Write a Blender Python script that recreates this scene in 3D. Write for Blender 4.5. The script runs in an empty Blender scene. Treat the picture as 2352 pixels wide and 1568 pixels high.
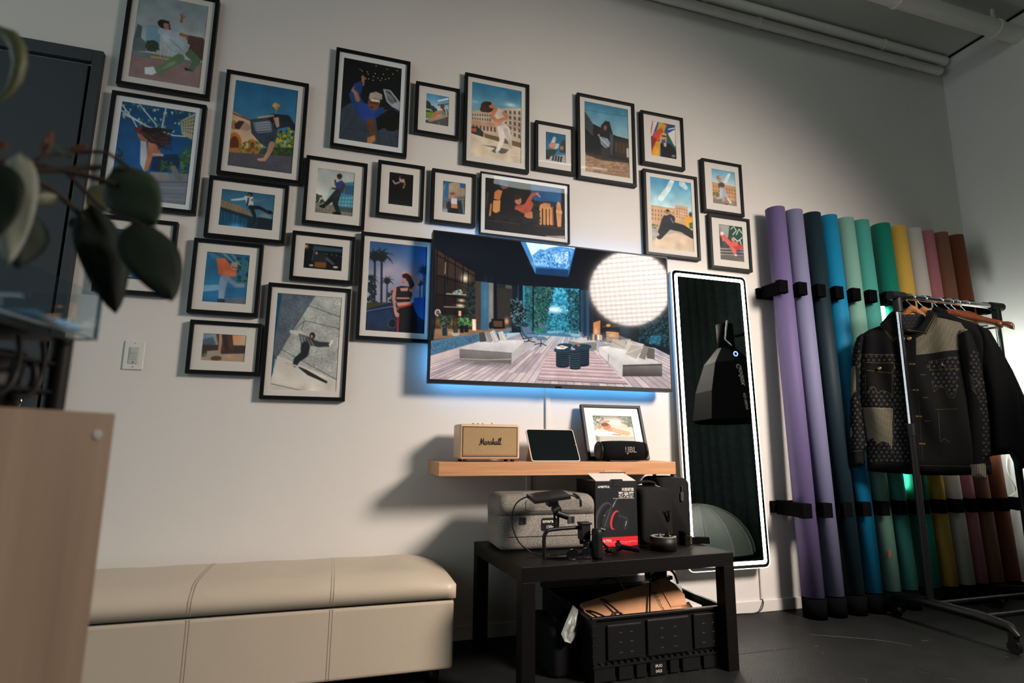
import bpy, bmesh, math, random
import numpy as np
from mathutils import Vector, Matrix
random.seed(7)
rng = np.random.default_rng(5)
SC = bpy.context.scene
COL = SC.collection
R = math.radians

# ------------------------------------------------------------------ camera
yaw, pitch, roll = R(17.224), R(9.9915), R(0.4903)
fwd = Vector((math.sin(yaw)*math.cos(pitch), math.cos(yaw)*math.cos(pitch), math.sin(pitch)))
rgt = Vector((math.cos(yaw), -math.sin(yaw), 0))
upv = rgt.cross(fwd)
cr, sr = math.cos(roll), math.sin(roll)
rgt, upv = rgt*cr + upv*sr, upv*cr - rgt*sr
cam_d = bpy.data.cameras.new('camera')
cam = bpy.data.objects.new('camera', cam_d)
COL.objects.link(cam)
M = Matrix((rgt, upv, -fwd)).transposed().to_4x4()
M.translation = Vector((0, -2.62, 0.845))
cam.matrix_world = M
cam_d.sensor_width = 36.0
cam_d.lens = 1318.0/2352*36.0
cam_d.clip_start = 0.05
cam_d.dof.use_dof = True
cam_d.dof.focus_distance = 2.85
cam_d.dof.aperture_fstop = 2.8
SC.camera = cam

# ------------------------------------------------------------------ world, exposure, large lights
SC.view_settings.view_transform = 'Standard'
SC.view_settings.look = 'None'
SC.view_settings.exposure = 0.0
SC.view_settings.gamma = 1.0
SC.view_settings.use_curve_mapping = False
w = bpy.data.worlds.new('world')
SC.world = w
w.use_nodes = True
w.node_tree.nodes['Background'].inputs[0].default_value = (0.70, 0.84, 0.88, 1)
w.node_tree.nodes['Background'].inputs[1].default_value = 1.15

def aim(o, target):
    d = Vector(target) - o.location
    o.rotation_euler = d.to_track_quat('-Z', 'Y').to_euler()

def area_light(name, loc, target, sx, sy, power, color, shape='RECTANGLE', spread=180):
    d = bpy.data.lights.new(name, 'AREA')
    d.shape = shape; d.size = sx; d.size_y = sy
    d.energy = power; d.color = color; d.spread = R(spread)
    o = bpy.data.objects.new(name, d)
    COL.objects.link(o)
    o.location = loc
    aim(o, target)
    return o

KEY_POS = Vector((2.80, -2.62, 2.38)); KEY_AIM = Vector((0.98, 0.0, 0.05))
area_light('key_softbox_light', KEY_POS, KEY_AIM, 0.80, 0.80, 100, (1.0, 0.862, 0.775), 'DISK', 114)
area_light('window_daylight', (-2.55, -2.1, 2.0), (0.2, 0.0, 1.5), 0.7, 1.2, 2.2, (0.72, 0.88, 1.0))

area_light('added_ceiling_fill', (1.9, -2.3, 3.40), (1.8, 0.0, 1.5), 1.1, 0.28, 6, (0.90, 1.0, 0.92))  # added fill light, lifts the dark wall and the shadows

# ------------------------------------------------------------------ scene helpers
def tag(o, label=None, cat=None, group=None, kind=None):
    if label: o['label'] = label
    if cat: o['category'] = cat
    if group: o['group'] = group
    if kind: o['kind'] = kind
    return o

def empty(name, loc=(0, 0, 0), rz=0.0, label=None, cat=None, group=None):
    o = bpy.data.objects.new(name, None)
    o.empty_display_size = 0.05
    COL.objects.link(o)
    o.location = loc; o.rotation_euler = (0, 0, rz)
    return tag(o, label, cat, group)

def link(name, me, mat=None, parent=None, loc=None):
    o = bpy.data.objects.new(name, me)
    COL.objects.link(o)
    if mat is not None:
        me.materials.clear(); me.materials.append(mat)
    if parent: o.parent = parent
    if loc is not None: o.location = loc
    return o

def copy_tree(o, parent=None):
    c = o.copy(); COL.objects.link(c)
    if parent: c.parent = parent
    for ch in list(o.children): copy_tree(ch, c)
    return c

class MB:
    """collects simple shapes into one mesh"""
    def __init__(s): s.bm = bmesh.new()
    def add(s, vs, fs, smooth=False):
        b = [s.bm.verts.new(v) for v in vs]
        for f in fs:
            try:
                q = s.bm.faces.new([b[i] for i in f]); q.smooth = smooth
            except ValueError: pass
        return s
    def box(s, x0, x1, y0, y1, z0, z1, m=None):
        vs = [Vector(v) for v in ((x0,y0,z0),(x1,y0,z0),(x1,y1,z0),(x0,y1,z0),(x0,y0,z1),(x1,y0,z1),(x1,y1,z1),(x0,y1,z1))]
        if m is not None: vs = [m @ v for v in vs]
        return s.add(vs, [(3,2,1,0),(4,5,6,7),(0,1,5,4),(1,2,6,5),(2,3,7,6),(3,0,4,7)])
    def tube(s, pts, r, n=10, caps=True, r2=None, closed=False):
        pts = [Vector(p) for p in pts]
        if len(pts) >= 4 and not closed and not isinstance(r, (list, tuple)):   # round the bends
            q = [pts[0]*2-pts[1]]+pts+[pts[-1]*2-pts[-2]]; out = []
            for i in range(1, len(q)-2):
                for k in range(4):
                    t = k/4; a, b, c, d = q[i-1], q[i], q[i+1], q[i+2]
                    out.append((b*2+(c-a)*t+(a*2-b*5+c*4-d)*t*t+(b*3-a-c*3+d)*t**3)*.5)
            pts = out+[pts[-1]]
        L = len(pts); vs = []; fs = []
        ref = None
        for i, p in enumerate(pts):
            if closed: t = pts[(i+1) % L] - pts[i-1]
            else: t = pts[min(i+1, L-1)] - pts[max(i-1, 0)]
            t.normalize()
            if ref is None:
                ref = t.orthogonal().normalized()
            ref = (ref - t*ref.dot(t))
            if ref.length < 1e-6: ref = t.orthogonal()
            ref.normalize()
            b = t.cross(ref)
            rr = r if r2 is None else r + (r2-r)*i/max(1, L-1)
            if isinstance(r, (list, tuple)): rr = r[i]
            for k in range(n):
                a = 2*math.pi*k/n
                vs.append(p + ref*(math.cos(a)*rr) + b*(math.sin(a)*rr))
        for i in range(L if closed else L-1):
            j = (i+1) % L
            for k in range(n):
                fs.append((i*n+k, i*n+(k+1) % n, j*n+(k+1) % n, j*n+k))
        s.add(vs, fs, True)
        if caps and not closed:
            for i in (0, L-1):
                ring = vs[i*n:(i+1)*n]
                s.add(ring, [tuple(range(n)) if i else tuple(reversed(range(n)))])
        return s
    def lathe(s, prof, c=(0, 0, 0), n=32, m=None, smooth=True):
        """profile [(r,z)...] about local z"""
        vs = []; fs = []
        for r_, z in prof:
            for k in range(n):
                a = 2*math.pi*k/n
                v = Vector((r_*math.cos(a), r_*math.sin(a), z))
                if m is not None: v = m @ v
                vs.append(v + Vector(c))
        for i in range(len(prof)-1):
            for k in range(n):
                fs.append((i*n+k, i*n+(k+1) % n, (i+1)*n+(k+1) % n, (i+1)*n+k))
        return s.add(vs, fs, smooth)
    def prism(s, poly, fn, d0, d1):
        """poly in 2D, fn(u,v,d)->3D"""
        n = len(poly)
        vs = [Vector(fn(u, v, d0)) for u, v in poly] + [Vector(fn(u, v, d1)) for u, v in poly]
        fs = [tuple(range(n)), tuple(reversed(range(n, 2*n)))]
        fs += [(i, (i+1) % n, n+(i+1) % n, n+i) for i in range(n)]
        return s.add(vs, fs)
    def build(s, name, mat=None, parent=None, bevel=0, seg=2, subsurf=0, loc=None, smooth=False, weld=False):
        if weld: bmesh.ops.remove_doubles(s.bm, verts=s.bm.verts, dist=1e-5)
        bmesh.ops.recalc_face_normals(s.bm, faces=s.bm.faces)
        me = bpy.data.meshes.new(name)
        if smooth:
            for f in s.bm.faces: f.smooth = True
        s.bm.to_mesh(me); s.bm.free()
        o = link(name, me, mat, parent, loc)
        if bevel:
            b = o.modifiers.new('bevel', 'BEVEL'); b.width = bevel; b.segments = seg; b.limit_method = 'ANGLE'; b.angle_limit = R(35)
            b.harden_normals = False
        if subsurf:
            q = o.modifiers.new('sub', 'SUBSURF'); q.levels = subsurf; q.render_levels = subsurf
        return o

def rrect(x0, x1, y0, y1, r, n=5):
    pts = []
    for cx, cy, a0 in ((x1-r, y1-r, 0), (x0+r, y1-r, 90), (x0+r, y0+r, 180), (x1-r, y0+r, 270)):
        for i in range(n+1):
            a = R(a0+90*i/n); pts.append((cx+r*math.cos(a), cy+r*math.sin(a)))
    return pts

XZ = lambda u, v, d: (u, d, v)      # drawing on a plane facing -y
XY = lambda u, v, d: (u, v, d)

def text(name, body, size, origin, u, v, mat, parent, align='LEFT', extrude=0.0004, shear=0, bold=0):
    """lettering lying in the plane spanned by u (reading direction) and v (up)"""
    cu = bpy.data.curves.new(name, 'FONT')
    cu.body = body; cu.size = size; cu.align_x = align; cu.extrude = extrude; cu.shear = shear; cu.offset = bold
    cu.resolution_u = 3
    t = bpy.data.objects.new(name, cu); COL.objects.link(t)
    bpy.context.view_layer.update()
    me = bpy.data.meshes.new_from_object(t.evaluated_get(bpy.context.evaluated_depsgraph_get()))
    bpy.data.objects.remove(t); bpy.data.curves.remove(cu)
    u = Vector(u).normalized(); v = Vector(v).normalized(); wv = u.cross(v)
    mm = Matrix((u, v, wv)).transposed().to_4x4(); mm.translation = Vector(origin)
    me.transform(mm)
    me.name = name
    return link(name, me, mat, parent)

# ------------------------------------------------------------------ materials
def hexc(h, gain=1.0):
    c = [int(h[i:i+2], 16)/255 for i in (0, 2, 4)]
    return tuple(((x/12.92) if x <= .04045 else ((x+.055)/1.055)**2.4)*gain for x in c)

MATS = {}
def mat(name, col, rough=0.6, metal=0.0, noise=0.0, nscale=20.0, bump=0.0, bscale=200.0, spec=0.5, stretch=None, coat=0.0, emit=None, estr=0.0, col2=None):
    if name in MATS: return MATS[name]
    m = bpy.data.materials.new(name); m.use_nodes = True
    nt = m.node_tree; b = nt.nodes['Principled BSDF']
    c = hexc(col) if isinstance(col, str) else col
    b.inputs['Base Color'].default_value = (*c, 1)
    b.inputs['Roughness'].default_value = rough
    b.inputs['Metallic'].default_value = metal
    b.inputs['Specular IOR Level'].default_value = spec
    if coat: b.inputs['Coat Weight'].default_value = coat
    if emit is not None:
        b.inputs['Emission Color'].default_value = (*(hexc(emit) if isinstance(emit, str) else emit), 1)
        b.inputs['Emission Strength'].default_value = estr
    if noise or col2 or bump:
        tc = nt.nodes.new('ShaderNodeTexCoord'); mp = nt.nodes.new('ShaderNodeMapping')
        nt.links.new(tc.outputs['Object'], mp.inputs['Vector'])
        if stretch: mp.inputs['Scale'].default_value = stretch
    if noise or col2:
        nz = nt.nodes.new('ShaderNodeTexNoise'); nz.inputs['Scale'].default_value = nscale; nz.inputs['Detail'].default_value = 5
        nt.links.new(mp.outputs[0], nz.inputs['Vector'])
        rp = nt.nodes.new('ShaderNodeValToRGB')
        lo, hi = rp.color_ramp.elements
        lo.position, hi.position = 0.32, 0.68
        k = hexc(col2) if col2 else tuple(x*(1-noise) for x in c)
        lo.color = (*k, 1); hi.color = (*c, 1)
        nt.links.new(nz.outputs[0], rp.inputs[0]); nt.links.new(rp.outputs[0], b.inputs['Base Color'])
    if bump:
        nb = nt.nodes.new('ShaderNodeTexNoise'); nb.inputs['Scale'].default_value = bscale; nb.inputs['Detail'].default_value = 3
        nt.links.new(mp.outputs[0], nb.inputs['Vector'])
        bp = nt.nodes.new('ShaderNodeBump'); bp.inputs['Strength'].default_value = bump; bp.inputs['Distance'].default_value = 0.002
        nt.links.new(nb.outputs[0], bp.inputs['Height']); nt.links.new(bp.outputs[0], b.inputs['Normal'])
    MATS[name] = m
    return m

def vcol_mat(name, rough=0.5, emit=0.0, bump=0.0, coat=0.0, spec=0.5):
    m = bpy.data.materials.new(name); m.use_nodes = True
    nt = m.node_tree; b = nt.nodes['Principled BSDF']
    a = nt.nodes.new('ShaderNodeVertexColor'); a.layer_name = 'Col'
    b.inputs['Roughness'].default_value = rough
    b.inputs['Specular IOR Level'].default_value = spec
    if coat: b.inputs['Coat Weight'].default_value = coat; b.inputs['Coat Roughness'].default_value = 0.03
    if emit:
        b.inputs['Base Color'].default_value = (0.008, 0.008, 0.009, 1)
        nt.links.new(a.outputs['Color'], b.inputs['Emission Color']); b.inputs['Emission Strength'].default_value = emit
    else:
        nt.links.new(a.outputs['Color'], b.inputs['Base Color'])
    if bump:
        tc = nt.nodes.new('ShaderNodeTexCoord'); nb = nt.nodes.new('ShaderNodeTexNoise'); nb.inputs['Scale'].default_value = 900
        nt.links.new(tc.outputs['Object'], nb.inputs['Vector'])
        bp = nt.nodes.new('ShaderNodeBump'); bp.inputs['Strength'].default_value = bump; bp.inputs['Distance'].default_value = 0.001
        nt.links.new(nb.outputs[0], bp.inputs['Height']); nt.links.new(bp.outputs[0], b.inputs['Normal'])
    return m

def glass_mat(name, refl=1.0, tint=(1, 1, 1), rough=0.0, ior=1.5, wav=0.0):
    """clear sheet: see-through with Fresnel reflection"""
    m = bpy.data.materials.new(name); m.use_nodes = True
    nt = m.node_tree; nt.nodes.clear()
    out = nt.nodes.new('ShaderNodeOutputMaterial'); mix = nt.nodes.new('ShaderNodeMixShader')
    tr = nt.nodes.new('ShaderNodeBsdfTransparent'); gl = nt.nodes.new('ShaderNodeBsdfGlossy')
    tr.inputs[0].default_value = (*tint, 1); gl.inputs['Roughness'].default_value = rough
    gl.inputs[0].default_value = (refl, refl, refl, 1)
    if wav:
        tc = nt.nodes.new('ShaderNodeTexCoord'); nb = nt.nodes.new('ShaderNodeTexNoise'); nb.inputs['Scale'].default_value = 4; nb.inputs['Detail'].default_value = 0
        nt.links.new(tc.outputs['Object'], nb.inputs['Vector'])
        bp = nt.nodes.new('ShaderNodeBump'); bp.inputs['Strength'].default_value = wav; bp.inputs['Distance'].default_value = 0.02
        nt.links.new(nb.outputs[0], bp.inputs['Height']); nt.links.new(bp.outputs[0], gl.inputs['Normal'])
    lw = nt.nodes.new('ShaderNodeLayerWeight'); lw.inputs['Blend'].default_value = 0.5
    pw = nt.nodes.new('ShaderNodeMath'); pw.operation = 'POWER'; pw.inputs[1].default_value = 5
    ma = nt.nodes.new('ShaderNodeMath'); ma.operation = 'MULTIPLY_ADD'; ma.inputs[1].default_value = 0.95; ma.inputs[2].default_value = ((ior-1)/(ior+1))**2
    nt.links.new(lw.outputs['Facing'], pw.inputs[0]); nt.links.new(pw.outputs[0], ma.inputs[0])
    nt.links.new(ma.outputs[0], mix.inputs[0]); nt.links.new(tr.outputs[0], mix.inputs[1]); nt.links.new(gl.outputs[0], mix.inputs[2])
    nt.links.new(mix.outputs[0], out.inputs[0])
    return m

# ------------------------------------------------------------------ painter for printed pictures, screen and woven cloth
class Art:
    """paints polygons into a small raster that becomes the colours of a mesh grid.
    q: the picture's four corners (TL TR BR BL) in the drawing's own coordinates."""
    SS = 3
    def __init__(s, w, h, q, bg='808080'):
        s.w, s.h = w, h
        W_, H_ = w*s.SS, h*s.SS
        s.W, s.H = W_, H_
        s.a = np.zeros((H_, W_, 3), np.float32); s.a[:] = s.c(bg)
        src = np.array(q, float); dst = np.array([(0, 0), (W_, 0), (W_, H_), (0, H_)], float)
        A = []; B = []
        for (x, y), (u, v) in zip(src, dst):
            A.append([x, y, 1, 0, 0, 0, -u*x, -u*y]); B.append(u)
            A.append([0, 0, 0, x, y, 1, -v*x, -v*y]); B.append(v)
        s.hm = np.append(np.linalg.solve(np.array(A), np.array(B)), 1).reshape(3, 3)
        yy, xx = np.mgrid[0:H_, 0:W_]
        s.xx = xx.astype(np.float32)+.5; s.yy = yy.astype(np.float32)+.5
    @staticmethod
    def c(h): return np.array([int(h[i:i+2], 16)/255 for i in (0, 2, 4)], np.float32)
    def t(s, pts):
        p = np.array(pts, float); k = s.hm @ np.stack([p[:, 0], p[:, 1], np.ones(len(p))])
        return (k[:2]/k[2]).T
    def mask(s, P):
        """even-odd fill of raster-space polygon, returns (slice, mask)"""
        x0 = max(0, int(P[:, 0].min())-1); x1 = min(s.W, int(P[:, 0].max())+2)
        y0 = max(0, int(P[:, 1].min())-1); y1 = min(s.H, int(P[:, 1].max())+2)
        if x1 <= x0 or y1 <= y0: return None, None
        X = s.xx[y0:y1, x0:x1]; Y = s.yy[y0:y1, x0:x1]
        m = np.zeros(X.shape, bool)
        n = len(P)
        for i in range(n):
            ax, ay = P[i]; bx, by = P[(i+1) % n]
            if ay == by: continue
            cnd = (ay > Y) != (by > Y)
            m ^= cnd & (X < (bx-ax)*(Y-ay)/(by-ay)+ax)
        return (slice(y0, y1), slice(x0, x1)), m
    def fill(s, P, col, al=1.0):
        sl, m = s.mask(P)
        if sl is None: return s
        a = s.a[sl]; a[m] = a[m]*(1-al)+s.c(col)*al
        return s
    def p(s, pts, col, al=1.0): return s.fill(s.t(pts), col, al)
    def e(s, cx, cy, rx, ry, col, rot=0, al=1.0, n=20):
        c_, s_ = math.cos(R(rot)), math.sin(R(rot)); pts = []
        for k in range(n):
            a = 2*math.pi*k/n; x, y = rx*math.cos(a), ry*math.sin(a)
            pts.append((cx+x*c_-y*s_, cy+x*s_+y*c_))
        return s.p(pts, col, al)
    def l(s, pts, w, col, w2=None, al=1.0):
        """tapering stroke"""
        w2 = w if w2 is None else w2; n = len(pts)
        for i in range(n-1):
            (ax, ay), (bx, by) = pts[i], pts[i+1]
            d = math.hypot(bx-ax, by-ay) or 1e-6
            nx, ny = -(by-ay)/d, (bx-ax)/d
            wa = (w+(w2-w)*i/max(1, n-1))/2; wb = (w+(w2-w)*(i+1)/max(1, n-1))/2
            s.p([(ax+nx*wa, ay+ny*wa), (bx+nx*wb, by+ny*wb), (bx-nx*wb, by-ny*wb), (ax-nx*wa, ay-ny*wa)], col, al)
            if n > 2 or w > 4:
                s.e(bx, by, wb, wb, col, 0, al, 10)
                if i == 0: s.e(ax, ay, wa, wa, col, 0, al, 10)
        return s
    def g(s, c1, c2, pts=None, v0=0.0, v1=1.0, horiz=False):
        """gradient, whole picture or inside a polygon"""
        t = ((s.xx/s.W) if horiz else (s.yy/s.H))
        t = np.clip((t-v0)/(v1-v0), 0, 1)[..., None]
        im = s.c(c1)*(1-t)+s.c(c2)*t
        if pts is None: s.a[:] = im
        else:
            sl, m = s.mask(s.t(pts))
            if sl is not None: s.a[sl][m] = im[sl][m]
        return s
    def blob(s, cx, cy, rx, ry, col, al=0.7):
        """soft round patch"""
        c = s.t([(cx, cy), (cx+rx, cy), (cx, cy+ry)])
        a = max(1e-3, np.hypot(*(c[1]-c[0]))); b = max(1e-3, np.hypot(*(c[2]-c[0])))
        d = ((s.xx-c[0][0])/a)**2+((s.yy-c[0][1])/b)**2
        k = (np.exp(-d*2)*al)[..., None]
        s.a = s.a*(1-k)+s.c(col)*k
        return s
    def noise(s, amp=0.06, cell=3, pts=None):
        gh, gw = s.H//(cell*s.SS)+2, s.W//(cell*s.SS)+2
        r_ = rng.normal(0, amp, (gh, gw)).astype(np.float32)
        k = 1+np.kron(r_, np.ones((cell*s.SS, cell*s.SS), np.float32))[:s.H, :s.W, None]
        if pts is None: s.a = np.clip(s.a*k, 0, 1)
        else:
            sl, m = s.mask(s.t(pts))
            if sl is not None: s.a[sl][m] = np.clip((s.a*k)[sl][m], 0, 1)
        return s
    def wins(s, q, nx, ny, col, fx=.55, fy=.55):
        """rows of windows inside a four-cornered facade"""
        q = [Vector((*a, 0)) for a in q]
        def bl(u, v):
            k = (q[0]*(1-u)+q[1]*u)*(1-v)+(q[3]*(1-u)+q[2]*u)*v
            return (k.x, k.y)
        for i in range(nx):
            for j in range(ny):
                u0, v0 = (i+.5-fx/2)/nx, (j+.5-fy/2)/ny; u1, v1 = (i+.5+fx/2)/nx, (j+.5+fy/2)/ny
                s.p([bl(u0, v0), bl(u1, v0), bl(u1, v1), bl(u0, v1)], col)
        return s
    def leaf(s, pts, n, size, cols):
        """scatter of foliage dabs inside a polygon"""
        P = np.array(pts, float); lo, hi = P.min(0), P.max(0); k = 0
        rr = random.Random(int(lo.sum()*7))
        for _ in range(n*6):
            x, y = rr.uniform(lo[0], hi[0]), rr.uniform(lo[1], hi[1]); ins = False
            for i in range(len(P)):
                ax, ay = P[i]; bx, by = P[(i+1) % len(P)]
                if (ay > y) != (by > y) and x < (bx-ax)*(y-ay)/(by-ay)+ax: ins = not ins
            if ins:
                s.e(x, y, size*rr.uniform(.5, 1.2), size*rr.uniform(.4, .9), rr.choice(cols), rr.uniform(0, 180), n=7); k += 1
            if k >= n: break
        return s
    def done(s, gain=1.0, soft=0.0):
        b = s.a
        if soft:      # slight optical softness and tonal unevenness of a real print
            p_ = np.pad(b, ((2, 2), (2, 2), (0, 0)), 'edge')
            b = sum(p_[i:i+s.H, j:j+s.W] for i in (0, 2, 4) for j in (0, 2, 4))/9
            gh, gw = max(3, s.h//14), max(3, s.w//14)
            n_ = rng.normal(0, soft, (gh+1, gw+1)); yi = np.linspace(0, gh-.001, s.H); xi = np.linspace(0, gw-.001, s.W)
            y0, x0 = yi.astype(int), xi.astype(int); fy, fx = (yi-y0)[:, None], (xi-x0)[None]
            q = (n_[y0][:, x0]*(1-fy)+n_[y0+1][:, x0]*fy)*(1-fx)+(n_[y0][:, x0+1]*(1-fy)+n_[y0+1][:, x0+1]*fy)*fx
            b = b*(1+q[..., None])*(1+rng.normal(0, .05, (s.H, s.W, 1)))
        k = b.reshape(s.h, s.SS, s.w, s.SS, 3).mean((1, 3))
        k = np.clip(k*gain, 0, 1)
        lin = np.where(k <= .04045, k/12.92, ((k+.055)/1.055)**2.4)
        return lin.astype(np.float32)

def grid_mesh(name, lin, origin, du, dv):
    """flat picture: texel centres become vertices; origin is the top left corner"""
    h, w_ = lin.shape[:2]
    o = np.array(origin, float); du = np.array(du, float); dv = np.array(dv, float)
    uu, vv = np.meshgrid(np.linspace(0, 1, w_), np.linspace(0, 1, h))
    co = o+uu[..., None]*du+vv[..., None]*dv
    me = bpy.data.meshes.new(name)
    me.vertices.add(h*w_); me.vertices.foreach_set('co', co.astype(np.float32).ravel())
    i = (np.arange(h-1)[:, None]*w_+np.arange(w_-1)[None]).ravel()
    quads = np.stack([i, i+w_, i+w_+1, i+1], 1).astype(np.int32)
    set_faces(me, quads)
    vcol(me, lin.reshape(-1, 3))
    return me

def set_faces(me, quads, smooth=False):
    n = len(quads)
    me.loops.add(n*4); me.loops.foreach_set('vertex_index', quads.ravel().astype(np.int32))
    me.polygons.add(n); me.polygons.foreach_set('loop_start', np.arange(0, n*4, 4, dtype=np.int32))
    me.polygons.foreach_set('loop_total', np.full(n, 4, np.int32))
    if smooth: me.polygons.foreach_set('use_smooth', np.ones(n, bool))
    me.update(calc_edges=True)

def vcol(me, cols):
    at = me.color_attributes.new('Col', 'FLOAT_COLOR', 'POINT')
    rgba = np.ones((len(cols), 4), np.float32); rgba[:, :3] = cols
    at.data.foreach_set('color', rgba.ravel())

# ------------------------------------------------------------------ the room
m_wall = mat('white wall paint', 'd9d5cf', 0.85, noise=0.03, nscale=3, bump=0.12, bscale=160, spec=0.2)
m_ceil = mat('ceiling paint', 'b9bcb6', 0.9, noise=0.06, nscale=2, bump=0.15, bscale=60, spec=0.2)
m_trim = mat('white trim paint', 'd8d4cc', 0.5, noise=0.03, nscale=8)
m_floor = mat('black painted concrete', (0.013, 0.014, 0.014), 0.55, noise=0.35, nscale=7, bump=1.0, bscale=150, spec=0.2)
m_joint = mat('floor joint', (0.003, 0.003, 0.003), 0.9, noise=0.2)
m_scuff = mat('floor scuff', (0.06, 0.058, 0.052), 0.7, noise=0.4, nscale=90)
m_door = mat('charcoal door paint', '2f3539', 0.6, noise=0.06, nscale=5, bump=0.05)
m_dark = mat('gap shade and dark parts', (0.004, 0.004, 0.004), 0.9, noise=0.2)  # near-black: shade painted into gaps, also plain dark parts
m_chrome = mat('polished chrome', (0.82, 0.83, 0.85), 0.09, 1.0, noise=0.04, nscale=60)
m_blackmetal = mat('black metal', (0.005, 0.005, 0.0055), 0.42, spec=0.3, noise=0.2, nscale=50)
m_blackplastic = mat('black plastic', (0.0045, 0.0046, 0.005), 0.5, spec=0.3, noise=0.2, nscale=60, bump=0.05, bscale=500)
m_gloss = mat('glossy black', (0.004, 0.004, 0.0045), 0.16, spec=0.35, noise=0.1)
m_white = mat('white plastic', 'd8d6d0', 0.4, noise=0.03, nscale=30)

o = MB().box(-4.2, 4.12, 0.0, 0.12, 0, 3.62).build('wall_back', m_wall); tag(o, kind='structure')
o = MB().box(4.0, 4.12, -4.4, 0.0, 0, 3.62).build('wall_right', m_wall); tag(o, kind='structure')
fl = MB().box(-4.2, 4.12, -4.4, 0.12, -0.1, 0.0).build('floor', m_floor); tag(fl, kind='structure')
o = MB()
o.box(1.28, 2.06, -0.480, -0.476, -0.001, 0.0006)
o.box(1.2775, 1.2815, -4.4, -0.478, -0.001, 0.0006)
o.build('joint', m_joint, fl)
o = MB()
for k in range(26):
    x, y = random.uniform(1.75, 3.1), random.uniform(-1.0, -0.25); a = random.uniform(0, 6.3); L = random.uniform(.004, .016)
    pts = [(x+math.cos(a)*L*t+random.uniform(-.003, .003), y+math.sin(a)*L*t, 0.0003) for t in (-1, 0, 1)]
    o.tube(pts, 0.0013, 4)
o.tube([(2.13, -.36, 0.0002), (2.3, -.46, 0.0002), (2.38, -.52, 0.0002), (2.44, -.6, 0.0002)], 0.0016, 4)
o.build('scuff', m_scuff, fl)
ce = MB().box(-4.2, 4.12, -4.4, 0.12, 3.545, 3.65).build('ceiling', m_ceil); tag(ce, kind='structure')
o = MB(); o.box(2.2, 4.0, -0.305, -0.297, 3.541, 3.546); o.box(3.985, 4.0, -1.5, 0, 3.535, 3.546)
o.build('seam', m_joint, ce)
o = MB(); o.box(-1.0, 4.0, -0.010, 0, 0, 0.058); o.build('baseboard_back', m_trim, bevel=0.003); tag(bpy.data.objects['baseboard_back'], kind='structure')
o = MB(); o.box(3.990, 4.0, -4.2, -0.010, 0, 0.058); o.build('baseboard_right', m_trim, bevel=0.003); tag(bpy.data.objects['baseboard_right'], kind='structure')

def pipe(name, y, z, r, x0, x1, label, group, clamps=()):
    t = empty(name, (x0, y, z), 0, label, 'pipe', group)
    MB().tube([(0, 0, 0), (x1-x0, 0, 0)], r, 20).build('tube', m_trim, t)
    for cx in clamps:
        MB().tube([(cx-x0-.012, 0, 0), (cx-x0+.012, 0, 0)], r*1.12, 20).box(cx-x0-.01, cx-x0+.01, -.006, .006, r*.9, 3.545-z).build('clamp', m_trim, t)
    return t
pipe('ceiling_pipe', -0.035, 3.435, 0.028, -4.0, 3.93, 'white painted conduit running along top of wall, lower of the pair', 'conduits along the top of the wall', (1.0, 2.4, 3.6))
pipe('ceiling_pipe', -0.052, 3.505, 0.032, -4.0, 3.96, 'white painted conduit running along top of wall, upper of the pair', 'conduits along the top of the wall', (0.6, 2.0, 3.4))
pipe('duct_pipe', -0.47, 3.41, 0.05, 0.2, 3.998, 'thick white round pipe hung below the ceiling away from wall', None, (1.2, 3.0, 3.8))

# door and its casing
d = empty('door_1', (-1.52, 0, 0)); tag(d, kind='structure')
X = 1.52
MB().box(-1.0, -1.055+X, -0.003, 0, 0, 2.395).build('gap_shade', m_dark, d)  # near-black sheet paints the shade in the gap around the leaf
f = MB(); f.box(-1.049+X, -1.012+X, -0.03, 0, 0, 2.456); f.box(-1.08, -1.049+X, -0.03, 0, 2.401, 2.456)
f.build('door_frame', m_door, d, bevel=0.003)
leaf = MB().box(-0.92, -1.062+X, -0.022, -0.003, 0.01, 2.388).build('door_leaf', m_door, d, bevel=0.002)
lv = MB(); lv.lathe([(0, 0), (.030, 0), (.030, -.006), (.026, -.010), (0, -.010)], (-1.135+X, -.022, .98), 24, Matrix.Rotation(R(-90), 4, 'X'))
lv.tube([(-1.135+X, -.03, .98), (-1.135+X, -.066, .98), (-1.15+X, -.072, .98), (-1.25+X, -.072, .98), (-1.262+X, -.066, .98), (-1.262+X, -.04, .98)], .009, 12)
lv.build('door_lever', m_chrome, d)

# light switch
s = empty('light_switch', (-0.770, 0, 1.118), 0, 'white wall switch plate with scene buttons left of the low framed pictures', 'light switch')
MB().box(-.036, .036, -.007, 0, 0, .117).build('plate', m_white, s, bevel=.004)
m_swkey = mat('switch key plastic', 'b9bdb6', 0.35, noise=0.03)
MB().box(-.0165, .0165, -.0105, -.006, .024, .091).build('control_panel', m_swkey, s, bevel=.0015)
MB().box(-.012, .013, -.0125, -.010, .064, .087).build('main_button', m_swkey, s, bevel=.001)
for k in range(3):
    MB().box(-.012, .012, -.0122, -.010, .040+k*.0075, .0455+k*.0075).build('button', m_swkey, s, bevel=.0006)
MB().box(-.002, .002, -.0115, -.010, .0285, .0325).build('indicator', m_dark, s)
for zz in (.0115, .1055):
    MB().lathe([(0, 0), (.003, 0), (.0028, .0012), (0, .0014)], (0, -.0068, zz), 10, Matrix.Rotation(R(90), 4, 'X')).build('screw', m_chrome, s)

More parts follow.
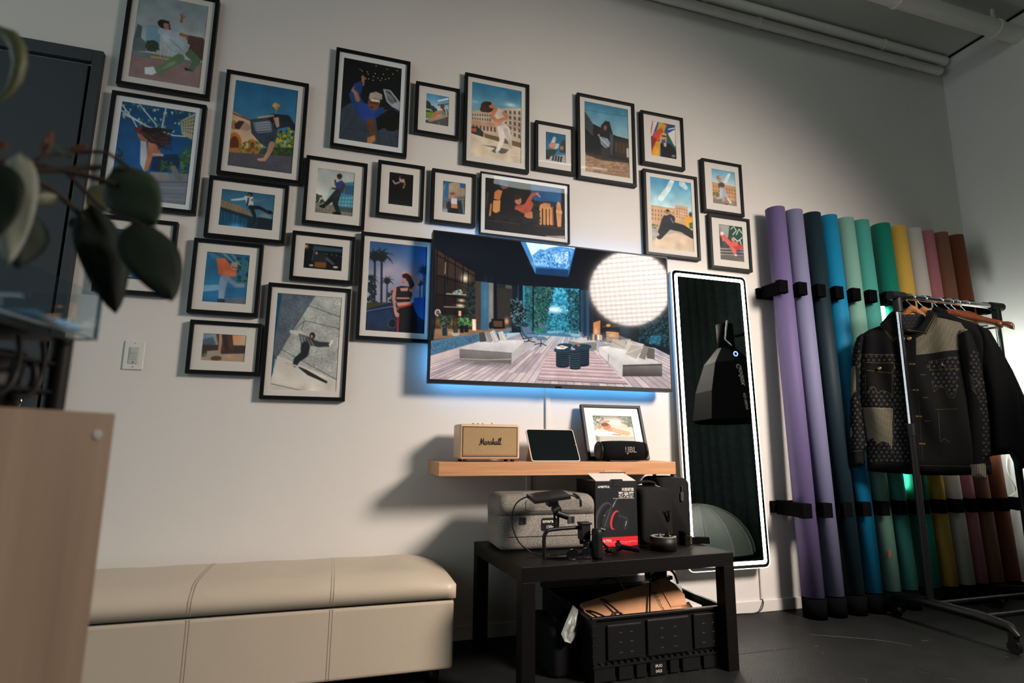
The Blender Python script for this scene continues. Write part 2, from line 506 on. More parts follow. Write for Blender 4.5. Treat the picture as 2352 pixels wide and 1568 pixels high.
# cable covers on the wall
rc = empty('cable_raceway', (0.994, 0, 0.765), 0, 'white cable cover on wall between television and shelf', 'cable cover')
MB().box(-.012, .012, -.012, 0, 0, .55).build('cover', m_trim, rc, bevel=.003)
rc = empty('cable_raceway', (0.897, 0, 0.30), 0, 'white cable cover on wall below the oak shelf', 'cable cover')
MB().box(-.012, .012, -.012, 0, 0, .405).build('cover', m_trim, rc, bevel=.003)
rc = empty('cable_raceway', (2.172, 0, 0.062), 0, 'slim white cable cover under lit mirror near floor', 'cable cover')
MB().box(-.008, .008, -.010, 0, 0, .172).build('cover', m_trim, rc, bevel=.002)
o = MB().tube([(2.172, -.006, .064), (2.165, -.02, .045), (2.14, -.03, .018), (2.10, -.03, .006), (2.05, -.025, .006), (1.99, -.02, .006)], .0028, 8).build('power_cord', m_blackplastic)
tag(o, 'thin dark power cord dropping from mirror cable cover to floor', 'cord')

# ------------------------------------------------------------------ framed pictures
m_frame = mat('black frame lacquer', (0.003, 0.0036, 0.0045), 0.45, spec=0.25, noise=0.25, nscale=40, bump=0.04, bscale=300)
m_matw = mat('warm white mat board', 'ded8d0', 0.9, noise=0.02, nscale=200, bump=0.05, bscale=900, spec=0.1)
m_matc = mat('cool white mat board', 'e2e3e3', 0.9, noise=0.02, nscale=200, bump=0.05, bscale=900, spec=0.1)
m_print = vcol_mat('photo print', 0.55, spec=0.25)
m_plexi = glass_mat('frame glazing', 0.9, (0.97, 0.98, 0.98), 0.02, 1.45, wav=0.05)
m_matedge = m_matc

def ring(mb, x0, x1, z0, z1, bw, yf, yb, bz=None):
    """rectangular frame with mitred corners; yf is nearer the room"""
    bz = bw if bz is None else bz
    if not isinstance(bw, tuple): bw = (bw, bw)
    if not isinstance(bz, tuple): bz = (bz, bz)
    O = [(x0, z0), (x1, z0), (x1, z1), (x0, z1)]; I = [(x0+bw[0], z0+bz[0]), (x1-bw[1], z0+bz[0]), (x1-bw[1], z1-bz[1]), (x0+bw[0], z1-bz[1])]
    vs = [(x, yf, z) for x, z in O]+[(x, yf, z) for x, z in I]+[(x, yb, z) for x, z in O]+[(x, yb, z) for x, z in I]
    fs = []
    for i in range(4):
        j = (i+1) % 4
        fs += [(i, j, 4+j, 4+i), (8+j, 8+i, 12+i, 12+j), (j, i, 8+i, 8+j), (4+i, 4+j, 12+j, 12+i)]
    return mb.add(vs, fs)

def picture(rect, pr, art, label, bw=.016, cool=False, gain=1.12, depth=.027, root=None):
    x0, x1, z0, z1 = rect; cx = (x0+x1)/2; w2 = (x1-x0)/2; h = z1-z0
    t = root or empty('picture_frame', (cx, 0, z0), 0, label, 'picture frame', 'framed dance photographs on the wall')
    yb = -.0015; yf = yb-depth
    ring(MB(), -w2, w2, 0, h, bw, yf, yb).build('frame', m_frame, t, bevel=.0015)
    p0, p1, q0, q1 = pr[0]-cx, pr[1]-cx, pr[2]-z0, pr[3]-z0
    e_ = bw-.002
    ring(MB(), -w2+e_, w2-e_, e_, h-e_, (p0+w2-e_, w2-e_-p1), yf+.009, yf+.0115, (q0-e_, h-e_-q1)).build('mat_board', m_matc if cool else m_matw, t)
    me = grid_mesh('print', art.done(gain, .055), (p0-.002, yf+.0118, q1+.002), (p1-p0+.004, 0, 0), (0, 0, -(q1-q0+.004)))
    link('print', me, m_print, t)
    MB().add([(-w2+e_, yf+.006, e_), (w2-e_, yf+.006, e_), (w2-e_, yf+.006, h-e_), (-w2+e_, yf+.006, h-e_)], [(0, 1, 2, 3)]).build('glazing', m_plexi, t)
    MB().box(-w2+e_, w2-e_, yb-.006, yb-.004, e_, h-e_).build('backing_board', m_dark, t)
    return t

T_PM = 470
def art(pr, q, bg='808080'): return Art(int((pr[1]-pr[0])*T_PM), int((pr[3]-pr[2])*T_PM), q, bg)

SKIN, SKIN2 = 'b98468', '8a5a44'
# 1 leaning dancer in denim jacket and green trousers
r, p = (-.954, -.600, 2.321, 2.815), (-.915, -.643, 2.368, 2.773)
a = art(p, [(1047, -40), (1572, 45), (1492, 668), (967, 572)])
a.g('7f8c90', 'a8b0ae', v0=0, v1=.6).blob(1400, 160, 150, 60, '98a2a4', .5)
a.p([(1035, 190), (1070, 210), (1060, 300), (1010, 300)], '4b5d66').wins([(1035, 200), (1068, 215), (1058, 290), (1015, 290)], 3, 7, '33434c')
a.p([(1100, 205), (1140, 195), (1200, 215), (1190, 380), (1090, 360)], '6d93a6').wins([(1100, 210), (1190, 220), (1180, 350), (1090, 340)], 5, 12, '86aabc', .5, .5)
a.p([(1000, 300), (1060, 290), (1100, 330), (1095, 390), (1000, 385)], '5d6668')
a.e(1140, 350, 48, 42, '2d3a2c').leaf([(1095, 310), (1190, 320), (1185, 390), (1095, 385)], 40, 10, ['26332a', '3a4a36'])
a.p([(1400, 265), (1520, 285), (1535, 320), (1515, 460), (1400, 430)], '5d4038').wins([(1400, 275), (1518, 295), (1510, 440), (1400, 420)], 7, 8, '2c2528')
a.p([(940, 370), (1560, 480), (1540, 520), (940, 430)], '69757a').p([(1130, 420), (1330, 450), (1330, 462), (1130, 436)], 'b49a50')
a.p([(940, 415), (1540, 500), (1500, 680), (940, 590)], '8c7370')
for k in range(9): a.l([(940, 440+k*17), (1540, 520+k*19)], 2.5, '735c5a')
for k in range(14): a.l([(960+k*44, 420+k*5), (920+k*46, 600+k*6)], 1.6, '7a6462')
for x in (1205, 1235, 1260): a.l([(x, 340), (x-8, 430)], 4, 'c8ccc8')
a.l([(1340, 440), (1250, 490), (1185, 530)], 74, '5f7657', 52).l([(1410, 400), (1470, 455), (1430, 520)], 62, '52684c', 46)
a.l([(1300, 470), (1210, 520)], 22, '74896a').p([(1160, 500), (1215, 500), (1220, 560), (1170, 550)], '687e60')
a.p([(1085, 505), (1150, 500), (1170, 545), (1140, 560), (1088, 552)], 'd4d8dc').p([(1375, 505), (1440, 530), (1380, 530)], '26282a')
a.p([(1175, 225), (1260, 225), (1340, 290), (1420, 340), (1400, 385), (1370, 415), (1270, 385), (1210, 300)], '9aa8b2')
a.p([(1195, 250), (1290, 255), (1380, 330), (1370, 390), (1290, 375), (1225, 310)], 'aab6be').l([(1270, 300), (1370, 390)], 6, '7f909c')
a.l([(1290, 235), (1335, 205), (1355, 170)], 44, '93a1aa', 34).l([(1200, 240), (1290, 262), (1345, 265)], 46, 'a4b0b9', 34)
a.l([(1350, 262), (1395, 275), (1408, 268)], 26, SKIN2, 10).l([(1395, 275), (1390, 300)], 10, SKIN2)
a.l([(1355, 165), (1360, 135), (1345, 110)], 24, SKIN2, 6).l([(1360, 135), (1368, 105)], 8, SKIN2).l([(1362, 138), (1384, 130)], 8, SKIN2)
a.e(1225, 190, 48, 32, '1d1717', 20).e(1245, 196, 24, 34, 'a4755f').p([(1215, 165), (1262, 165), (1275, 230), (1262, 230), (1262, 185), (1225, 180)], '231a1a').l([(1238, 208), (1250, 210)], 4, '7a3c3c')
picture(r, p, a, 'black framed photo of dancer leaning back in pale jacket and green trousers on bricks')

# 2 woman with swinging hair under leaf canopy
r, p = (-.963, -.605, 1.784, 2.289), (-.924, -.646, 1.823, 2.249)
a = art(p, [(920, 765), (1470, 850), (1392, 1537), (822, 1480)])
a.g('123e66', '1c5a96', v0=0, v1=.7)
rr = random.Random(3)
for k in range(90):
    x, y = rr.uniform(920, 1450), rr.uniform(770, 1000)
    if y > 780+ (x-900)*.42 + 90: continue
    L = rr.uniform(14, 34); c = rr.choice(['5d7f78', '86a29a', '71935a', '3f625e', 'a4b7ac'])
    a.p([(x-9, y+L*.2), (x, y-L*.2), (x+10, y+L*.1), (x+2, y+L)], c)
for q in ([(920, 790), (1000, 900), (1060, 1010)], [(1245, 820), (1215, 960)], [(905, 830), (1100, 950), (1300, 1020), (1440, 1030)], [(1050, 790), (1180, 950)], [(930, 860), (1200, 1000)]): a.l(q, 9, 'b9c4c8')
a.p([(1350, 910), (1465, 850), (1450, 1060), (1360, 1010)], '9a947c').wins([(1360, 915), (1460, 865), (1448, 1020), (1365, 990)], 5, 5, '46555c')
a.p([(1060, 1040), (1100, 1050), (1110, 1200), (1090, 1300), (1055, 1230)], 'b4bcc2')
a.leaf([(1340, 1160), (1400, 1090), (1445, 1130), (1425, 1310), (1340, 1290)], 70, 14, ['3b5c2e', '52763a', '2c4626'])
a.leaf([(860, 1160), (900, 1110), (950, 1200), (940, 1240), (860, 1240)], 30, 12, ['1b2c38', '2c3f4a'])
a.p([(800, 1300), (1420, 1300), (1400, 1560), (780, 1500)], '6d7580').p([(1130, 1290), (1260, 1295), (1270, 1345), (1120, 1345)], '84807e')
for k, c in enumerate(('3a434c', '8c929a', '565e68', '8a9098')): a.l([(800, 1370+k*32), (1410, 1362+k*45)], 5, c)
a.p([(1150, 1165), (1330, 1155), (1350, 1230), (1330, 1280), (1220, 1290), (1130, 1280)], '182e4c').leaf([(1210, 1210), (1290, 1205), (1280, 1280), (1200, 1280)], 30, 12, ['2f4f30', '3d6238'])
a.l([(1300, 1260), (1330, 1320), (1350, 1360)], 44, '6f6b68', 26)
a.p([(1110, 1070), (1180, 1090), (1220, 1170), (1130, 1180)], 'a66a52').l([(1135, 1090), (1125, 1180), (1100, 1270)], 48, 'b27458', 30).l([(1150, 1160), (1220, 1165)], 18, 'b49aa0')
a.e(1085, 1010, 50, 58, '9a5e4c', -20)
for k in range(60): a.l([(1040+rr.uniform(-15, 40), 965+rr.uniform(-8, 30)), (1160+rr.uniform(-30, 40), 985+rr.uniform(-20, 90)), (1270+rr.uniform(-90, 30), 990+rr.uniform(-20, 150))], 11, rr.choice(['2a1a1a', '3c2523', '4c2e2a', '201416']), 6)
a.e(1046, 975, 30, 16, '6a2a2a', -30)
picture(r, p, a, 'black framed photo of woman with long swinging hair, partly behind the leaves', cool=True)

# 3 one-handed handstand before a mission church
r, p = (-.541, -.194, 1.980, 2.478), (-.502, -.239, 2.027, 2.438)
a = art(p, [(1771, 605), (2238, 684), (2190, 1305), (1707, 1245)])
a.g('1f5c84', '4d86a4', v0=0, v1=.75)
a.p([(1730, 850), (1760, 842), (1880, 905), (1990, 990), (1960, 1180), (1700, 1180)], 'c6a888').l([(1740, 850), (1880, 905), (1990, 975)], 12, '8c4a2c')
a.e(1765, 1080, 55, 85, 'b06a34').e(1765, 1085, 34, 62, '5c3018').e(1760, 940, 24, 34, 'a4774e').e(1895, 1090, 30, 50, 'b87840').e(1895, 1095, 14, 34, '64402a')
a.p([(1700, 1110), (1960, 1110), (1960, 1190), (1700, 1180)], 'a86a38').leaf([(1790, 1060), (1960, 1060), (1960, 1160), (1790, 1150)], 60, 12, ['7c7a30', '4c5a26', 'a08a3a'])
a.l([(2070, 820), (2065, 880)], 7, '8a7a52').leaf([(2045, 790), (2072, 772), (2100, 795), (2075, 825)], 40, 9, ['b08a48', 'd0a45c'])
a.leaf([(2060, 980), (2215, 960), (2215, 1180), (1960, 1180), (2000, 1090)], 160, 16, ['5a6a20', '8c8c24', '2c3c1c', '44561e', 'b4a430']).p([(1960, 1110), (2205, 1100), (2200, 1200), (1930, 1180)], '1c2a1c', .7)
a.p([(1690, 1140), (2220, 1170), (2200, 1320), (1690, 1270)], '4d4c54').noise(.05, 2, [(1690, 1140), (2220, 1170), (2200, 1320), (1690, 1270)])
a.p([(1880, 900), (2040, 880), (2090, 950), (2070, 1040), (2030, 1120), (1960, 1080), (1890, 1000)], '333d4c').p([(1900, 920), (2030, 905), (2040, 980), (1920, 990)], '68747e')
for k in range(5): a.l([(1920+k*3, 930+k*17), (2040, 915+k*18)], 4, 'aab0b4')
a.l([(2050, 890), (2150, 890), (2200, 960)], 66, '1f242c', 40).l([(2070, 950), (2160, 930)], 40, '252a33').p([(2050, 885), (2090, 880), (2095, 950), (2075, 960)], 'b8927a')
a.l([(1940, 885), (2050, 870)], 14, 'b8927a').e(1830, 950, 58, 30, 'b08a76', 15).p([(1765, 935), (1800, 908), (1840, 915), (1800, 975), (1770, 970)], '3c2a24')
a.l([(2040, 1080), (2020, 1140), (1985, 1195)], 44, 'b0826c', 26).e(1965, 1195, 34, 11, 'b88a74')
picture(r, p, a, 'black framed photo of one-handed handstand before an arched tan church')

# 4 leaping dancer above roof, landscape
r, p = (-.565, -.244, 1.693, 1.968), (-.513, -.300, 1.752, 1.916)
a = art(p, [(308, 153), (648, 193), (630, 418), (286, 385)])
a.g('2f607c', '5c8698')
for k in range(4): a.l([(560, 225+k*20), (650, 262+k*26)], 1.5, '2c4450')
a.p([(296, 220), (420, 262), (515, 318), (480, 330), (290, 262)], '86735c')
for k in range(9): a.l([(300+k*24, 225+k*9), (285+k*26, 262+k*8)], 2, '5c4c3c')
a.p([(290, 265), (500, 328), (640, 345), (640, 430), (280, 390)], '1d3444').p([(300, 290), (480, 345), (470, 395), (290, 375)], '24506c')
for k in range(9): a.l([(300+k*22, 290+k*6), (294+k*22, 380+k*3)], 2.5, rr.choice(['0c1c28', '3c86b4', '16303f']))
a.blob(400, 390, 70, 22, '4ca6e0', .8).p([(300, 425), (328, 385), (318, 425)], 'd8ecf8')
a.p([(535, 330), (560, 308), (610, 320), (620, 345)], '70808a').p([(540, 330), (640, 345), (640, 430), (530, 410)], '1c2830')
a.p([(450, 200), (505, 205), (510, 260), (470, 262)], 'b4c0c6').l([(465, 215), (420, 222), (372, 226)], 18, 'b8c4ca', 8).l([(500, 225), (540, 232), (590, 220)], 16, '5c6c74', 6)
a.e(488, 190, 15, 17, '201a1c').e(484, 196, 8, 9, SKIN2).l([(478, 215), (470, 260)], 10, '2a2024')
a.l([(490, 270), (545, 272), (610, 305)], 26, '1c2228', 14).e(615, 300, 16, 9, '14181c', 40).l([(500, 280), (515, 320), (520, 350), (495, 385)], 26, '1f262c', 12)
picture(r, p, a, 'black framed landscape photo of dancer leaping with arms spread above wooden roof')

# 5 hidden behind the leaves
r, p = (-.939, -.663, 1.420, 1.742), (-.887, -.721, 1.484, 1.689)
a = art(p, [(748, 350), (1040, 382), (1005, 690), (700, 660)])
a.g('1c4a6c', '2a6288').e(900, 520, 50, 60, '2c2c34').l([(900, 560), (860, 640)], 60, '34505c').p([(690, 600), (1010, 630), (1010, 700), (690, 670)], '24505e')
a.p([(800, 640), (850, 645), (848, 655), (800, 650)], 'a06070')
picture(r, p, a, 'black framed photo with deep blue scene half covered by hanging leaves')

# 6 seated man in orange hoodie, blue reflection
r, p = (-.597, -.327, 1.360, 1.682), (-.545, -.379, 1.413, 1.629)
a = art(p, [(215, 555), (488, 580), (460, 893), (181, 875)])
a.g('235c80', '3a7aa0').p([(210, 555), (370, 570), (420, 640), (250, 600)], '41708a')
for k in range(5): a.l([(255+k*30, 560+k*3), (380+k*14, 640+k*6)], 5, rr.choice(['7a94a2', '1d3c50']))
a.leaf([(400, 600), (480, 600), (465, 800), (400, 800)], 50, 12, ['2c4c38', '1c3a40', '4a6438'])
a.p([(185, 770), (470, 790), (460, 893), (181, 875)], '2a6690').p([(195, 770), (290, 765), (290, 800), (190, 810)], '6c9cb8').p([(300, 850), (460, 840), (455, 893), (300, 880)], '586470')
a.p([(275, 600), (330, 600), (360, 640), (400, 660), (400, 700), (360, 720), (290, 700)], 'b5603f').l([(330, 690), (385, 700)], 28, 'c06a48').e(385, 650, 20, 24, 'b88468').e(388, 635, 22, 12, '8c9284')
a.l([(372, 656), (405, 662)], 4, '50282a').l([(320, 730), (310, 800), (305, 850)], 50, '7c90a8', 34).l([(330, 720), (400, 770), (440, 770)], 30, '708498', 24).e(305, 865, 26, 12, '2a3238')
picture(r, p, a, 'black framed photo of seated man in orange top beside blue glass reflections')

# 7 dancer inverted on a rooftop at sunset, landscape
r, p = (-.579, -.305, 1.110, 1.332), (-.527, -.364, 1.167, 1.279)
a = art(p, [(190, 1078), (466, 1095), (451, 1267), (174, 1248)])
a.g('6f8292', 'c0a488', horiz=True).p([(185, 1120), (250, 1105), (270, 1150), (180, 1160)], '4c6070').p([(174, 1150), (455, 1160), (455, 1210), (174, 1210)], '403430')
a.blob(390, 1120, 45, 30, 'e0884c', .9).p([(270, 1085), (370, 1090), (380, 1180), (290, 1190)], '4e3a30').leaf([(175, 1190), (215, 1200), (215, 1250), (172, 1250)], 30, 8, ['5c6a44', '3a4630'])
a.p([(174, 1225), (460, 1210), (460, 1275), (174, 1255)], 'a38a74').p([(215, 1190), (300, 1185), (300, 1230), (215, 1230)], '98907c')
a.l([(300, 1090), (296, 1150), (290, 1200)], 22, 'a4846c', 14).e(272, 1235, 34, 15, '5c4434').e(352, 1228, 10, 9, 'd88450').l([(320, 1100), (340, 1190)], 30, '3c2c28')
picture(r, p, a, 'black framed landscape photo of low sunset pose, lowest at left of the wall')

# 8 dancer kicking on concrete slope
r, p = (-.295, .049, 1.015, 1.516), (-.256, .010, 1.057, 1.474)
a = art(p, [(667, 822), (1077, 852), (1043, 1453), (617, 1440)])
a.g('8c9492', 'a3a5a0').noise(.05, 4)
a.p([(660, 815), (720, 820), (690, 1000), (640, 1330), (600, 1440)], '1c4a66').p([(700, 820), (905, 838), (760, 1070), (660, 1250), (640, 1200)], '54606a').noise(.06, 3, [(700, 820), (905, 838), (760, 1070), (660, 1250)])
a.p([(915, 838), (1085, 852), (1060, 1380), (700, 1230), (760, 1070)], 'a0a39e').noise(.05, 3, [(915, 838), (1085, 852), (1060, 1380), (700, 1230), (760, 1070)])
for q in ([(905, 838), (760, 1070), (640, 1260)], [(760, 1070), (840, 1000), (1060, 1050)], [(865, 905), (1075, 980)], [(720, 900), (800, 950)], [(840, 1000), (820, 1060)], [(690, 1180), (1055, 1380)]): a.l(q, 4, '4c5254')
for _ in range(50): a.e(rr.uniform(780, 1060), rr.uniform(900, 1320), 3, 3, '555a5a')
a.p([(670, 1220), (1060, 1385), (1043, 1453), (617, 1440)], 'c4beb4').l([(630, 1400), (830, 1445)], 4, '4c4c4a').p([(780, 1280), (850, 1310), (985, 1385), (980, 1398), (860, 1345)], '23272a')
a.l([(755, 1070), (810, 1080), (850, 1100)], 22, 'b4b2ac', 40).p([(800, 1080), (900, 1110), (880, 1160), (820, 1170)], '5e6264').l([(860, 1130), (930, 1150), (1000, 1150)], 44, '33383c', 26)
for k in range(4): a.l([(820+k*18, 1100+k*6), (830+k*24, 1150+k*5)], 4, 'a4a6a4')
a.p([(990, 1150), (1012, 1118), (1020, 1125), (1003, 1170)], 'd0ccc4').l([(845, 1160), (840, 1210), (790, 1250), (780, 1280)], 58, '22272b', 30).e(888, 1095, 18, 22, '2c2220').e(884, 1100, 9, 12, 'a07860').l([(720, 1268), (800, 1290)], 12, 'b0aea8')
picture(r, p, a, 'tall black framed photo of dancer kicking sideways on a grey concrete slope')

# 9 night scene, landscape
r, p = (-.215, .055, 1.538, 1.761), (-.160, .001, 1.597, 1.710)
a = art(p, [(840, 503), (1083, 524), (1076, 678), (832, 660)], '0c1014')
a.blob(848, 525, 22, 18, 'f0b070', 1.0).p([(900, 520), (1080, 540), (1080, 560), (890, 550)], '2a4452').l([(905, 535), (890, 610)], 9, '3a4850')
for k in range(6): a.e(920+k*30, 560+k*5, 3, 2.5, '9cc4dc')
a.p([(900, 575), (960, 560), (1000, 600), (960, 630), (890, 630)], '20242a').e(916, 566, 8, 9, 'a4765c').l([(980, 600), (1020, 630)], 16, '3c4448').e(1035, 650, 16, 6, 'b8b4a8').e(885, 640, 14, 6, 'a8a8a0')
a.p([(905, 620), (980, 622), (975, 655), (905, 655)], '6c4420').p([(832, 645), (1078, 665), (1076, 680), (830, 662)], '161a1e')
picture(r, p, a, 'small black framed night photo of person crouching beside a bright lamp')

# 10 man in blue vest on tiptoe
r, p = (-.181, .090, 1.800, 2.125), (-.129, .034, 1.860, 2.073)
a = art(p, [(925, 22), (1162, 50), (1145, 328), (905, 305)])
a.g('a2acaa', 'd2d0c4', v0=0, v1=.7).p([(1090, 115), (1158, 105), (1150, 280), (1010, 265), (1040, 180)], '3f7f92').p([(1095, 130), (1155, 128), (1153, 190), (1095, 185)], '35587a').wins([(1060, 200), (1150, 195), (1148, 270), (1050, 260)], 5, 3, '70a8b4')
a.leaf([(910, 190), (945, 180), (965, 240), (910, 245)], 40, 8, ['2c3a2c', '44503c']).p([(1005, 140), (1030, 145), (1010, 220), (980, 225)], '9cb8b8')
a.p([(900, 240), (1150, 268), (1145, 330), (900, 308)], '756f66').noise(.08, 2, [(900, 240), (1150, 268), (1145, 330), (900, 308)]).p([(1045, 260), (1148, 270), (1147, 300), (1040, 290)], '3c4c50')
a.p([(1040, 115), (1075, 98), (1098, 120), (1085, 180), (1040, 170)], '2c3f86').e(1063, 75, 16, 19, '4a3428').p([(1045, 66), (1080, 66), (1078, 78), (1048, 76)], '15171a')
a.l([(1090, 125), (1080, 160), (1020, 150)], 18, '4c3429', 11).l([(1040, 130), (1035, 100)], 11, '54392c').l([(1045, 180), (1000, 230), (960, 262)], 40, '1e2226', 20).l([(1050, 180), (1035, 240), (1055, 300)], 42, '23282b', 24).e(955, 265, 20, 8, '15181a', 15).e(1046, 305, 28, 10, '111416')
picture(r, p, a, 'black framed photo of man in blue vest balancing on tiptoe by teal building')

# 11 man in cap reaching up at night
r, p = (-.084, .267, 2.188, 2.695), (-.047, .226, 2.233, 2.653)
a = art(p, [(296, 178), (728, 256), (700, 848), (255, 785)], '08090b')
a.g('07080a', '15181d', v0=.2, v1=.6)
a.p([(280, 560), (370, 500), (440, 560), (715, 560), (715, 860), (250, 800)], '333d48')
for q in ([(350, 540), (262, 730)], [(400, 590), (275, 780)], [(460, 700), (440, 815)], [(600, 660), (660, 850)], [(540, 640), (560, 840)], [(330, 640), (450, 720), (700, 760)], [(290, 700), (460, 720)]): a.l(q, 3, '1d242c')
for x, y in ((536, 240), (617, 262), (690, 272), (418, 266), (432, 278), (470, 284), (528, 296), (588, 300), (658, 298), (477, 300), (515, 318), (548, 330), (578, 330), (604, 338), (628, 330), (480, 335), (512, 345), (566, 345), (440, 322), (460, 336)): a.e(x, y, 4, 4, 'e8d8b8')
a.p([(585, 408), (640, 415), (715, 510), (712, 570), (650, 540), (610, 500)], '9aa0a4').p([(600, 420), (635, 425), (690, 500), (650, 520), (620, 490)], '3c4246')
for k in range(6): a.l([(598+k*10, 420+k*8), (620+k*14, 500+k*8)], 2.5, 'c8ccd0')
a.e(650, 640, 75, 80, '0a0b0d').p([(530, 600), (700, 570), (600, 690), (545, 720)], '0c0d10')
a.l([(400, 400), (375, 460), (420, 560), (480, 620)], 72, '1f3c78', 90).p([(400, 500), (540, 540), (580, 560), (540, 620), (470, 640), (410, 600)], '23428a').l([(540, 600), (575, 560)], 40, '1c3870')
a.l([(400, 490), (385, 440), (362, 420)], 36, '9a6a50', 18).l([(372, 400), (356, 425)], 10, '9a6a50').l([(435, 375), (440, 340), (438, 318)], 30, '8c6250', 18).l([(440, 345), (428, 320)], 7, 'a07460').l([(445, 345), (455, 325)], 7, 'a07460')
a.l([(410, 400), (420, 370)], 34, '1d3568').e(518, 510, 44, 56, '6e4632', 10).p([(480, 480), (490, 440), (535, 428), (580, 450), (578, 490), (530, 480)], 'a49a8e').p([(490, 480), (560, 490), (565, 508), (500, 500)], 'cfc8bc')
a.l([(490, 510), (545, 520)], 6, '1c1210').e(505, 545, 14, 6, '3a2018').l([(490, 650), (500, 700), (515, 760)], 52, '5a3826', 40).p([(470, 770), (525, 750), (530, 790), (490, 820), (466, 815)], '9a6c3c')
picture(r, p, a, 'tall black framed night photo of man in cap reaching one hand upward', cool=True)

# 12 woman on park bench
r, p = (.298, .519, 2.324, 2.598), (.352, .465, 2.388, 2.547)
a = art(p, [(912, 444), (1081, 470), (1075, 690), (905, 664)])
a.g('3d80aa', 'b4cdd4', v0=0, v1=.5).l([(1000, 500), (1080, 480)], 12, 'e0e6e6').l([(1000, 530), (1080, 520)], 10, '2c6080')
a.leaf([(908, 500), (940, 510), (985, 560), (1000, 590), (908, 590)], 70, 10, ['24352c', '35473a', '1c2a28']).p([(905, 580), (1020, 585), (960, 630), (905, 625)], '6a8a3c')
a.p([(905, 640), (1080, 600), (1078, 692), (905, 666)], '4d4c50').l([(940, 640), (1070, 600)], 26, 'a4876a').l([(1000, 650), (1010, 672)], 7, '8c7256').l([(1060, 560), (1072, 600)], 8, '5a4030')
a.l([(960, 608), (1000, 590), (1040, 580)], 24, 'b8704c', 30).p([(1020, 570), (1050, 560), (1056, 595), (1030, 605)], '4c8a78').e(1030, 540, 15, 19, '6c3828').l([(1035, 552), (1046, 575)], 14, '7c4430').l([(980, 580), (1020, 570)], 9, 'c08060')
picture(r, p, a, 'small black framed photo of woman seated on a park bench')

# 13 dancer in white before palazzo
r, p = (.543, .888, 2.203, 2.699), (.582, .847, 2.252, 2.658)
a = art(p, [(1255, 354), (1625, 430), (1622, 968), (1243, 910)])
a.g('2b6d92', '7aa6b6', v0=0, v1=.4).blob(1540, 530, 60, 22, 'c8d8dc', .9).blob(1490, 500, 50, 30, '5a8ca4', .5).blob(1280, 505, 40, 12, 'a8c4cc', .6)
a.p([(1248, 570), (1400, 570), (1500, 555), (1625, 555), (1625, 830), (1250, 760)], 'bfa992').p([(1250, 640), (1400, 660), (1620, 690), (1620, 720), (1250, 680)], 'b58e74')
a.wins([(1255, 590), (1400, 590), (1400, 660), (1255, 640)], 8, 2, '4d5458', .5, .6).wins([(1490, 565), (1622, 570), (1622, 790), (1490, 740)], 4, 5, '48505a', .45, .65).wins([(1255, 670), (1440, 690), (1440, 740), (1255, 710)], 7, 1, '5c443a', .5, .7)
a.p([(1245, 690), (1300, 690), (1345, 735), (1340, 770), (1245, 735)], '34302e').p([(1250, 700), (1290, 700), (1290, 730), (1250, 725)], 'a4583c').p([(1350, 740), (1620, 810), (1620, 850), (1350, 780)], '6a5440')
a.p([(1240, 735), (1350, 770), (1625, 850), (1622, 980), (1240, 920)], 'c8b9a2').p([(1330, 825), (1420, 835), (1530, 860), (1505, 888), (1440, 892), (1400, 870), (1430, 850)], '595450')
a.p([(1440, 690), (1500, 670), (1535, 700), (1550, 780), (1530, 810), (1500, 770), (1470, 850), (1440, 890), (1430, 870), (1470, 770)], 'd4cbc0').l([(1505, 720), (1535, 790), (1545, 850)], 36, 'b8afa6', 24).l([(1470, 720), (1480, 790), (1450, 860)], 44, 'dcd4ca', 28)
a.p([(1420, 545), (1470, 560), (1520, 640), (1490, 670), (1440, 660), (1420, 610)], 'cdbfb0').l([(1430, 560), (1405, 615), (1440, 650), (1510, 630)], 34, 'b57a5c', 24).l([(1490, 590), (1520, 620), (1460, 660)], 26, 'c08264', 18)
a.e(1370, 545, 48, 40, '3a2420', 30).e(1345, 560, 28, 24, '452a24').e(1400, 530, 20, 27, 'ad7458', -15).e(1385, 520, 18, 14, '33201c').e(1445, 890, 22, 10, 'c8bfb4').e(1548, 860, 14, 10, 'c8bfb4')
picture(r, p, a, 'tall black framed photo of dancer in white trousers before an old palace facade')

# 14 woman against black
r, p = (.137, .357, 1.879, 2.154), (.192, .304, 1.944, 2.104)
a = art(p, [(637, 1031), (814, 1056), (804, 1292), (624, 1270)], '090808')
a.l([(665, 1098), (680, 1120), (712, 1108)], 11, 'a58474', 12).l([(738, 1090), (748, 1118), (738, 1150)], 12, '9a7868', 10).p([(706, 1082), (748, 1088), (745, 1115), (715, 1112)], 'b08c7a').p([(712, 1108), (745, 1112), (740, 1140), (712, 1135)], '181214')
a.e(722, 1075, 12, 15, 'a07a68').e(728, 1072, 13, 15, '140f0f').blob(690, 1240, 40, 18, '1f1d20', .6)
picture(r, p, a, 'small black framed photo of woman posing against a black background')

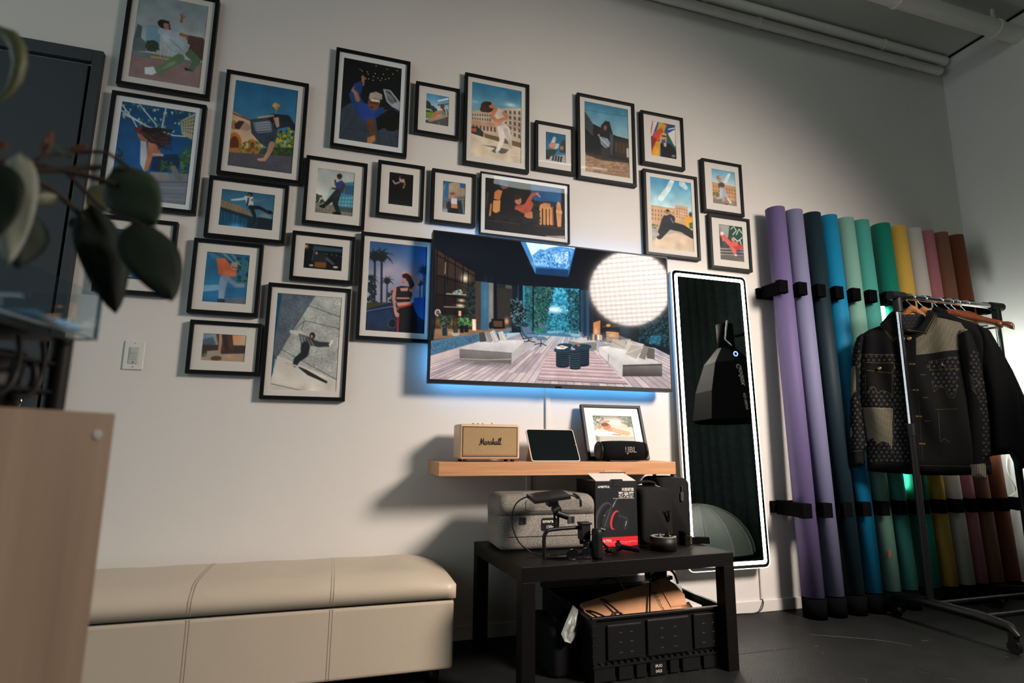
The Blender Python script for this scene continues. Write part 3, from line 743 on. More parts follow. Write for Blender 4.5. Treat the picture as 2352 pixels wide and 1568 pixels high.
# 15 woman under tower
r, p = (.392, .612, 1.877, 2.152), (.448, .560, 1.938, 2.098)
a = art(p, [(1037, 1097), (1205, 1120), (1201, 1350), (1028, 1330)])
a.g('27567e', '4c7ea0').p([(1085, 1120), (1160, 1105), (1165, 1240), (1080, 1240)], 'b09a80').wins([(1088, 1125), (1160, 1112), (1162, 1235), (1084, 1235)], 6, 10, '5f574f', .4, .7).p([(1165, 1150), (1200, 1155), (1200, 1210), (1165, 1210)], '94846e')
a.p([(1030, 1235), (1200, 1200), (1200, 1300), (1030, 1300)], '6c6e72').wins([(1035, 1240), (1200, 1210), (1200, 1290), (1035, 1290)], 9, 4, '37424c', .6, .5).p([(1030, 1150), (1060, 1120), (1035, 1250)], '707a70')
a.p([(1070, 1250), (1170, 1240), (1185, 1340), (1060, 1335)], '23282c').p([(1098, 1225), (1140, 1225), (1142, 1270), (1098, 1268)], 'c8ccd4').p([(1100, 1265), (1142, 1268), (1145, 1300), (1098, 1296)], 'b8805e').p([(1090, 1295), (1148, 1300), (1150, 1345), (1080, 1340)], '0e1012').e(1112, 1205, 16, 20, 'bd7e66').e(1108, 1192, 18, 11, '8c4c38').p([(1030, 1310), (1070, 1300), (1075, 1340), (1028, 1335)], '909498')
picture(r, p, a, 'small black framed photo of woman standing under a tall stone tower')

# 16 thin-framed landscape with ruins
r, p = (.634, 1.114, 1.850, 2.177), (.662, 1.089, 1.877, 2.151)
a = art(p, [(1357, 1067), (1952, 1157), (1952, 1530), (1350, 1460)], '0b0a0c')
a.p([(1465, 1085), (1535, 1095), (1530, 1140), (1490, 1160), (1465, 1130)], '1f4468').p([(1700, 1120), (1925, 1150), (1925, 1260), (1700, 1240)], '1d4f7c').p([(1708, 1240), (1925, 1262), (1925, 1290), (1708, 1290)], '14293c')
a.p([(1430, 1180), (1455, 1160), (1490, 1170), (1470, 1240), (1425, 1230)], 'b8743c').p([(1480, 1130), (1520, 1125), (1535, 1150), (1490, 1160)], '6c4a30').p([(1420, 1240), (1475, 1240), (1470, 1320), (1440, 1335), (1415, 1320)], 'c48a54').p([(1370, 1180), (1388, 1180), (1372, 1300), (1360, 1300)], '3a2c20').l([(1405, 1270), (1395, 1350)], 14, 'b47644')
for x in (1772, 1800, 1826, 1850): a.l([(x, 1300), (x, 1415)], 20, 'bb7f50').l([(x-5, 1300), (x-5, 1415)], 6, 'd69c66')
a.p([(1764, 1275), (1800, 1258), (1845, 1265), (1845, 1305), (1764, 1300)], 'c88a56').p([(1888, 1270), (1900, 1250), (1918, 1262), (1928, 1330), (1920, 1455), (1895, 1445), (1885, 1330)], 'c0845a').p([(1885, 1310), (1930, 1320), (1930, 1340), (1885, 1330)], 'd6a070').l([(1860, 1290), (1862, 1420)], 10, '8a5a3a')
a.leaf([(1705, 1240), (1760, 1260), (1765, 1410), (1720, 1400)], 60, 14, ['0f1812', '18241a']).p([(1350, 1375), (1955, 1440), (1955, 1535), (1350, 1465)], '141318').l([(1352, 1385), (1620, 1415), (1955, 1450)], 5, '3c342e').p([(1800, 1500), (1955, 1500), (1955, 1535), (1850, 1530)], '8c8276')
a.p([(1580, 1280), (1650, 1270), (1690, 1220), (1720, 1270), (1700, 1320), (1660, 1345), (1610, 1320)], 'a24c38').l([(1680, 1250), (1710, 1200), (1750, 1190)], 30, 'a84e38', 18).l([(1745, 1192), (1768, 1215)], 9, 'c09078').p([(1655, 1335), (1710, 1320), (1715, 1370), (1690, 1380), (1650, 1360)], 'b0704c').p([(1640, 1370), (1715, 1375), (1720, 1505), (1615, 1490), (1620, 1420)], '101013')
a.e(1605, 1240, 26, 34, 'b8795c', -15).e(1600, 1215, 30, 20, '241410', -15).l([(1585, 1215), (1580, 1240)], 10, '2a1812').l([(1590, 1300), (1640, 1310)], 22, 'a85240')
t16 = picture(r, p, a, 'thin black edged landscape photo of dancer among golden ruins above the television', bw=.007, cool=True, depth=.02)

# 17 headstand with gear
r, p = (.922, 1.144, 2.231, 2.505), (.982, 1.094, 2.293, 2.454)
a = art(p, [(172, 467), (321, 495), (321, 706), (172, 680)])
a.g('1f5878', '3f7a96').l([(238, 520), (222, 570)], 26, 'b8c2c8').e(228, 572, 30, 22, 'b4805e').p([(250, 555), (275, 560), (268, 590), (235, 605)], 'a6b4c4').p([(270, 580), (300, 530), (322, 530), (322, 630), (275, 620)], '2c3a3c').e(290, 590, 14, 16, '9c6a54')
a.p([(172, 600), (260, 600), (240, 640), (172, 650)], '2a3434').p([(172, 650), (320, 640), (321, 706), (172, 680)], '9c9c9e').wins([(225, 640), (298, 650), (290, 695), (215, 680)], 4, 1, '23282c', .7, .9).p([(172, 645), (215, 640), (200, 670), (172, 668)], '1c2224')
picture(r, p, a, 'small black framed photo of upturned dancer with city tower behind')

# 18 hooded figure on cobbles
r, p = (1.160, 1.507, 2.218, 2.712), (1.206, 1.469, 2.266, 2.674)
a = art(p, [(457, 236), (784, 304), (804, 815), (473, 768)])
a.g('35728f', '9db7bd', v0=0, v1=.55)
a.l([(460, 300), (600, 330), (790, 355)], 2.5, '30505c').l([(520, 392), (660, 415), (790, 430)], 2, '6c8a94').p([(460, 305), (530, 410), (590, 440), (700, 500), (795, 525), (795, 700), (470, 620)], '15171a')
for k in range(7): a.l([(462, 310+k*18), (530, 412+k*14)], 3, '6c7c80')
a.p([(680, 515), (795, 528), (797, 680), (680, 640)], '2c2622').wins([(690, 540), (795, 550), (797, 640), (690, 620)], 4, 1, '4a3426', .7, .9).p([(775, 590), (797, 590), (797, 680), (778, 660)], 'a8a49c')
a.p([(470, 620), (600, 650), (798, 700), (806, 820), (472, 770)], '8a6e58')
for k in range(8):
    for j in range(14):
        y = 655+k*k*1.2+k*9; x = 470+j*27+(k % 2)*13
        a.e(x, y+j*2.5, 11+k*.5, 3.5+k*.5, rr.choice(['a58467', '96775c', '7c634e', 'b08c6c']))
a.p([(480, 600), (800, 660), (800, 700), (600, 680), (480, 640)], '25211f', .8)
a.p([(590, 420), (620, 388), (650, 395), (665, 450), (680, 500), (670, 570), (640, 600), (600, 590), (570, 500)], '1c1f22').p([(575, 500), (640, 520), (660, 560), (630, 600), (590, 560)], '7c868e').l([(580, 510), (650, 580)], 6, 'a8b0b6').l([(590, 540), (640, 590)], 5, '50585e').e(620, 440, 13, 20, '7c5038').e(573, 495, 9, 10, 'b06a44')
a.p([(590, 590), (660, 590), (655, 640), (640, 675), (600, 670)], '2f2b28').p([(655, 480), (680, 490), (675, 640), (660, 640)], '3c4c5a')
picture(r, p, a, 'tall black framed photo of hooded figure standing on cobblestones')

# 19 woman in sunglasses with bright shapes
r, p = (1.546, 1.818, 2.363, 2.684), (1.609, 1.769, 2.426, 2.634)
a = art(p, [(952, 385), (1138, 420), (1155, 674), (967, 643)])
a.g('1c4a84', '2a5c90').p([(952, 385), (1010, 395), (975, 500), (958, 500)], 'c4c8cc').l([(975, 390), (962, 490)], 8, 'c84030').p([(1020, 400), (1080, 410), (1060, 470), (1030, 500), (1000, 470)], 'c09438').p([(985, 470), (1040, 440), (1060, 480), (1020, 540), (965, 640)], 'c04a30').p([(1000, 540), (1035, 540), (1030, 650), (968, 640)], 'c8942c').p([(970, 500), (1010, 520), (970, 610)], '8a2c28')
a.p([(1085, 480), (1140, 450), (1145, 580), (1110, 540)], 'd4d0c4').l([(1050, 400), (1090, 420)], 14, '8c2a2c').l([(1090, 450), (1140, 440)], 8, 'e8e4dc').p([(1060, 470), (1085, 480), (1150, 600), (1140, 620)], '2f5a3c')
a.p([(1035, 560), (1060, 540), (1110, 560), (1150, 610), (1155, 674), (1040, 655)], '17191b').e(1056, 500, 21, 27, 'c08a6c').p([(1032, 490), (1050, 474), (1076, 488), (1080, 545), (1068, 545), (1066, 510), (1042, 505), (1042, 550), (1030, 545)], 'c49060').l([(1044, 498), (1072, 503)], 8, '14161a').p([(1055, 545), (1080, 550), (1075, 580), (1060, 575)], 'a8a4a0').e(1130, 645, 14, 9, '70787c')
picture(r, p, a, 'black framed photo of woman in sunglasses before red and yellow shapes')

# 20 seated dancer on rock before palace
r, p = (1.549, 1.892, 1.842, 2.334), (1.594, 1.855, 1.887, 2.295)
a = art(p, [(952, 805), (1257, 853), (1287, 1372), (973, 1337)])
a.g('3a83a8', 'b0ccd0', v0=0, v1=.4).l([(1120, 835), (1090, 900), (1040, 965)], 34, 'd4e0e0', 46, .75).l([(1190, 860), (1220, 890)], 46, 'c4d8dc', 30, .7)
a.p([(960, 1020), (1140, 1045), (1145, 1015), (1235, 1030), (1240, 1100), (1275, 1120), (1275, 1230), (965, 1200)], 'c09a76').wins([(968, 1040), (1140, 1060), (1140, 1150), (968, 1130)], 8, 3, '7a6455', .35, .6).wins([(1150, 1030), (1235, 1045), (1235, 1130), (1150, 1110)], 5, 4, '80685a', .4, .55).l([(962, 1020), (1140, 1046)], 5, 'a07a5a')
a.p([(1210, 1110), (1270, 1095), (1278, 1190), (1225, 1170)], 'd89c30').p([(1245, 1150), (1272, 1140), (1275, 1190), (1250, 1190)], '3c5c34').e(1255, 1085, 12, 18, '40482c').leaf([(970, 1160), (1015, 1160), (1015, 1190), (970, 1190)], 20, 8, ['4a5c44', '6c7a5c'])
a.p([(965, 1190), (1280, 1200), (1287, 1372), (973, 1337)], '9c948a').p([(975, 1290), (1020, 1250), (1150, 1222), (1230, 1245), (1287, 1270), (1287, 1375), (973, 1340)], 'c0ac96').blob(1200, 1310, 60, 40, 'd4c0aa', .5)
a.p([(1060, 1100), (1110, 1085), (1145, 1120), (1130, 1170), (1060, 1170)], '20262e').l([(1070, 1110), (1050, 1160), (1030, 1220)], 34, '1f252c', 24).l([(1130, 1110), (1105, 1095)], 24, '232931').e(1086, 1065, 15, 18, '8a6048').p([(1072, 1058), (1082, 1046), (1102, 1054), (1100, 1066)], '14161a').l([(1120, 1170), (1200, 1190), (1275, 1240)], 60, '14181c', 50).l([(1090, 1170), (1050, 1220), (1030, 1250)], 64, '181c20', 44).e(1000, 1232, 30, 16, '9ca0a4', 10).l([(1110, 1110), (1130, 1150)], 3, 'c8ccd0')
picture(r, p, a, 'tall black framed photo of dancer in dark tracksuit sitting before a long palace')

# 21 upside-down dancer before palace
r, p = (1.929, 2.201, 2.136, 2.458), (1.997, 2.156, 2.197, 2.407)
a = art(p, [(1411, 744), (1585, 771), (1603, 1027), (1428, 1003)])
a.g('5c98b4', 'b8ccd0', v0=0, v1=.4).l([(1545, 790), (1520, 840)], 20, 'dde4e2', 28, .8).p([(1422, 845), (1595, 880), (1600, 990), (1425, 960)], 'bd8e66').wins([(1425, 865), (1595, 895), (1597, 970), (1427, 940)], 9, 3, '7e5c48', .35, .55).p([(1425, 960), (1602, 985), (1603, 1027), (1428, 1003)], '857a6c').leaf([(1430, 920), (1470, 925), (1470, 950), (1430, 945)], 20, 8, ['4a5c38', '5e6c48'])
a.e(1470, 815, 20, 16, '8c7c6c', 30).l([(1480, 810), (1500, 812)], 14, 'b8a898').e(1478, 840, 15, 12, 'a89a90').e(1490, 868, 24, 20, '5c463a').p([(1480, 880), (1515, 890), (1545, 970), (1500, 990), (1485, 930)], 'a0a8b4').l([(1490, 900), (1485, 960), (1460, 968)], 18, 'b4bcc4', 12).l([(1520, 960), (1530, 1000)], 16, 'b07c5e', 10).l([(1540, 970), (1558, 995)], 14, 'c0c4c8').e(1528, 1006, 14, 6, '7a3c30')
picture(r, p, a, 'black framed photo of dancer bent double before tan palace, upper right')

# 22 dancer in red on steps
r, p = (1.958, 2.232, 1.808, 2.126), (2.026, 2.184, 1.866, 2.074)
a = art(p, [(1467, 1158), (1642, 1185), (1660, 1446), (1483, 1422)])
a.g('6c6c6a', '3c3c3e', v0=0, v1=.5).p([(1467, 1158), (1560, 1172), (1540, 1260), (1500, 1290)], '8c8c88').p([(1550, 1170), (1642, 1185), (1650, 1350), (1590, 1330), (1540, 1270)], '1e3e38')
for q in ([(1560, 1200), (1580, 1180), (1600, 1210), (1575, 1240)], [(1600, 1240), (1620, 1200), (1640, 1230)], [(1580, 1260), (1610, 1290), (1645, 1260)], [(1625, 1280), (1640, 1330)]): a.l(q, 7, 'b4c8a8')
for k in range(6): a.l([(1470+k*5, 1205+k*12), (1482+k*5, 1320)], 3, '2a2a2c')
for k in range(5): a.p([(1478, 1335+k*20), (1655, 1345+k*22), (1655, 1352+k*22), (1478, 1345+k*20)], '8c8780')
a.p([(1478, 1385), (1655, 1400), (1660, 1446), (1483, 1422)], '5c5854').l([(1490, 1235), (1540, 1290), (1580, 1330)], 26, 'c0544a', 36).p([(1570, 1290), (1610, 1290), (1620, 1340), (1590, 1370), (1550, 1340)], 'c45a54').l([(1590, 1340), (1650, 1325)], 30, 'b83838').l([(1580, 1350), (1595, 1385)], 28, 'c06860', 14).e(1578, 1275, 14, 15, 'b8806a').e(1497, 1230, 14, 12, 'd0c8c0', 40).l([(1600, 1370), (1655, 1360)], 10, '6c5088').e(1598, 1390, 10, 6, 'c8c4bc')
picture(r, p, a, 'black framed photo of dancer in red kicking on steps, beside the mirror')

# 23 woman with palm trees at dusk
r, p = (.078, .424, 1.292, 1.792), (.119, .383, 1.335, 1.752)
a = art(p, [(1260, 488), (1630, 527), (1608, 1082), (1228, 1060)])
a.g('2c5080', '8c8ca4', v0=0, v1=.45).blob(1400, 680, 130, 90, 'b0a0ac', .7).blob(1560, 560, 80, 90, '2a72c0', .6)
def palm(x, y0, y1, sz, c='182226'):
    a.l([(x, y0), (x-4, y1)], sz*.16, c)
    for k in range(17):
        an = R(-200+k*220/16); L = sz*(.75+.25*math.sin(k*2.1))
        mx, my = x+math.cos(an)*L*.55, y0+math.sin(an)*L*.55-sz*.08; ex, ey = x+math.cos(an)*L, y0+math.sin(an)*L+sz*.22
        a.l([(x, y0), (mx, my), (ex, ey)], sz*.12, c, sz*.03)
    a.e(x, y0, sz*.4, sz*.42, c)
palm(1295, 590, 900, 72); palm(1338, 590, 900, 80); palm(1372, 745, 900, 48); palm(1275, 730, 880, 46, '203036'); palm(1605, 680, 900, 60, '14364c'); palm(1580, 760, 880, 40, '1a3444')
a.leaf([(1250, 700), (1300, 720), (1300, 920), (1240, 920)], 50, 14, ['16242a', '1c2e30']).leaf([(1380, 820), (1430, 800), (1430, 900), (1380, 890)], 30, 12, ['16242a', '20342e']).p([(1240, 880), (1400, 880), (1400, 925), (1235, 925)], '3a3c24')
a.p([(1235, 925), (1400, 880), (1460, 910), (1615, 850), (1612, 1085), (1225, 1065)], '16243c').p([(1240, 940), (1390, 925), (1420, 1010), (1360, 1050), (1235, 1020)], '1d2f50').l([(1240, 935), (1400, 905), (1450, 930)], 6, '5a7090').e(1400, 1010, 30, 36, '2c3a4c').e(1404, 1012, 20, 26, '0d1218').p([(1540, 850), (1615, 845), (1612, 1000), (1540, 950)], '1d4c90').p([(1228, 1020), (1380, 1040), (1380, 1070), (1226, 1062)], '232c3c')
a.p([(1445, 900), (1530, 890), (1560, 960), (1560, 1080), (1420, 1072), (1440, 980)], '0f1014').l([(1440, 960), (1436, 1065)], 12, '8c1c2c').l([(1440, 912), (1526, 890)], 14, 'a02434').p([(1435, 870), (1515, 870), (1520, 890), (1440, 905)], 'b88470')
a.p([(1425, 785), (1460, 775), (1520, 780), (1530, 830), (1515, 875), (1430, 880)], '1a161c').p([(1452, 790), (1505, 785), (1500, 808), (1458, 808)], 'bc8672').p([(1430, 848), (1515, 848), (1514, 858), (1430, 858)], 'b07c68').l([(1420, 790), (1412, 860), (1425, 950)], 22, 'b07a66', 16).e(1434, 958, 14, 16, 'b07a66').l([(1525, 800), (1570, 740), (1510, 700), (1480, 690)], 28, 'a87a6c', 18).e(1478, 690, 14, 8, 'b8887a')
a.p([(1470, 760), (1480, 700), (1520, 710), (1545, 770), (1520, 800), (1500, 740)], '1c1216').e(1478, 740, 15, 26, 'b07c68', -8).l([(1466, 752), (1476, 754)], 4, '7a2c34').e(1490, 712, 24, 16, '1c1216')
picture(r, p, a, 'tall black framed photo of woman under palm trees, tucked behind television edge')

# ------------------------------------------------------------------ television
m_tvbody = mat('television casing', (0.006, 0.006, 0.007), 0.45, spec=0.25, noise=0.15, nscale=60)
tv = empty('television', (1.009, 0, 1.102), 0, 'large wall-mounted television showing a dark modern living room', 'television')
TW, TH = 0.615, 0.705
MB().box(-TW, TW, -.108, -.06, 0, TH).build('casing', m_tvbody, tv, bevel=.002)
MB().box(-.30, .30, -.06, -.035, .15, .52).build('rear_housing', m_tvbody, tv, bevel=.006)
MB().box(-.22, .22, -.035, -.0005, .2, .46).build('wall_mount', m_blackmetal, tv, bevel=.003)
a = Art(620, 352, [(143, 107), (2136, 347), (2168, 1465), (108, 1389)], '060d14')
a.g('050a11', '0b1720', v0=0, v1=.6).blob(300, 300, 500, 180, '10161c', .8)
# ceiling, left shelving and columns
a.p([(150, 255), (170, 262), (495, 465), (510, 960), (148, 965)], '2a201b').p([(165, 270), (490, 470), (490, 560), (160, 480)], '33261f').p([(160, 480), (490, 560), (495, 650), (158, 655)], '201a18').p([(155, 660), (500, 650), (505, 840), (150, 840)], '1a1514').p([(150, 840), (330, 840), (330, 960), (145, 960)], '3f2c1e')
a.blob(410, 520, 45, 50, 'd8c8a4', 1.0).blob(380, 710, 40, 18, 'd8bc90', .9).blob(370, 755, 50, 18, 'e8d4b0', .9).blob(420, 640, 70, 90, '5c4434', .5).blob(240, 900, 110, 40, 'a8743c', .7)
for q in ([(165, 262), (498, 462)], [(160, 310), (495, 500)], [(158, 490), (430, 570)], [(155, 655), (420, 690)], [(235, 300), (235, 840)], [(262, 315), (258, 560)], [(325, 350), (325, 830)], [(395, 395), (390, 560)], [(440, 420), (435, 830)], [(170, 262), (150, 960)]): a.l(q, 7, '08090b')
a.l([(250, 652), (420, 662)], 9, '9c8c74').l([(230, 765), (400, 770)], 8, '8c7860').l([(240, 380), (236, 480)], 5, 'b4a894')
a.leaf([(310, 620), (385, 620), (385, 655), (310, 655)], 30, 12, ['7c8c80', '4c6454', 'a4b4a4']).e(175, 815, 26, 30, 'c0b4a4').e(175, 815, 18, 22, '5c4c3c').p([(355, 800), (378, 800), (378, 845), (355, 845)], 'c8a078').leaf([(425, 580), (495, 560), (500, 840), (425, 840)], 90, 16, ['0e1816', '1a2824', '243430'])
for x0, x1, c in ((500, 548, '3c322c'), (548, 615, '33566c'), (615, 655, '6c6a64'), (655, 690, '2c3038'), (690, 760, '1c2024'), (760, 815, '4c4642'), (815, 870, '10181e')): a.p([(x0, 540+.13*(x0-500)), (x1, 540+.13*(x1-500)), (x1, 985), (x0, 965)], c)
a.blob(585, 700, 30, 200, '3c6a84', .6).blob(635, 720, 16, 170, '8c8a80', .6).p([(690, 600), (820, 610), (815, 940), (695, 930)], '2a2826').blob(770, 890, 26, 40, 'd8a070', .9)
a.p([(640, 868), (750, 872), (750, 955), (640, 950)], '0c0d0f').p([(655, 885), (735, 888), (735, 940), (655, 936)], '4a342a').e(632, 925, 15, 32, '121416').l([(672, 560), (675, 868)], 26, '0b0d10')
# skylight
a.p([(888, 198), (1364, 252), (1300, 508), (1018, 482)], '2b5f98').p([(1020, 428), (1300, 448), (1300, 508), (1018, 482)], '14365c').p([(888, 198), (935, 204), (1022, 415), (1018, 482)], '3f7ab0')
a.p([(935, 204), (1360, 252), (1300, 440), (1022, 412)], 'cfe8f6').p([(990, 320), (1060, 265), (1100, 275), (1140, 255), (1230, 240), (1356, 265), (1300, 440), (1022, 412)], '4e92cc').leaf([(1010, 330), (1150, 270), (1340, 270), (1300, 435), (1022, 405)], 832, 11.0, ['3f84c0', '68a8d8', '2f6cac', '88bce4']).leaf([(1180, 300), (1300, 290), (1290, 390), (1190, 380)], 192, 8.8, ['a8ccec', 'c0daf0', '5a98d0']).blob(1040, 395, 70, 25, '9cc8ea', .7)
# garden window
a.p([(905, 570), (1398, 605), (1398, 1025), (900, 985)], '1c5c6c').g('2f7f9c', '1c5a68', [(905, 570), (1398, 605), (1398, 1025), (900, 985)], .35, .75)
a.leaf([(1120, 600), (1395, 610), (1395, 800), (1130, 800)], 960, 13.2, ['2c8aa8', '3fa4c0', '1f6c8c', '58b4cc', '1a5870']).blob(1180, 790, 110, 40, 'd4eef4', 1.0).blob(1140, 850, 60, 40, '8cc8d8', .7)
a.leaf([(1120, 830), (1395, 820), (1395, 1010), (1100, 990)], 768, 12.1, ['1c6478', '2a8098', '124858', '3c98ac']).leaf([(1000, 590), (1180, 600), (1140, 740), (1110, 900), (1000, 960)], 832, 11.0, ['143a3c', '28564c', '0e2c30', '3a7064', '1f4a4c']).leaf([(930, 585), (995, 585), (995, 900), (920, 880)], 352, 9.9, ['12383e', '1f5054', '2c6a68']).leaf([(1290, 620), (1398, 625), (1398, 990), (1310, 960)], 512, 11.0, ['0f3440', '1c5054', '2a6870', '0c2a34']).leaf([(1020, 950), (1100, 960), (1100, 990), (1020, 985)], 96, 7.7, ['2c7a58', '1c5840'])
a.l([(905, 570), (900, 985)], 10, '08141a').l([(1000, 575), (996, 985)], 12, '0a181e').l([(1398, 605), (1398, 1025)], 10, '0a161c').l([(870, 570), (866, 960)], 10, '143848')
a.p([(860, 565), (1400, 600), (1400, 612), (860, 578)], '0a141a')
a.leaf([(805, 700), (880, 690), (935, 790), (930, 930), (840, 950), (805, 850)], 608, 9.9, ['0b1618', '1f3438', '3c5c64', '0a1012', '5c7c84'])
for x0, c in ((1402, '1c3c54'), (1428, '14283a'), (1452, '234258'), (1478, '101c28'), (1500, '1c2c38')): a.p([(x0, 620), (x0+26, 622), (x0+26, 1030), (x0, 1025)], c)
a.p([(1500, 640), (1900, 560), (2140, 700), (2155, 1100), (1890, 1060), (1510, 1000)], '141a20').blob(1780, 960, 90, 130, '33444c', .7)
a.p([(1512, 900), (1572, 880), (1570, 1060), (1510, 1050)], 'b8744a').blob(1535, 990, 22, 60, 'f0b878', .8).p([(1585, 870), (1735, 860), (1735, 1065), (1585, 1060)], '181a1e').p([(1622, 975), (1730, 985), (1728, 1062), (1622, 1062)], 'b8763c').blob(1670, 1010, 50, 36, 'f4c486', .9).l([(1590, 935), (1740, 930)], 8, '5c4430').e(1640, 925, 20, 14, 'b88848')
a.leaf([(1890, 880), (2150, 820), (2155, 1110), (1900, 1060)], 1056, 12.1, ['0c1c20', '16343c', '0a1418', '1f4854', '0e242a']).leaf([(2000, 1020), (2080, 1010), (2080, 1080), (1990, 1080)], 128, 11.0, ['1c5064', '2a6a80'])
# floor
FL = [(108, 1190), (540, 1060), (790, 990), (900, 985), (1300, 1000), (1560, 1060), (2030, 1115), (2158, 1180), (2168, 1465), (108, 1389)]
a.p(FL, 'a99b9c').g('8fb4c8', 'b8a4a0', FL, .62, .8)
for k in range(46):
    x = -500+k*74; c = rr.choice(['c8b8b2', '96888c', 'b8a6a2', '7c7078', 'd4c6c0', 'a8949a'])
    t0, t1 = .16, 1.0; vx, vy = 1330, 850
    def ry(xb, t): return (vx+(xb-vx)*t, vy+(1470-vy)*t)
    for s_ in range(3):
        ta = .25+.27*s_+rr.uniform(-.06, .06); tb = ta+.27
        a.p([ry(x, ta), ry(x+74, ta), ry(x+74, tb), ry(x, tb)], rr.choice(['c8b8b4', '9a8c92', 'b4a4a4', '857a84', 'd0c2be']), .55)
    a.l([ry(x, .22), ry(x, 1.0)], 2.2, '6c6068', 4)
a.p([(100, 1190), (112, 1060), (540, 985), (800, 945), (815, 960), (790, 990), (540, 1060)], '4a6a7c')
a.p([(140, 1050), (150, 955), (330, 955), (560, 965), (800, 950), (800, 958), (540, 992)], '7c5a40').blob(300, 990, 140, 24, 'c89868', .6).p([(118, 1075), (535, 998), (535, 1062), (112, 1188)], '3e6076').noise(.1, 3, [(118, 1075), (535, 998), (535, 1062), (112, 1188)])
a.p([(205, 940), (262, 935), (268, 1020), (210, 1022)], '5c6460').p([(215, 945), (255, 942), (258, 1015), (218, 1016)], '20262a').leaf([(190, 830), (290, 840), (280, 940), (200, 940)], 110, 13, ['121e1a', '26362c', '405044']).e(330, 1000, 34, 20, 'a4968a').p([(308, 930), (345, 930), (350, 990), (312, 990)], '2c3230')
a.leaf([(350, 870), (420, 850), (475, 900), (465, 930), (355, 925)], 130, 14, ['2c4c30', '42683c', '1c3424', '5c8050']).p([(368, 925), (400, 925), (400, 990), (370, 990)], '0e1114').p([(405, 925), (440, 925), (440, 985), (405, 985)], '101316').p([(472, 870), (506, 872), (508, 972), (474, 970)], 'd4b898').l([(488, 880), (490, 965)], 6, 'f4e4cc').l([(318, 850), (310, 960)], 6, '0a0b0c').l([(318, 850), (440, 852)], 6, '0a0b0c')
# patio and recliners
a.p([(1010, 985), (1400, 1005), (1395, 1030), (1000, 1005)], '3c6c88').l([(1025, 900), (1060, 940), (1140, 945)], 18, '18242c').p([(1035, 905), (1065, 900), (1080, 930), (1145, 935), (1145, 950), (1050, 950)], '4c6470')
a.p([(1110, 975), (1240, 968), (1255, 985), (1130, 995)], '6c96ac').p([(1300, 990), (1400, 1000), (1395, 1025), (1330, 1020)], '7ca4b8')
a.p([(880, 905), (965, 905), (1000, 985), (1040, 1000), (1035, 1025), (930, 1030), (900, 1000)], '34495c').p([(890, 910), (960, 910), (990, 990), (920, 1000)], '4c667c').e(925, 920, 36, 18, '24323e', 5).p([(920, 1000), (1030, 1000), (1040, 1018), (960, 1030)], '5c7890').l([(885, 985), (915, 1040), (985, 1030)], 8, '1a1a1c').l([(960, 1035), (955, 1060), (920, 1065)], 6, '101418').l([(955, 1058), (1015, 1070)], 6, '101418').l([(955, 1055), (985, 1045)], 5, '101418')
a.p([(1000, 1020), (1085, 1020), (1125, 1040), (1110, 1052), (1040, 1055)], '526c80').l([(1065, 1055), (1065, 1080)], 7, '101418').l([(1010, 1090), (1065, 1078), (1112, 1100)], 6, '101418').l([(1065, 1078), (1060, 1108)], 6, '101418')
# left sofa
a.blob(570, 1250, 300, 40, '5c5458', .8)
a.p([(532, 990), (580, 985), (770, 1010), (760, 1070), (540, 1075)], '3c3a3c')
a.p([(365, 1120), (500, 1072), (760, 1050), (915, 1048), (922, 1130), (812, 1260), (366, 1225)], '807a78').g('d8d4d0', 'b8b0ac', [(365, 1122), (505, 1072), (760, 1052), (915, 1050), (918, 1070), (815, 1160), (370, 1128)], .66, .78).p([(365, 1128), (812, 1160), (810, 1262), (366, 1226)], '6c6666').g('7c7674', '4c4646', [(365, 1140), (812, 1172), (810, 1250), (366, 1215)], .78, .9).p([(815, 1160), (918, 1068), (920, 1135), (812, 1258)], 'a8a09c').l([(365, 1212), (600, 1222), (808, 1215)], 5, 'c8a888')
for q, c in (([(578, 985), (612, 975), (645, 1060), (640, 1072), (600, 1070)], '8c8682'), ([(620, 985), (665, 962), (705, 1050), (700, 1070), (655, 1072)], 'a8a29c'), ([(695, 985), (735, 972), (775, 1040), (765, 1056), (715, 1058)], 'b4aca6')): a.p(q, c)
a.l([(600, 985), (630, 1065)], 8, '6c6662').l([(645, 975), (690, 1062)], 8, 'c4bcb4').l([(722, 980), (755, 1048)], 8, 'd0c8c0')
# far bench and right sofa
a.p([(1298, 1062), (1440, 1030), (1538, 1070), (1538, 1135), (1500, 1142), (1300, 1095)], '7c7470').p([(1298, 1058), (1440, 1028), (1538, 1066), (1400, 1075)], 'bcb4ae')
for k in range(7): a.p([(1460+k*22, 1005), (1474+k*22, 1005), (1474+k*22, 1055), (1460+k*22, 1050)], rr.choice(['dcd4c8', '8c9ca8', '3c4a54', 'c8a484']))
a.p([(1555, 1110), (1600, 1085), (1700, 1090), (2030, 1120), (2030, 1215), (2095, 1255), (2092, 1358), (1760, 1360), (1560, 1180)], '8c8480')
a.g('dad4ce', 'bcb4ae', [(1557, 1108), (1660, 1098), (1900, 1150), (2085, 1250), (1760, 1262), (1640, 1165)], .72, .84).p([(1640, 1165), (1760, 1262), (1756, 1355), (1632, 1240)], 'c0b8b2').p([(1557, 1110), (1640, 1165), (1635, 1240), (1560, 1170)], 'ccc4be')
a.p([(1760, 1262), (2092, 1252), (2092, 1358), (1758, 1360)], '47403f').g('6c6462', '2c2828', [(1762, 1275), (2092, 1265), (2092, 1358), (1758, 1360)], .84, .95).l([(1640, 1170), (1635, 1245)], 4, '5c5450').p([(1960, 1110), (2030, 1125), (2030, 1215), (1965, 1205)], '5c5450')
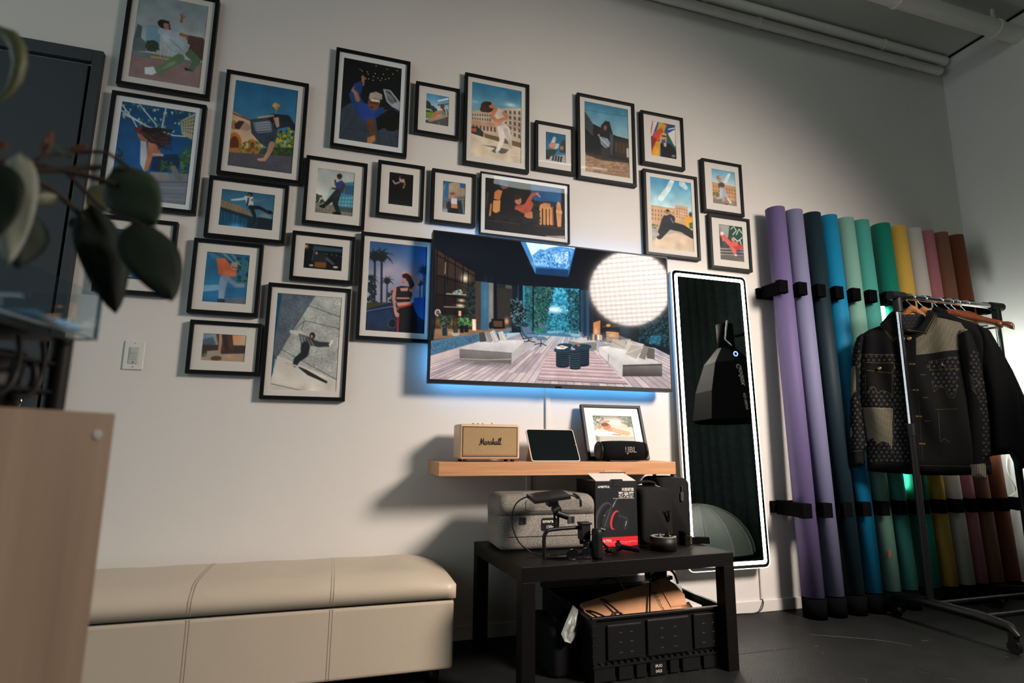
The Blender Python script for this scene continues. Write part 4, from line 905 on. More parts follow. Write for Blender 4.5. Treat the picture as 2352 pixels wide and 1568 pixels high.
for q, c in (([(1650, 1110), (1675, 1040), (1790, 1060), (1775, 1130)], 'b0a49a'), ([(1700, 1035), (1740, 1045), (1830, 1040), (1830, 1060), (1790, 1065)], 'a49a92'), ([(1775, 1130), (1800, 1050), (1945, 1085), (1870, 1180)], 'c0b4aa'), ([(1785, 1170), (1850, 1065), (1940, 1110), (1875, 1212)], 'a89c92'), ([(1895, 1200), (1945, 1095), (1980, 1120), (1950, 1218)], '7c726c')): a.p(q, c)
a.l([(1670, 1060), (1770, 1115)], 6, '8c827a').l([(1800, 1160), (1930, 1110)], 7, 'c8bcb0').l([(1810, 1080), (1920, 1100)], 6, 'd0c4b8')
# rug and drum tables
RUG = [(1130, 1130), (1520, 1150), (1800, 1425), (1042, 1392)]
a.p(RUG, 'b59a9a')
for k in range(24):
    t = (k/23)**1.5; y0 = 1130+t*262; y1 = 1150+t*275; xl = 1130-t*88; xr = 1520+t*280
    a.l([(xl, y0), (xr, y1)], 3+t*5, ['8c7078', 'd4c0bc', 'a4868a', 'c8aeac'][k % 4])
a.l([(1042, 1392), (1800, 1425)], 7, '4c4044')
for cx, cy, rx, ry_, hh in ((1270, 1100, 66, 16, 60), (1415, 1110, 80, 22, 150), (1250, 1140, 76, 22, 130)):
    a.p([(cx-rx*.75, cy), (cx+rx*.75, cy), (cx+rx*.75, cy+hh), (cx-rx*.75, cy+hh)], '0d1820').e(cx, cy+hh, rx*.75, ry_*.8, '0d1820')
    for k in range(7): a.l([(cx-rx*.72, cy+22+k*hh/8), (cx, cy+30+k*hh/8), (cx+rx*.72, cy+22+k*hh/8)], 4, '3c5868')
    a.e(cx, cy, rx, ry_, '16242e').e(cx, cy-6, rx, ry_, '2c4656').e(cx, cy-6, rx*.86, ry_*.75, '1c3040')
a.p([(1308, 1150), (1398, 1150), (1402, 1290), (1310, 1290)], '101a20').e(1353, 1150, 45, 15, '1c2a34').e(1355, 1290, 46, 14, '101a20')
for k in range(7): a.l([(1312, 1165+k*19), (1354, 1174+k*19), (1398, 1165+k*19)], 5, '46606c')
a.p([(1195, 1110), (1240, 1095), (1300, 1110), (1260, 1130), (1200, 1128)], 'd8d0c4').p([(1215, 1105), (1270, 1108), (1250, 1120)], 'b07050').e(1385, 1096, 16, 10, '8c5a40')
a.noise(.03, 1)
m_screen = vcol_mat('television screen', 0.05, emit=1.3, spec=0.125)
me = grid_mesh('screen', a.done(1.0, .03), (-TW+.007, -.1085, TH-.007), (2*TW-.014, 0, 0), (0, 0, -(TH-.023)))
link('screen', me, m_screen, tv)
ring(MB(), -TW, TW, 0, TH, .007, -.1095, -.107, (.016, .007)).build('bezel', m_tvbody, tv)
MB().box(-.016, .016, -.111, -.108, -.004, .006).build('sensor', m_gloss, tv, bevel=.001)
m_blue = mat('blue backlight strip', (0.02, 0.1, 0.3), 0.5, emit=(0.10, 0.45, 1.0), estr=22, noise=0.02)
for k, (x0, x1, z0, z1) in enumerate(((-.56, .56, .03, .042), (-.56, .56, .655, .667), (-.56, -.548, .042, .655), (.548, .56, .042, .655))):
    MB().box(x0, x1, -.0595, -.055, z0, z1).build('backlight_strip', m_blue, tv)

# ------------------------------------------------------------------ lit mirror
m_mirror = mat('mirror silver', (0.78, 0.84, 0.82), 0.015, 1.0)
m_led = mat('mirror light strip', (0.9, 0.9, 0.85), 0.5, emit=(1.0, 0.90, 0.74), estr=16)
m_rimled = mat('mirror edge glow', (0.9, 0.9, 0.85), 0.4, emit=(1.0, 0.92, 0.78), estr=2.2)
mi = empty('mirror', (1.9355, -.078, .231), 0, 'tall rounded mirror with glowing white light border beside the shelf', 'mirror')
mi.rotation_euler = (R(-1.75), 0, 0)
mw, mh = .2405, 1.543
def rring(mb, o1, o2, r1, r2, y0, y1, n=7):
    """band between two rounded rectangles (insets o1<o2)"""
    A = rrect(-mw+o1, mw-o1, o1, mh-o1, r1, n); B = rrect(-mw+o2, mw-o2, o2, mh-o2, r2, n); L = len(A)
    vs = [(x, y0, z) for x, z in A]+[(x, y0, z) for x, z in B]+[(x, y1, z) for x, z in A]+[(x, y1, z) for x, z in B]
    fs = []
    for i in range(L):
        j = (i+1) % L
        fs += [(i, j, L+j, L+i), (2*L+j, 2*L+i, 3*L+i, 3*L+j), (j, i, 2*L+i, 2*L+j), (L+i, L+j, 3*L+j, 3*L+i)]
    return mb.add(vs, fs)
MB().prism(rrect(-mw+.002, mw-.002, .002, mh-.002, .028, 7), XZ, .003, .026).build('mirror_body', m_white, mi)
MB().prism(rrect(-mw+.003, mw-.003, .003, mh-.003, .027, 7), XZ, 0, .0028).build('mirror_glass', m_mirror, mi)
rring(MB(), 0, .0032, .03, .027, -.0015, .004).build('edge_rim', m_rimled, mi)
rring(MB(), .019, .036, .018, .008, -.0012, -.0002).build('light_strip', m_led, mi)

# ------------------------------------------------------------------ shelf and the things on it
m_oak = mat('oak veneer', 'c89468', 0.5, noise=0.0, nscale=3.2, stretch=(1.2, 30, 46), col2='b27c52', bump=0.06, bscale=30)
sh = empty('wall_shelf', (.978, 0, .708), 0, 'thick light oak floating shelf under the television', 'shelf')
MB().box(-.552, .552, -.256, -.0005, 0, .056).build('board', m_oak, sh, bevel=.0015)

m_cream = mat('cream vinyl', 'd3b391', 0.5, noise=0.04, nscale=30, bump=0.12, bscale=700)
m_cloth = mat('woven speaker cloth', 'b89b70', 0.85, nscale=700, col2='8a6f4a', bump=0.5, bscale=700)
m_blk = mat('black print', (0.01, 0.009, 0.008), 0.5, noise=0.1)
m_brass = mat('brass', (0.55, 0.38, 0.16), 0.3, 1.0, noise=0.1, nscale=90)
sp = empty('bookshelf_speaker', (.6525, -.145, .764), 0, 'cream retro speaker with woven front and script lettering on oak shelf', 'speaker')
MB().box(-.1325, .1325, -.07, .07, .010, .158).build('cabinet', m_cream, sp, bevel=.010, seg=4)
ring(MB(), -.1225, .1225, .020, .148, .004, -.0708, -.068).build('front_bezel', mat('brown bezel', '4a3020', .5, noise=.1), sp)
MB().box(-.119, .119, -.0703, -.066, .024, .144).build('grille_cloth', m_cloth, sp)
MB().box(-.119, .119, -.0712, -.070, .027, .0295).build('trim_strip', mat('copper piping', 'a0522c', .5, noise=.1), sp)
def strokes(name, lines, w, fn, m, parent, hgt=.0008):
    mb = MB()
    for ln in lines:
        pts = [Vector(fn(*p)) for p in ln]
        mb.tube(pts, w/2, 6)
    return mb.build(name, m, parent)
# script lettering, drawn in a 20 x 6 letter box
SCR = [[(.1, .8), (.5, .5), (1.0, 1.2), (1.7, 4.6), (1.9, 5.2)], [(1.9, 5.2), (2.1, 3), (2.3, 1.0)], [(2.3, 1.0), (3.0, 3.2), (3.7, 5.2)], [(3.7, 5.2), (3.8, 3), (3.95, .9), (4.5, 1.2)],
       [(6.2, 2.8), (5.5, 3.1), (4.9, 2.2), (4.9, 1.0), (5.5, .8), (6.1, 1.8), (6.3, 3.0), (6.1, 1.2), (6.6, .9)], [(6.6, .9), (7.3, 2.0), (7.6, 3.4), (7.8, 2.9), (8.4, 2.8), (8.1, 1.5), (8.3, .9), (8.8, 1.1)],
       [(8.8, 1.1), (9.7, 2.6), (10.0, 3.4), (10.1, 2.4), (10.5, 1.4), (10.1, .8), (9.4, 1.0)], [(10.4, 1.0), (11.2, 2.4), (12.0, 5.0), (11.6, 5.0), (11.4, 3.4), (11.3, .8), (11.8, 2.4), (12.4, 2.9), (12.5, 1.6), (12.6, .9), (13.1, 1.1)],
       [(14.7, 2.8), (14.0, 3.1), (13.4, 2.2), (13.4, 1.0), (14.0, .8), (14.6, 1.8), (14.8, 3.0), (14.6, 1.2), (15.0, .9)], [(15.0, .9), (16.0, 2.8), (16.7, 5.0), (16.2, 5.1), (15.9, 3.2), (15.9, 1.1), (16.4, .9)], [(16.4, .9), (17.4, 2.8), (18.2, 5.4), (17.7, 5.4), (17.3, 3.2), (17.3, 1.1), (17.9, .9), (18.6, 1.6)]]
strokes('lettering', SCR, .0030, lambda x, y: (-.050+x*.0054, -.0712, .067+y*.0060), m_blk, sp)
for k, x in enumerate((-.062, -.040, -.018)):
    MB().lathe([(0, .157), (.0062, .157), (.0062, .1625), (.0055, .1632), (0, .1632)], (x, -.01, 0), 18).build('knob', m_brass, sp)
MB().tube([(.022, -.01, .157), (.022, -.010, .167)], .0024, 10).build('power_toggle', m_brass, sp)
for x in (-.105, .105):
    for y in (-.05, .05):
        MB().lathe([(0, 0), (.008, 0), (.009, .011), (0, .011)], (x, y, 0), 14).build('foot', m_blk, sp)

m_tcase = mat('pale tablet cover', 'cfc6ba', 0.6, noise=0.04, nscale=60)
tb = empty('tablet', (.9625, -.20, .7643), 0, 'dark-screened tablet propped on pale folding cover on oak shelf', 'tablet')
ti = Matrix.Translation((0, 0, .001)) @ Matrix.Rotation(R(-32), 4, 'X')
f = lambda u, v, d: tuple(ti @ Vector((u, d, v)))
MB().prism(rrect(-.116, .116, 0, .167, .011), f, 0, .0085).build('tablet_back', m_tcase, tb)
MB().prism(rrect(-.1125, .1125, .0035, .1635, .009), f, -.0006, .0005).build('screen', mat('tablet glass', (.004, .006, .007), .08, noise=.02), tb)
MB().prism([(.1075+.0016*math.cos(k), .0835+.0016*math.sin(k)) for k in np.linspace(0, 6, 8)], f, -.0009, -.0005).build('front_camera', mat('lens glint', 'a0a8b0', .2, noise=.02), tb)
st = MB(); pz = ti @ Vector((0, .0085, .095))
st.box(-.113, .113, 0, .004, 0, .115, Matrix.Translation((0, pz.y, pz.z)) @ Matrix.Rotation(R(180+25), 4, 'X')); st.build('cover_stand', m_tcase, tb)

# photo frame leaning on the wall
pr_ = (0, 0); t = empty('picture_frame', (1.313, -.104, .7645), 0, 'small black framed beach photo leaning on oak shelf behind cylinder speaker', 'picture frame')
t.rotation_euler = (R(-17.5), 0, 0)
a = Art(110, 110, [(1505, 208), (1850, 212), (1925, 545), (1560, 545)])
a.g('8c8c84', 'd8c4b4', v0=0, v1=.55).leaf([(1505, 208), (1600, 210), (1600, 330), (1530, 360)], 90, 16, ['5c6454', '7c8070', '98988c', 'b4b0a4']).leaf([(1740, 210), (1850, 215), (1870, 330), (1780, 290)], 90, 16, ['5a6658', '6c7868', '8c8c7c'])
for k in range(12): a.l([(1510+k*28, 208), (1524+k*28, 234), (1538+k*28, 208)], 2.5, '50544c')
a.blob(1700, 280, 110, 50, 'e4dcd2', .8).blob(1640, 400, 180, 40, 'ece4dc', .9).l([(1580, 340), (1625, 275), (1660, 270)], 26, 'c07c58', 16).l([(1660, 345), (1740, 375), (1830, 400)], 40, 'd89878', 50).e(1645, 330, 34, 36, 'b4704e').e(1625, 305, 34, 20, '6c3a28').p([(1640, 360), (1690, 350), (1700, 380), (1660, 375)], 'c88464').l([(1700, 410), (1770, 415)], 10, 'a85a48')
a.p([(1550, 430), (1890, 430), (1925, 545), (1560, 545)], 'a8a49a').leaf([(1550, 430), (1580, 430), (1590, 540), (1560, 540)], 20, 12, ['6c7058', '8c8c74'])
class P_: pass
ring(MB(), -.1625, .1625, 0, .274, .014, -.024, -.003).build('frame', m_frame, t, bevel=.0015)
ring(MB(), -.150, .150, .012, .262, .045, -.016, -.0135, (.055, .043)).build('mat_board', m_matc, t)
link('print', grid_mesh('print', a.done(1.08), (-.107, -.0132, .221), (.214, 0, 0), (0, 0, -.156)), m_print, t)
MB().box(-.150, .150, -.008, -.005, .012, .262).build('backing_board', m_dark, t)

# cylinder speaker
m_fabric = mat('black speaker fabric', (0.003, 0.003, 0.0034), 0.9, spec=0.15, noise=0.3, nscale=500, bump=0.3, bscale=700)
jb = empty('cylinder_speaker', (1.285, -.195, .764), 0, 'black barrel-shaped portable speaker in front of leaning photo frame', 'speaker')
mx = Matrix.Rotation(R(90), 4, 'Y')
MB().lathe([(0, -.108), (.036, -.106), (.043, -.098), (.0455, -.06), (.0465, 0), (.0455, .06), (.043, .098), (.036, .106), (0, .108)], (0, 0, .0475), 36, mx).build('barrel', m_fabric, jb)
for sx in (-1, 1):
    MB().lathe([(.030, sx*.104), (.041, sx*.108), (.043, sx*.116), (.036, sx*.122), (.024, sx*.118), (0, sx*.116)], (0, 0, .0475), 32, mx).build('end_bumper', m_blackplastic, jb)
MB().box(-.07, .07, -.02, .02, -.0005, .006).build('base_foot', m_blackplastic, jb, bevel=.002)
m_logo = mat('bronze lettering', (0.42, 0.38, 0.33), 0.35, 0.5, noise=0.1, nscale=80)
text('lettering', 'JBL', .036, (.004, -.0476, .042), (1, 0, 0), (0, -.12, 1), m_logo, jb, extrude=.001, bold=.0006)
MB().box(-.0045, -.0008, -.0482, -.0462, .052, .066).box(-.0045, -.0008, -.0482, -.0462, .043, .048).build('logo_mark', m_logo, jb)

# ------------------------------------------------------------------ bench
m_leather = mat('cream leatherette', 'c6b8a3', 0.45, noise=0.05, nscale=4, bump=0.10, bscale=260)
m_seam = mat('seam thread', 'a3957f', 0.7, noise=0.1)
be = empty('storage_bench', (-.40, -.235, 0), 0, 'long cream leatherette storage bench against the wall', 'bench')
BL, BR, BF, BB = -.66, .862, -.22, .215
MB().box(BL, BR, BF, BB, .052, .285).build('chest', m_leather, be, bevel=.012, seg=3)
# lid: crowned cushion
nx, ny = 44, 16; vs = []; fs = []
mbl = MB()
for j in range(ny+1):
    for i in range(nx+1):
        u = i/nx; v = j/ny
        x = BL-.004+(BR-BL+.008)*u; y = BF-.004+(BB-BF+.006)*v
        e1 = min(1, (1-u)*9, u*9); e2 = min(1, v*4.5, (1-v)*6)
        k = (1-(1-e1)**2.4)*(1-(1-e2)**2.4)
        z = .338+.040*k+.006*math.sin(math.pi*v)+.0012*math.sin(u*37)*k
        vs.append((x, y, z))
for j in range(ny):
    for i in range(nx): q = j*(nx+1)+i; fs.append((q, q+1, q+nx+2, q+nx+1))
base = len(vs)
rim = [i for i in range(nx+1)]+[(j+1)*(nx+1)-1 for j in range(1, ny+1)]+[ny*(nx+1)+i for i in range(nx-1, -1, -1)]+[j*(nx+1) for j in range(ny-1, 0, -1)]
for r_ in rim: vs.append((vs[r_][0], vs[r_][1], .291))
L = len(rim)
for i in range(L): fs.append((rim[(i+1) % L], rim[i], base+i, base+(i+1) % L))
fs.append(tuple(base+i for i in range(L)))
mbl.add(vs, fs, True)
ld = mbl.build('lid', m_leather, be)
MB().box(BL+.01, BR-.01, BF+.008, BB-.008, .284, .292).build('lid_gap', m_dark, be)
def lidz(u_y):
    v = (u_y-(BF-.004))/(BB-BF+.006); e2 = min(1, v*4.5, (1-v)*6); return .338+.040*(1-(1-max(0, e2))**2.4)+.006*math.sin(math.pi*max(0, v))
for X0 in (-.398+.40, .037+.40):
    mb = MB()
    for dx in (-.0045, .0045):
        mb.tube([(X0+dx, BF-.0008, .06), (X0+dx, BF-.0005, .282)], .0008, 5)
        mb.tube([(X0+dx, BF-.0048, .294), (X0+dx, BF-.0048, .336)]+[(X0+dx, yy, lidz(yy)+.0006) for yy in np.linspace(BF-.0035, BB-.02, 18)], .0008, 5)
    mb.build('seam', m_seam, be)
for x in (BL+.06, BR-.06):
    for y in (BF+.05, BB-.05):
        MB().lathe([(0, 0), (.016, 0), (.022, .052), (0, .052)], (x, y, 0), 14).build('foot', m_blackplastic, be)

# ------------------------------------------------------------------ low black table
m_table = mat('black brown laminate', (0.0042, 0.0039, 0.0037), 0.5, spec=0.14, noise=0.25, nscale=12, stretch=(1, 9, 9), bump=0.04, bscale=60)
TA = R(3.5)
ta = empty('coffee_table', (.645, -.675, 0), TA, 'low black square-legged table holding camera gear below shelf', 'table')
LW, LD, LZ = .895, .55, .428
MB().box(0, LW, 0, LD, LZ-.05, LZ).build('table_top', m_table, ta, bevel=.0015)
for x in (0, LW-.05):
    for y in (0, LD-.05):
        MB().box(x, x+.05, y, y+.05, 0, LZ-.0502).build('leg', m_table, ta, bevel=.0012)
ZT = LZ+.0005

# foam hard case
m_foam = mat('speckled grey foam', '948e84', 0.8, nscale=360, col2='504d47', bump=0.35, bscale=300)
m_label = mat('dark label', (0.008, 0.008, 0.009), 0.4, noise=0.1)
m_print_w = mat('white print', 'd6d2c8', 0.6, noise=0.03)
ca = empty('equipment_case', (.858, -.275, ZT), R(-2), 'grey speckled foam carrying case on the black table', 'case')
def rbox(mb, w2, d2, z0, z1, r, edge, n=5):
    """box with rounded vertical corners and softened top or bottom edge; edge=(bottom, top)"""
    prof = []
    if edge[0]:
        for k in range(n): a_ = R(90*k/(n-1)); prof.append((edge[0]*(1-math.sin(a_)), z0+edge[0]*(1-math.cos(a_))))
    else: prof.append((0, z0))
    if edge[1]:
        for k in range(n): a_ = R(90*k/(n-1)); prof.append((edge[1]*(1-math.cos(a_)), z1-edge[1]*(1-math.sin(a_))))
    else: prof.append((0, z1))
    vs = []; fs = []; L = None
    for ins, z in prof:
        q = rrect(-w2+ins, w2-ins, -d2+ins, d2-ins, max(.004, r-ins*.6), 6); L = len(q)
        vs += [(x, y, z) for x, y in q]
    for i in range(len(prof)-1):
        for k in range(L): fs.append((i*L+k, i*L+(k+1) % L, (i+1)*L+(k+1) % L, (i+1)*L+k))
    fs.append(tuple(reversed(range(L)))); fs.append(tuple(range((len(prof)-1)*L, len(prof)*L)))
    return mb.add(vs, fs, True)
rbox(MB(), .206, .118, 0, .133, .035, (.022, 0)).build('case_body', m_foam, ca)
rbox(MB(), .207, .119, .1345, .212, .035, (0, .040)).build('lid', m_foam, ca)
rbox(MB(), .204, .116, .1325, .1350, .034, (0, 0)).build('lid_gap', m_dark, ca)
MB().prism(rrect(-.10, .135, .150, .193, .012), XZ, -.1215, -.112).build('lid_panel', m_foam, ca, bevel=.002)
MB().tube([(.105, -.106, .2135), (.122, -.113, .205), (.132, -.121, .19), (.134, -.1225, .165)], .0045, 8).build('strap', m_label, ca)
MB().tube([(-.17, -.1185, .053), (.18, -.1185, .053)], .0014, 6).build('groove', m_dark, ca)
m_latch = mat('grey latch', (0.04, 0.042, 0.044), 0.5, noise=0.2)
for x in (-.112, .092):
    l_ = MB().box(x-.014, x+.014, -.1215, -.114, .100, .127).build('latch', m_latch, ca, bevel=.001)
    MB().box(x+.001, x+.010, -.1225, -.1210, .104, .124).build('latch_slot', m_dark, l_)
MB().prism(rrect(-.034, .034, .074, .122, .007), XZ, -.1205, -.116).build('label_plate', m_label, ca)
text('label_lettering', 'amaran', .0185, (-.0305, -.1212, .1045), (1, 0, 0), (0, 0, 1), m_print_w, ca, bold=.0004)
text('label_number', '150c', .0165, (0, -.1212, .082), (1, 0, 0), (0, 0, 1), m_print_w, ca, align='CENTER', bold=.0003)
text('top_lettering', 'amaran', .022, (-.085, -.035, .2128), (1, 0, 0), (0, 1, 0), m_print_w, ca)

# printed carton
m_carton = mat('black carton', (0.006, 0.0063, 0.007), 0.5, noise=0.15, nscale=30, spec=0.3)
m_cartonw = mat('white card', 'cfc8be', 0.8, noise=0.03)
m_kraft = mat('kraft cardboard', 'c48f66', 0.8, noise=0.10, nscale=40, bump=0.1, bscale=400)
bx = empty('product_carton', (1.150, -.300, ZT), R(0), 'black printed carton with red band, lens picture and white top flap', 'box')
MB().box(-.096, .096, -.095, .095, 0, .262).build('carton', m_carton, bx, bevel=.001)
a = Art(150, 205, [(405, 262), (983, 257), (990, 1143), (460, 1165)], '0d0f12')
a.g('101216', '121417').blob(640, 800, 240, 200, '2a2c31', .7)
a.e(545, 770, 110, 210, '3c3c40', 14).e(560, 775, 92, 190, '1a1b1e', 14).e(585, 785, 84, 180, '0c0d0f', 14).e(600, 790, 66, 150, '24262a', 14).l([(640, 620), (560, 900)], 4, '707478').l([(655, 640), (715, 515)], 18, '50545a').l([(665, 625), (685, 570)], 9, '8c9298')
a.e(690, 810, 62, 135, '1c1d20', 12).e(692, 812, 58, 132, 'c43434', 12).e(706, 816, 46, 118, '15161a', 12).p([(735, 720), (865, 770), (850, 960), (700, 910)], '191a1e').p([(740, 735), (860, 780), (858, 810), (735, 765)], '2c2e33').l([(790, 745), (765, 935)], 5, '0a0a0c').e(838, 865, 22, 84, '26282c', 12).l([(845, 830), (828, 890)], 8, '9c9e9c').e(552, 752, 6, 6, 'c8c8c8').e(545, 930, 7, 5, 'a0a0a0')
a.p([(455, 1045), (990, 1022), (990, 1145), (460, 1168)], 'd01f2c').l([(480, 1108), (970, 1086)], 4, 'e8b8b0').l([(480, 1130), (900, 1108)], 3, 'e09c98')
link('printed_front', grid_mesh('printed_front', a.done(1.0), (-.095, -.0956, .261), (.19, 0, 0), (0, 0, -.260)), m_print, bx)
text('brand_lettering', 'AMBITFUL', .0120, (-.084, -.0960, .235), (1, 0, 0), (0, 0, 1), m_print_w, bx, bold=.0004)
text('title_lettering', '光影調焦', .0145, (.083, -.0960, .222), (1, 0, 0), (0, 0, 1), m_print_w, bx, align='RIGHT', bold=.0003)
text('title_lettering', '聚光筒', .0245, (.083, -.0960, .1975), (1, 0, 0), (0, 0, 1), m_print_w, bx, align='RIGHT', bold=.0006)
text('subtitle_lettering', 'LIGHT AND SHADOW FOCUSING CONDENSER', .0046, (.083, -.0960, .190), (1, 0, 0), (0, 0, 1), m_print_w, bx, align='RIGHT')
text('model_lettering', 'AL-16 PRO', .0125, (-.085, -.0962, .021), (1, 0, 0), (0, 0, 1), m_print_w, bx, bold=.0003)
MB().add([(-.092, -.094, .2625), (.092, -.094, .2625), (.085, -.006, .288), (-.088, -.006, .288), (-.092, -.094, .264), (.092, -.094, .264), (.085, -.006, .2895), (-.088, -.006, .2895)], [(0, 1, 2, 3), (7, 6, 5, 4), (0, 4, 5, 1), (1, 5, 6, 2), (2, 6, 7, 3), (3, 7, 4, 0)]).build('top_flap', m_cartonw, bx)
MB().prism([(-.016, .240), (.022, .240), (.018, .2665), (-.012, .2665)], XZ, -.0975, -.0958).build('tuck_tab', m_carton, bx)
MB().prism([(-.030, .262), (.034, .262), (.028, .2695), (-.024, .2695)], XZ, -.0955, -.0945).build('hang_slot', m_dark, bx)
MB().prism([(-.010, .2655), (.085, .2655), (.085, .297), (.080, .303), (.0, .303), (-.006, .297)], XZ, .001, .004).build('back_flap', m_kraft, bx, bevel=.0005)
MB().prism([(-.03, .2642), (.094, .2642), (.094, .293), (-.03, .293)], XZ, -.003, -.001).build('inner_flap', m_carton, bx)

# two soft cases
m_bag = mat('black moulded fabric', (0.004, 0.0043, 0.0046), 0.8, spec=0.2, noise=0.3, nscale=300, bump=0.2, bscale=500)
def bag(name, loc, w2, d2, h, r, rz, label):
    t = empty(name, loc, rz, label, 'bag')
    # two shells joined by a zip that runs up the side
    for s_, nm in ((-1, 'front_shell'), (1, 'rear_shell')):
        mb = MB(); prof = [(r*.9, s_*d2), (r*.35, s_*(d2-.006)), (.004, s_*(d2-.022)), (0, s_*.006)]
        vs = []; fs = []
        for ins, y in prof:
            q = rrect(-w2+ins*.55, w2-ins*.55, ins*.4, h-ins*.55, max(.01, r-ins*.5), 6); L = len(q)
            vs += [(x, y, z) for x, z in q]
        for i in range(len(prof)-1):
            for k in range(L): fs.append((i*L+k, i*L+(k+1) % L, (i+1)*L+(k+1) % L, (i+1)*L+k))
        fs.append(tuple(range(L))); fs.append(tuple(range((len(prof)-1)*L, len(prof)*L)))
        mb.add(vs, fs, True).build(nm, m_bag, t)
    q = rrect(-w2+.002, w2-.002, .004, h-.002, r, 6)
    MB().prism(q, XZ, -.006, .006).build('zip_band', m_blackplastic, t)
    mb = MB(); mb.tube([(x, 0, z) for x, z in rrect(-w2-.001, w2+.001, .004, h+.001, r, 6)], .0022, 6, closed=True); mb.build('zip', m_gloss, t)
    return t
b1 = bag('camera_bag', (1.335, -.29, ZT), .086, .098, .232, .030, R(8), 'smaller black moulded bag with loop handle beside the carton')
MB().tube([(-.055, -.02, .228), (-.045, -.02, .246), (0, -.02, .252), (.045, -.02, .246), (.06, -.02, .228)], .007, 10).build('handle', m_bag, b1)
MB().tube([(.045, -.03, .236), (.058, -.05, .229), (.05, -.07, .222), (.03, -.08, .221)], .0016, 6).build('tag_loop', m_print_w, b1)
MB().prism([(.028, .125), (.066, .130), (.066, .136), (.028, .133)], XZ, -.1005, -.097).tube([(.034, -.1, .13), (.052, -.104, .095), (.058, -.102, .10), (.056, -.1, .13)], .003, 6).build('strap_loop', m_gloss, b1)
b2 = bag('camera_bag', (1.503, -.20, ZT), .080, .10, .268, .032, R(-8), 'taller black bag with zip at the right end of the table')
MB().tube([(-.05, 0, .262), (-.045, -.005, .285), (-.01, -.01, .290), (.03, -.005, .285), (.045, 0, .262)], .008, 10).build('handle', m_bag, b2)
MB().prism(rrect(.028, .042, .165, .205, .006), XZ, -.106, -.1015).tube([(.035, -.103, .203), (.036, -.104, .22), (.034, -.103, .232)], .0025, 6).build('zip_pull', m_latch, b2)

# filming rig on the table edge: top plate on a tilting arm inside a bent cage with a grip
rg = empty('camera_rig', (.84, -.545, ZT), 0, 'black filming rig with flat top plate, tilting arm and bent handle before grey case', 'camera rig')
pm = Matrix.Translation((-.042, .015, .210)) @ Matrix.Rotation(R(-6), 4, 'Y') @ Matrix.Rotation(R(9), 4, 'X')
MB().box(-.072, .072, -.045, .050, 0, .014, pm).build('monitor_plate', m_blackplastic, rg, bevel=.002)
MB().box(-.070, .070, -.044, .049, .0142, .0152, pm).build('screen', m_gloss, rg)
MB().box(-.018, .020, -.047, -.010, -.018, 0, pm).build('mount_shoe', m_gloss, rg, bevel=.002)
MB().tube([(-.018, .0, .185), (-.018, 0, .200)], .010, 14).build('tilt_screw', m_chrome, rg)
MB().tube([(-.030, 0, .166), (-.004, 0, .178)], .015, 14).tube([(-.02, -.012, .160), (.022, -.014, .146)], .012, 14).build('tilt_joint', m_blackplastic, rg)
MB().tube([(-.026, 0, .165), (-.024, 0, .12), (-.02, 0, .102)], .0045, 8).tube([(-.010, 0, .165), (-.010, 0, .12), (-.012, 0, .102)], .0045, 8).build('arm', m_blackmetal, rg)
MB().tube([(-.068, -.01, .0), (-.070, -.01, .03), (-.070, -.01, .075), (-.060, -.01, .094), (-.04, -.008, .101), (.03, -.006, .104), (.066, -.005, .104), (.078, -.005, .098), (.080, -.004, .07), (.082, -.004, .045)], .0072, 10).build('cage_bar', m_blackmetal, rg)
MB().tube([(-.068, -.01, .004), (-.02, -.022, .006), (.04, -.022, .008), (.085, -.012, .012)], .0055, 8).tube([(-.03, .03, .004), (.03, -.05, .004)], .004, 8).build('base_frame', m_blackmetal, rg)
MB().box(.072, .108, -.03, .01, .062, .122).box(.070, .114, -.034, .012, .117, .124).build('phone_clamp', m_blackplastic, rg, bevel=.002)
MB().lathe([(0, 0), (.019, 0), (.021, .008), (.0195, .03), (.0205, .055), (.0195, .08), (.021, .095), (.017, .105), (0, .107)], (.122, -.055, 0), 20).build('grip_handle', m_blackplastic, rg)
MB().box(.085, .125, -.05, -.01, .03, .058).tube([(.10, -.02, .0), (.10, -.02, .06)], .010, 12).build('clamp_base', m_blackplastic, rg, bevel=.002)
MB().tube([(.134, -.062, .104), (.148, -.068, .099)], .006, 10).build('thumb_screw', m_chrome, rg)
o = MB().tube([(.765, -.50, .643), (.735, -.505, .646), (.705, -.50, .638), (.680, -.495, .618), (.667, -.49, .58), (.670, -.49, .531), (.694, -.49, .480), (.729, -.49, .450), (.757, -.50, .434), (.79, -.53, .4315)], .0026, 8).build('rig_cable', m_blackplastic)
tag(o, 'thin black cable looping from rig plate down to the table', 'cable')

# clips and odds on the table
def clip(loc, rz, label, k=1.0):
    t = empty('spring_clip', loc, rz, label, 'clip', 'small black clips on the table')
    MB().tube([(-.03*k, 0, .012), (0, 0, .016), (.03*k, .004, .034*k)], .008, 8, r2=.005).build('jaw', m_gloss, t)
    MB().tube([(-.03*k, .010, .010), (0, .008, .014), (.028*k, -.012, .008)], .008, 8, r2=.005).build('jaw', m_gloss, t)
    MB().tube([(0, -.006, .013), (0, .016, .013)], .009, 12).build('pivot', m_blackplastic, t)
clip((1.045, -.535, ZT), R(115), 'upright black clip next to the rig grip', 1.1)
clip((1.085, -.520, ZT), R(60), 'black clip lying in front of red carton band', .9)
o = empty('shotgun_mount', (1.125, -.525, ZT), R(-28), 'black stubby rod lying in front of the carton on table', 'gear')
MB().tube([(-.03, 0, .022), (.045, 0, .011)], .0095, 12).build('rod', m_gloss, o)
MB().tube([(-.042, 0, .024), (-.024, 0, .022)], .014, 12).box(-.04, -.028, -.004, .004, .03, .044).build('collar', m_blackplastic, o)

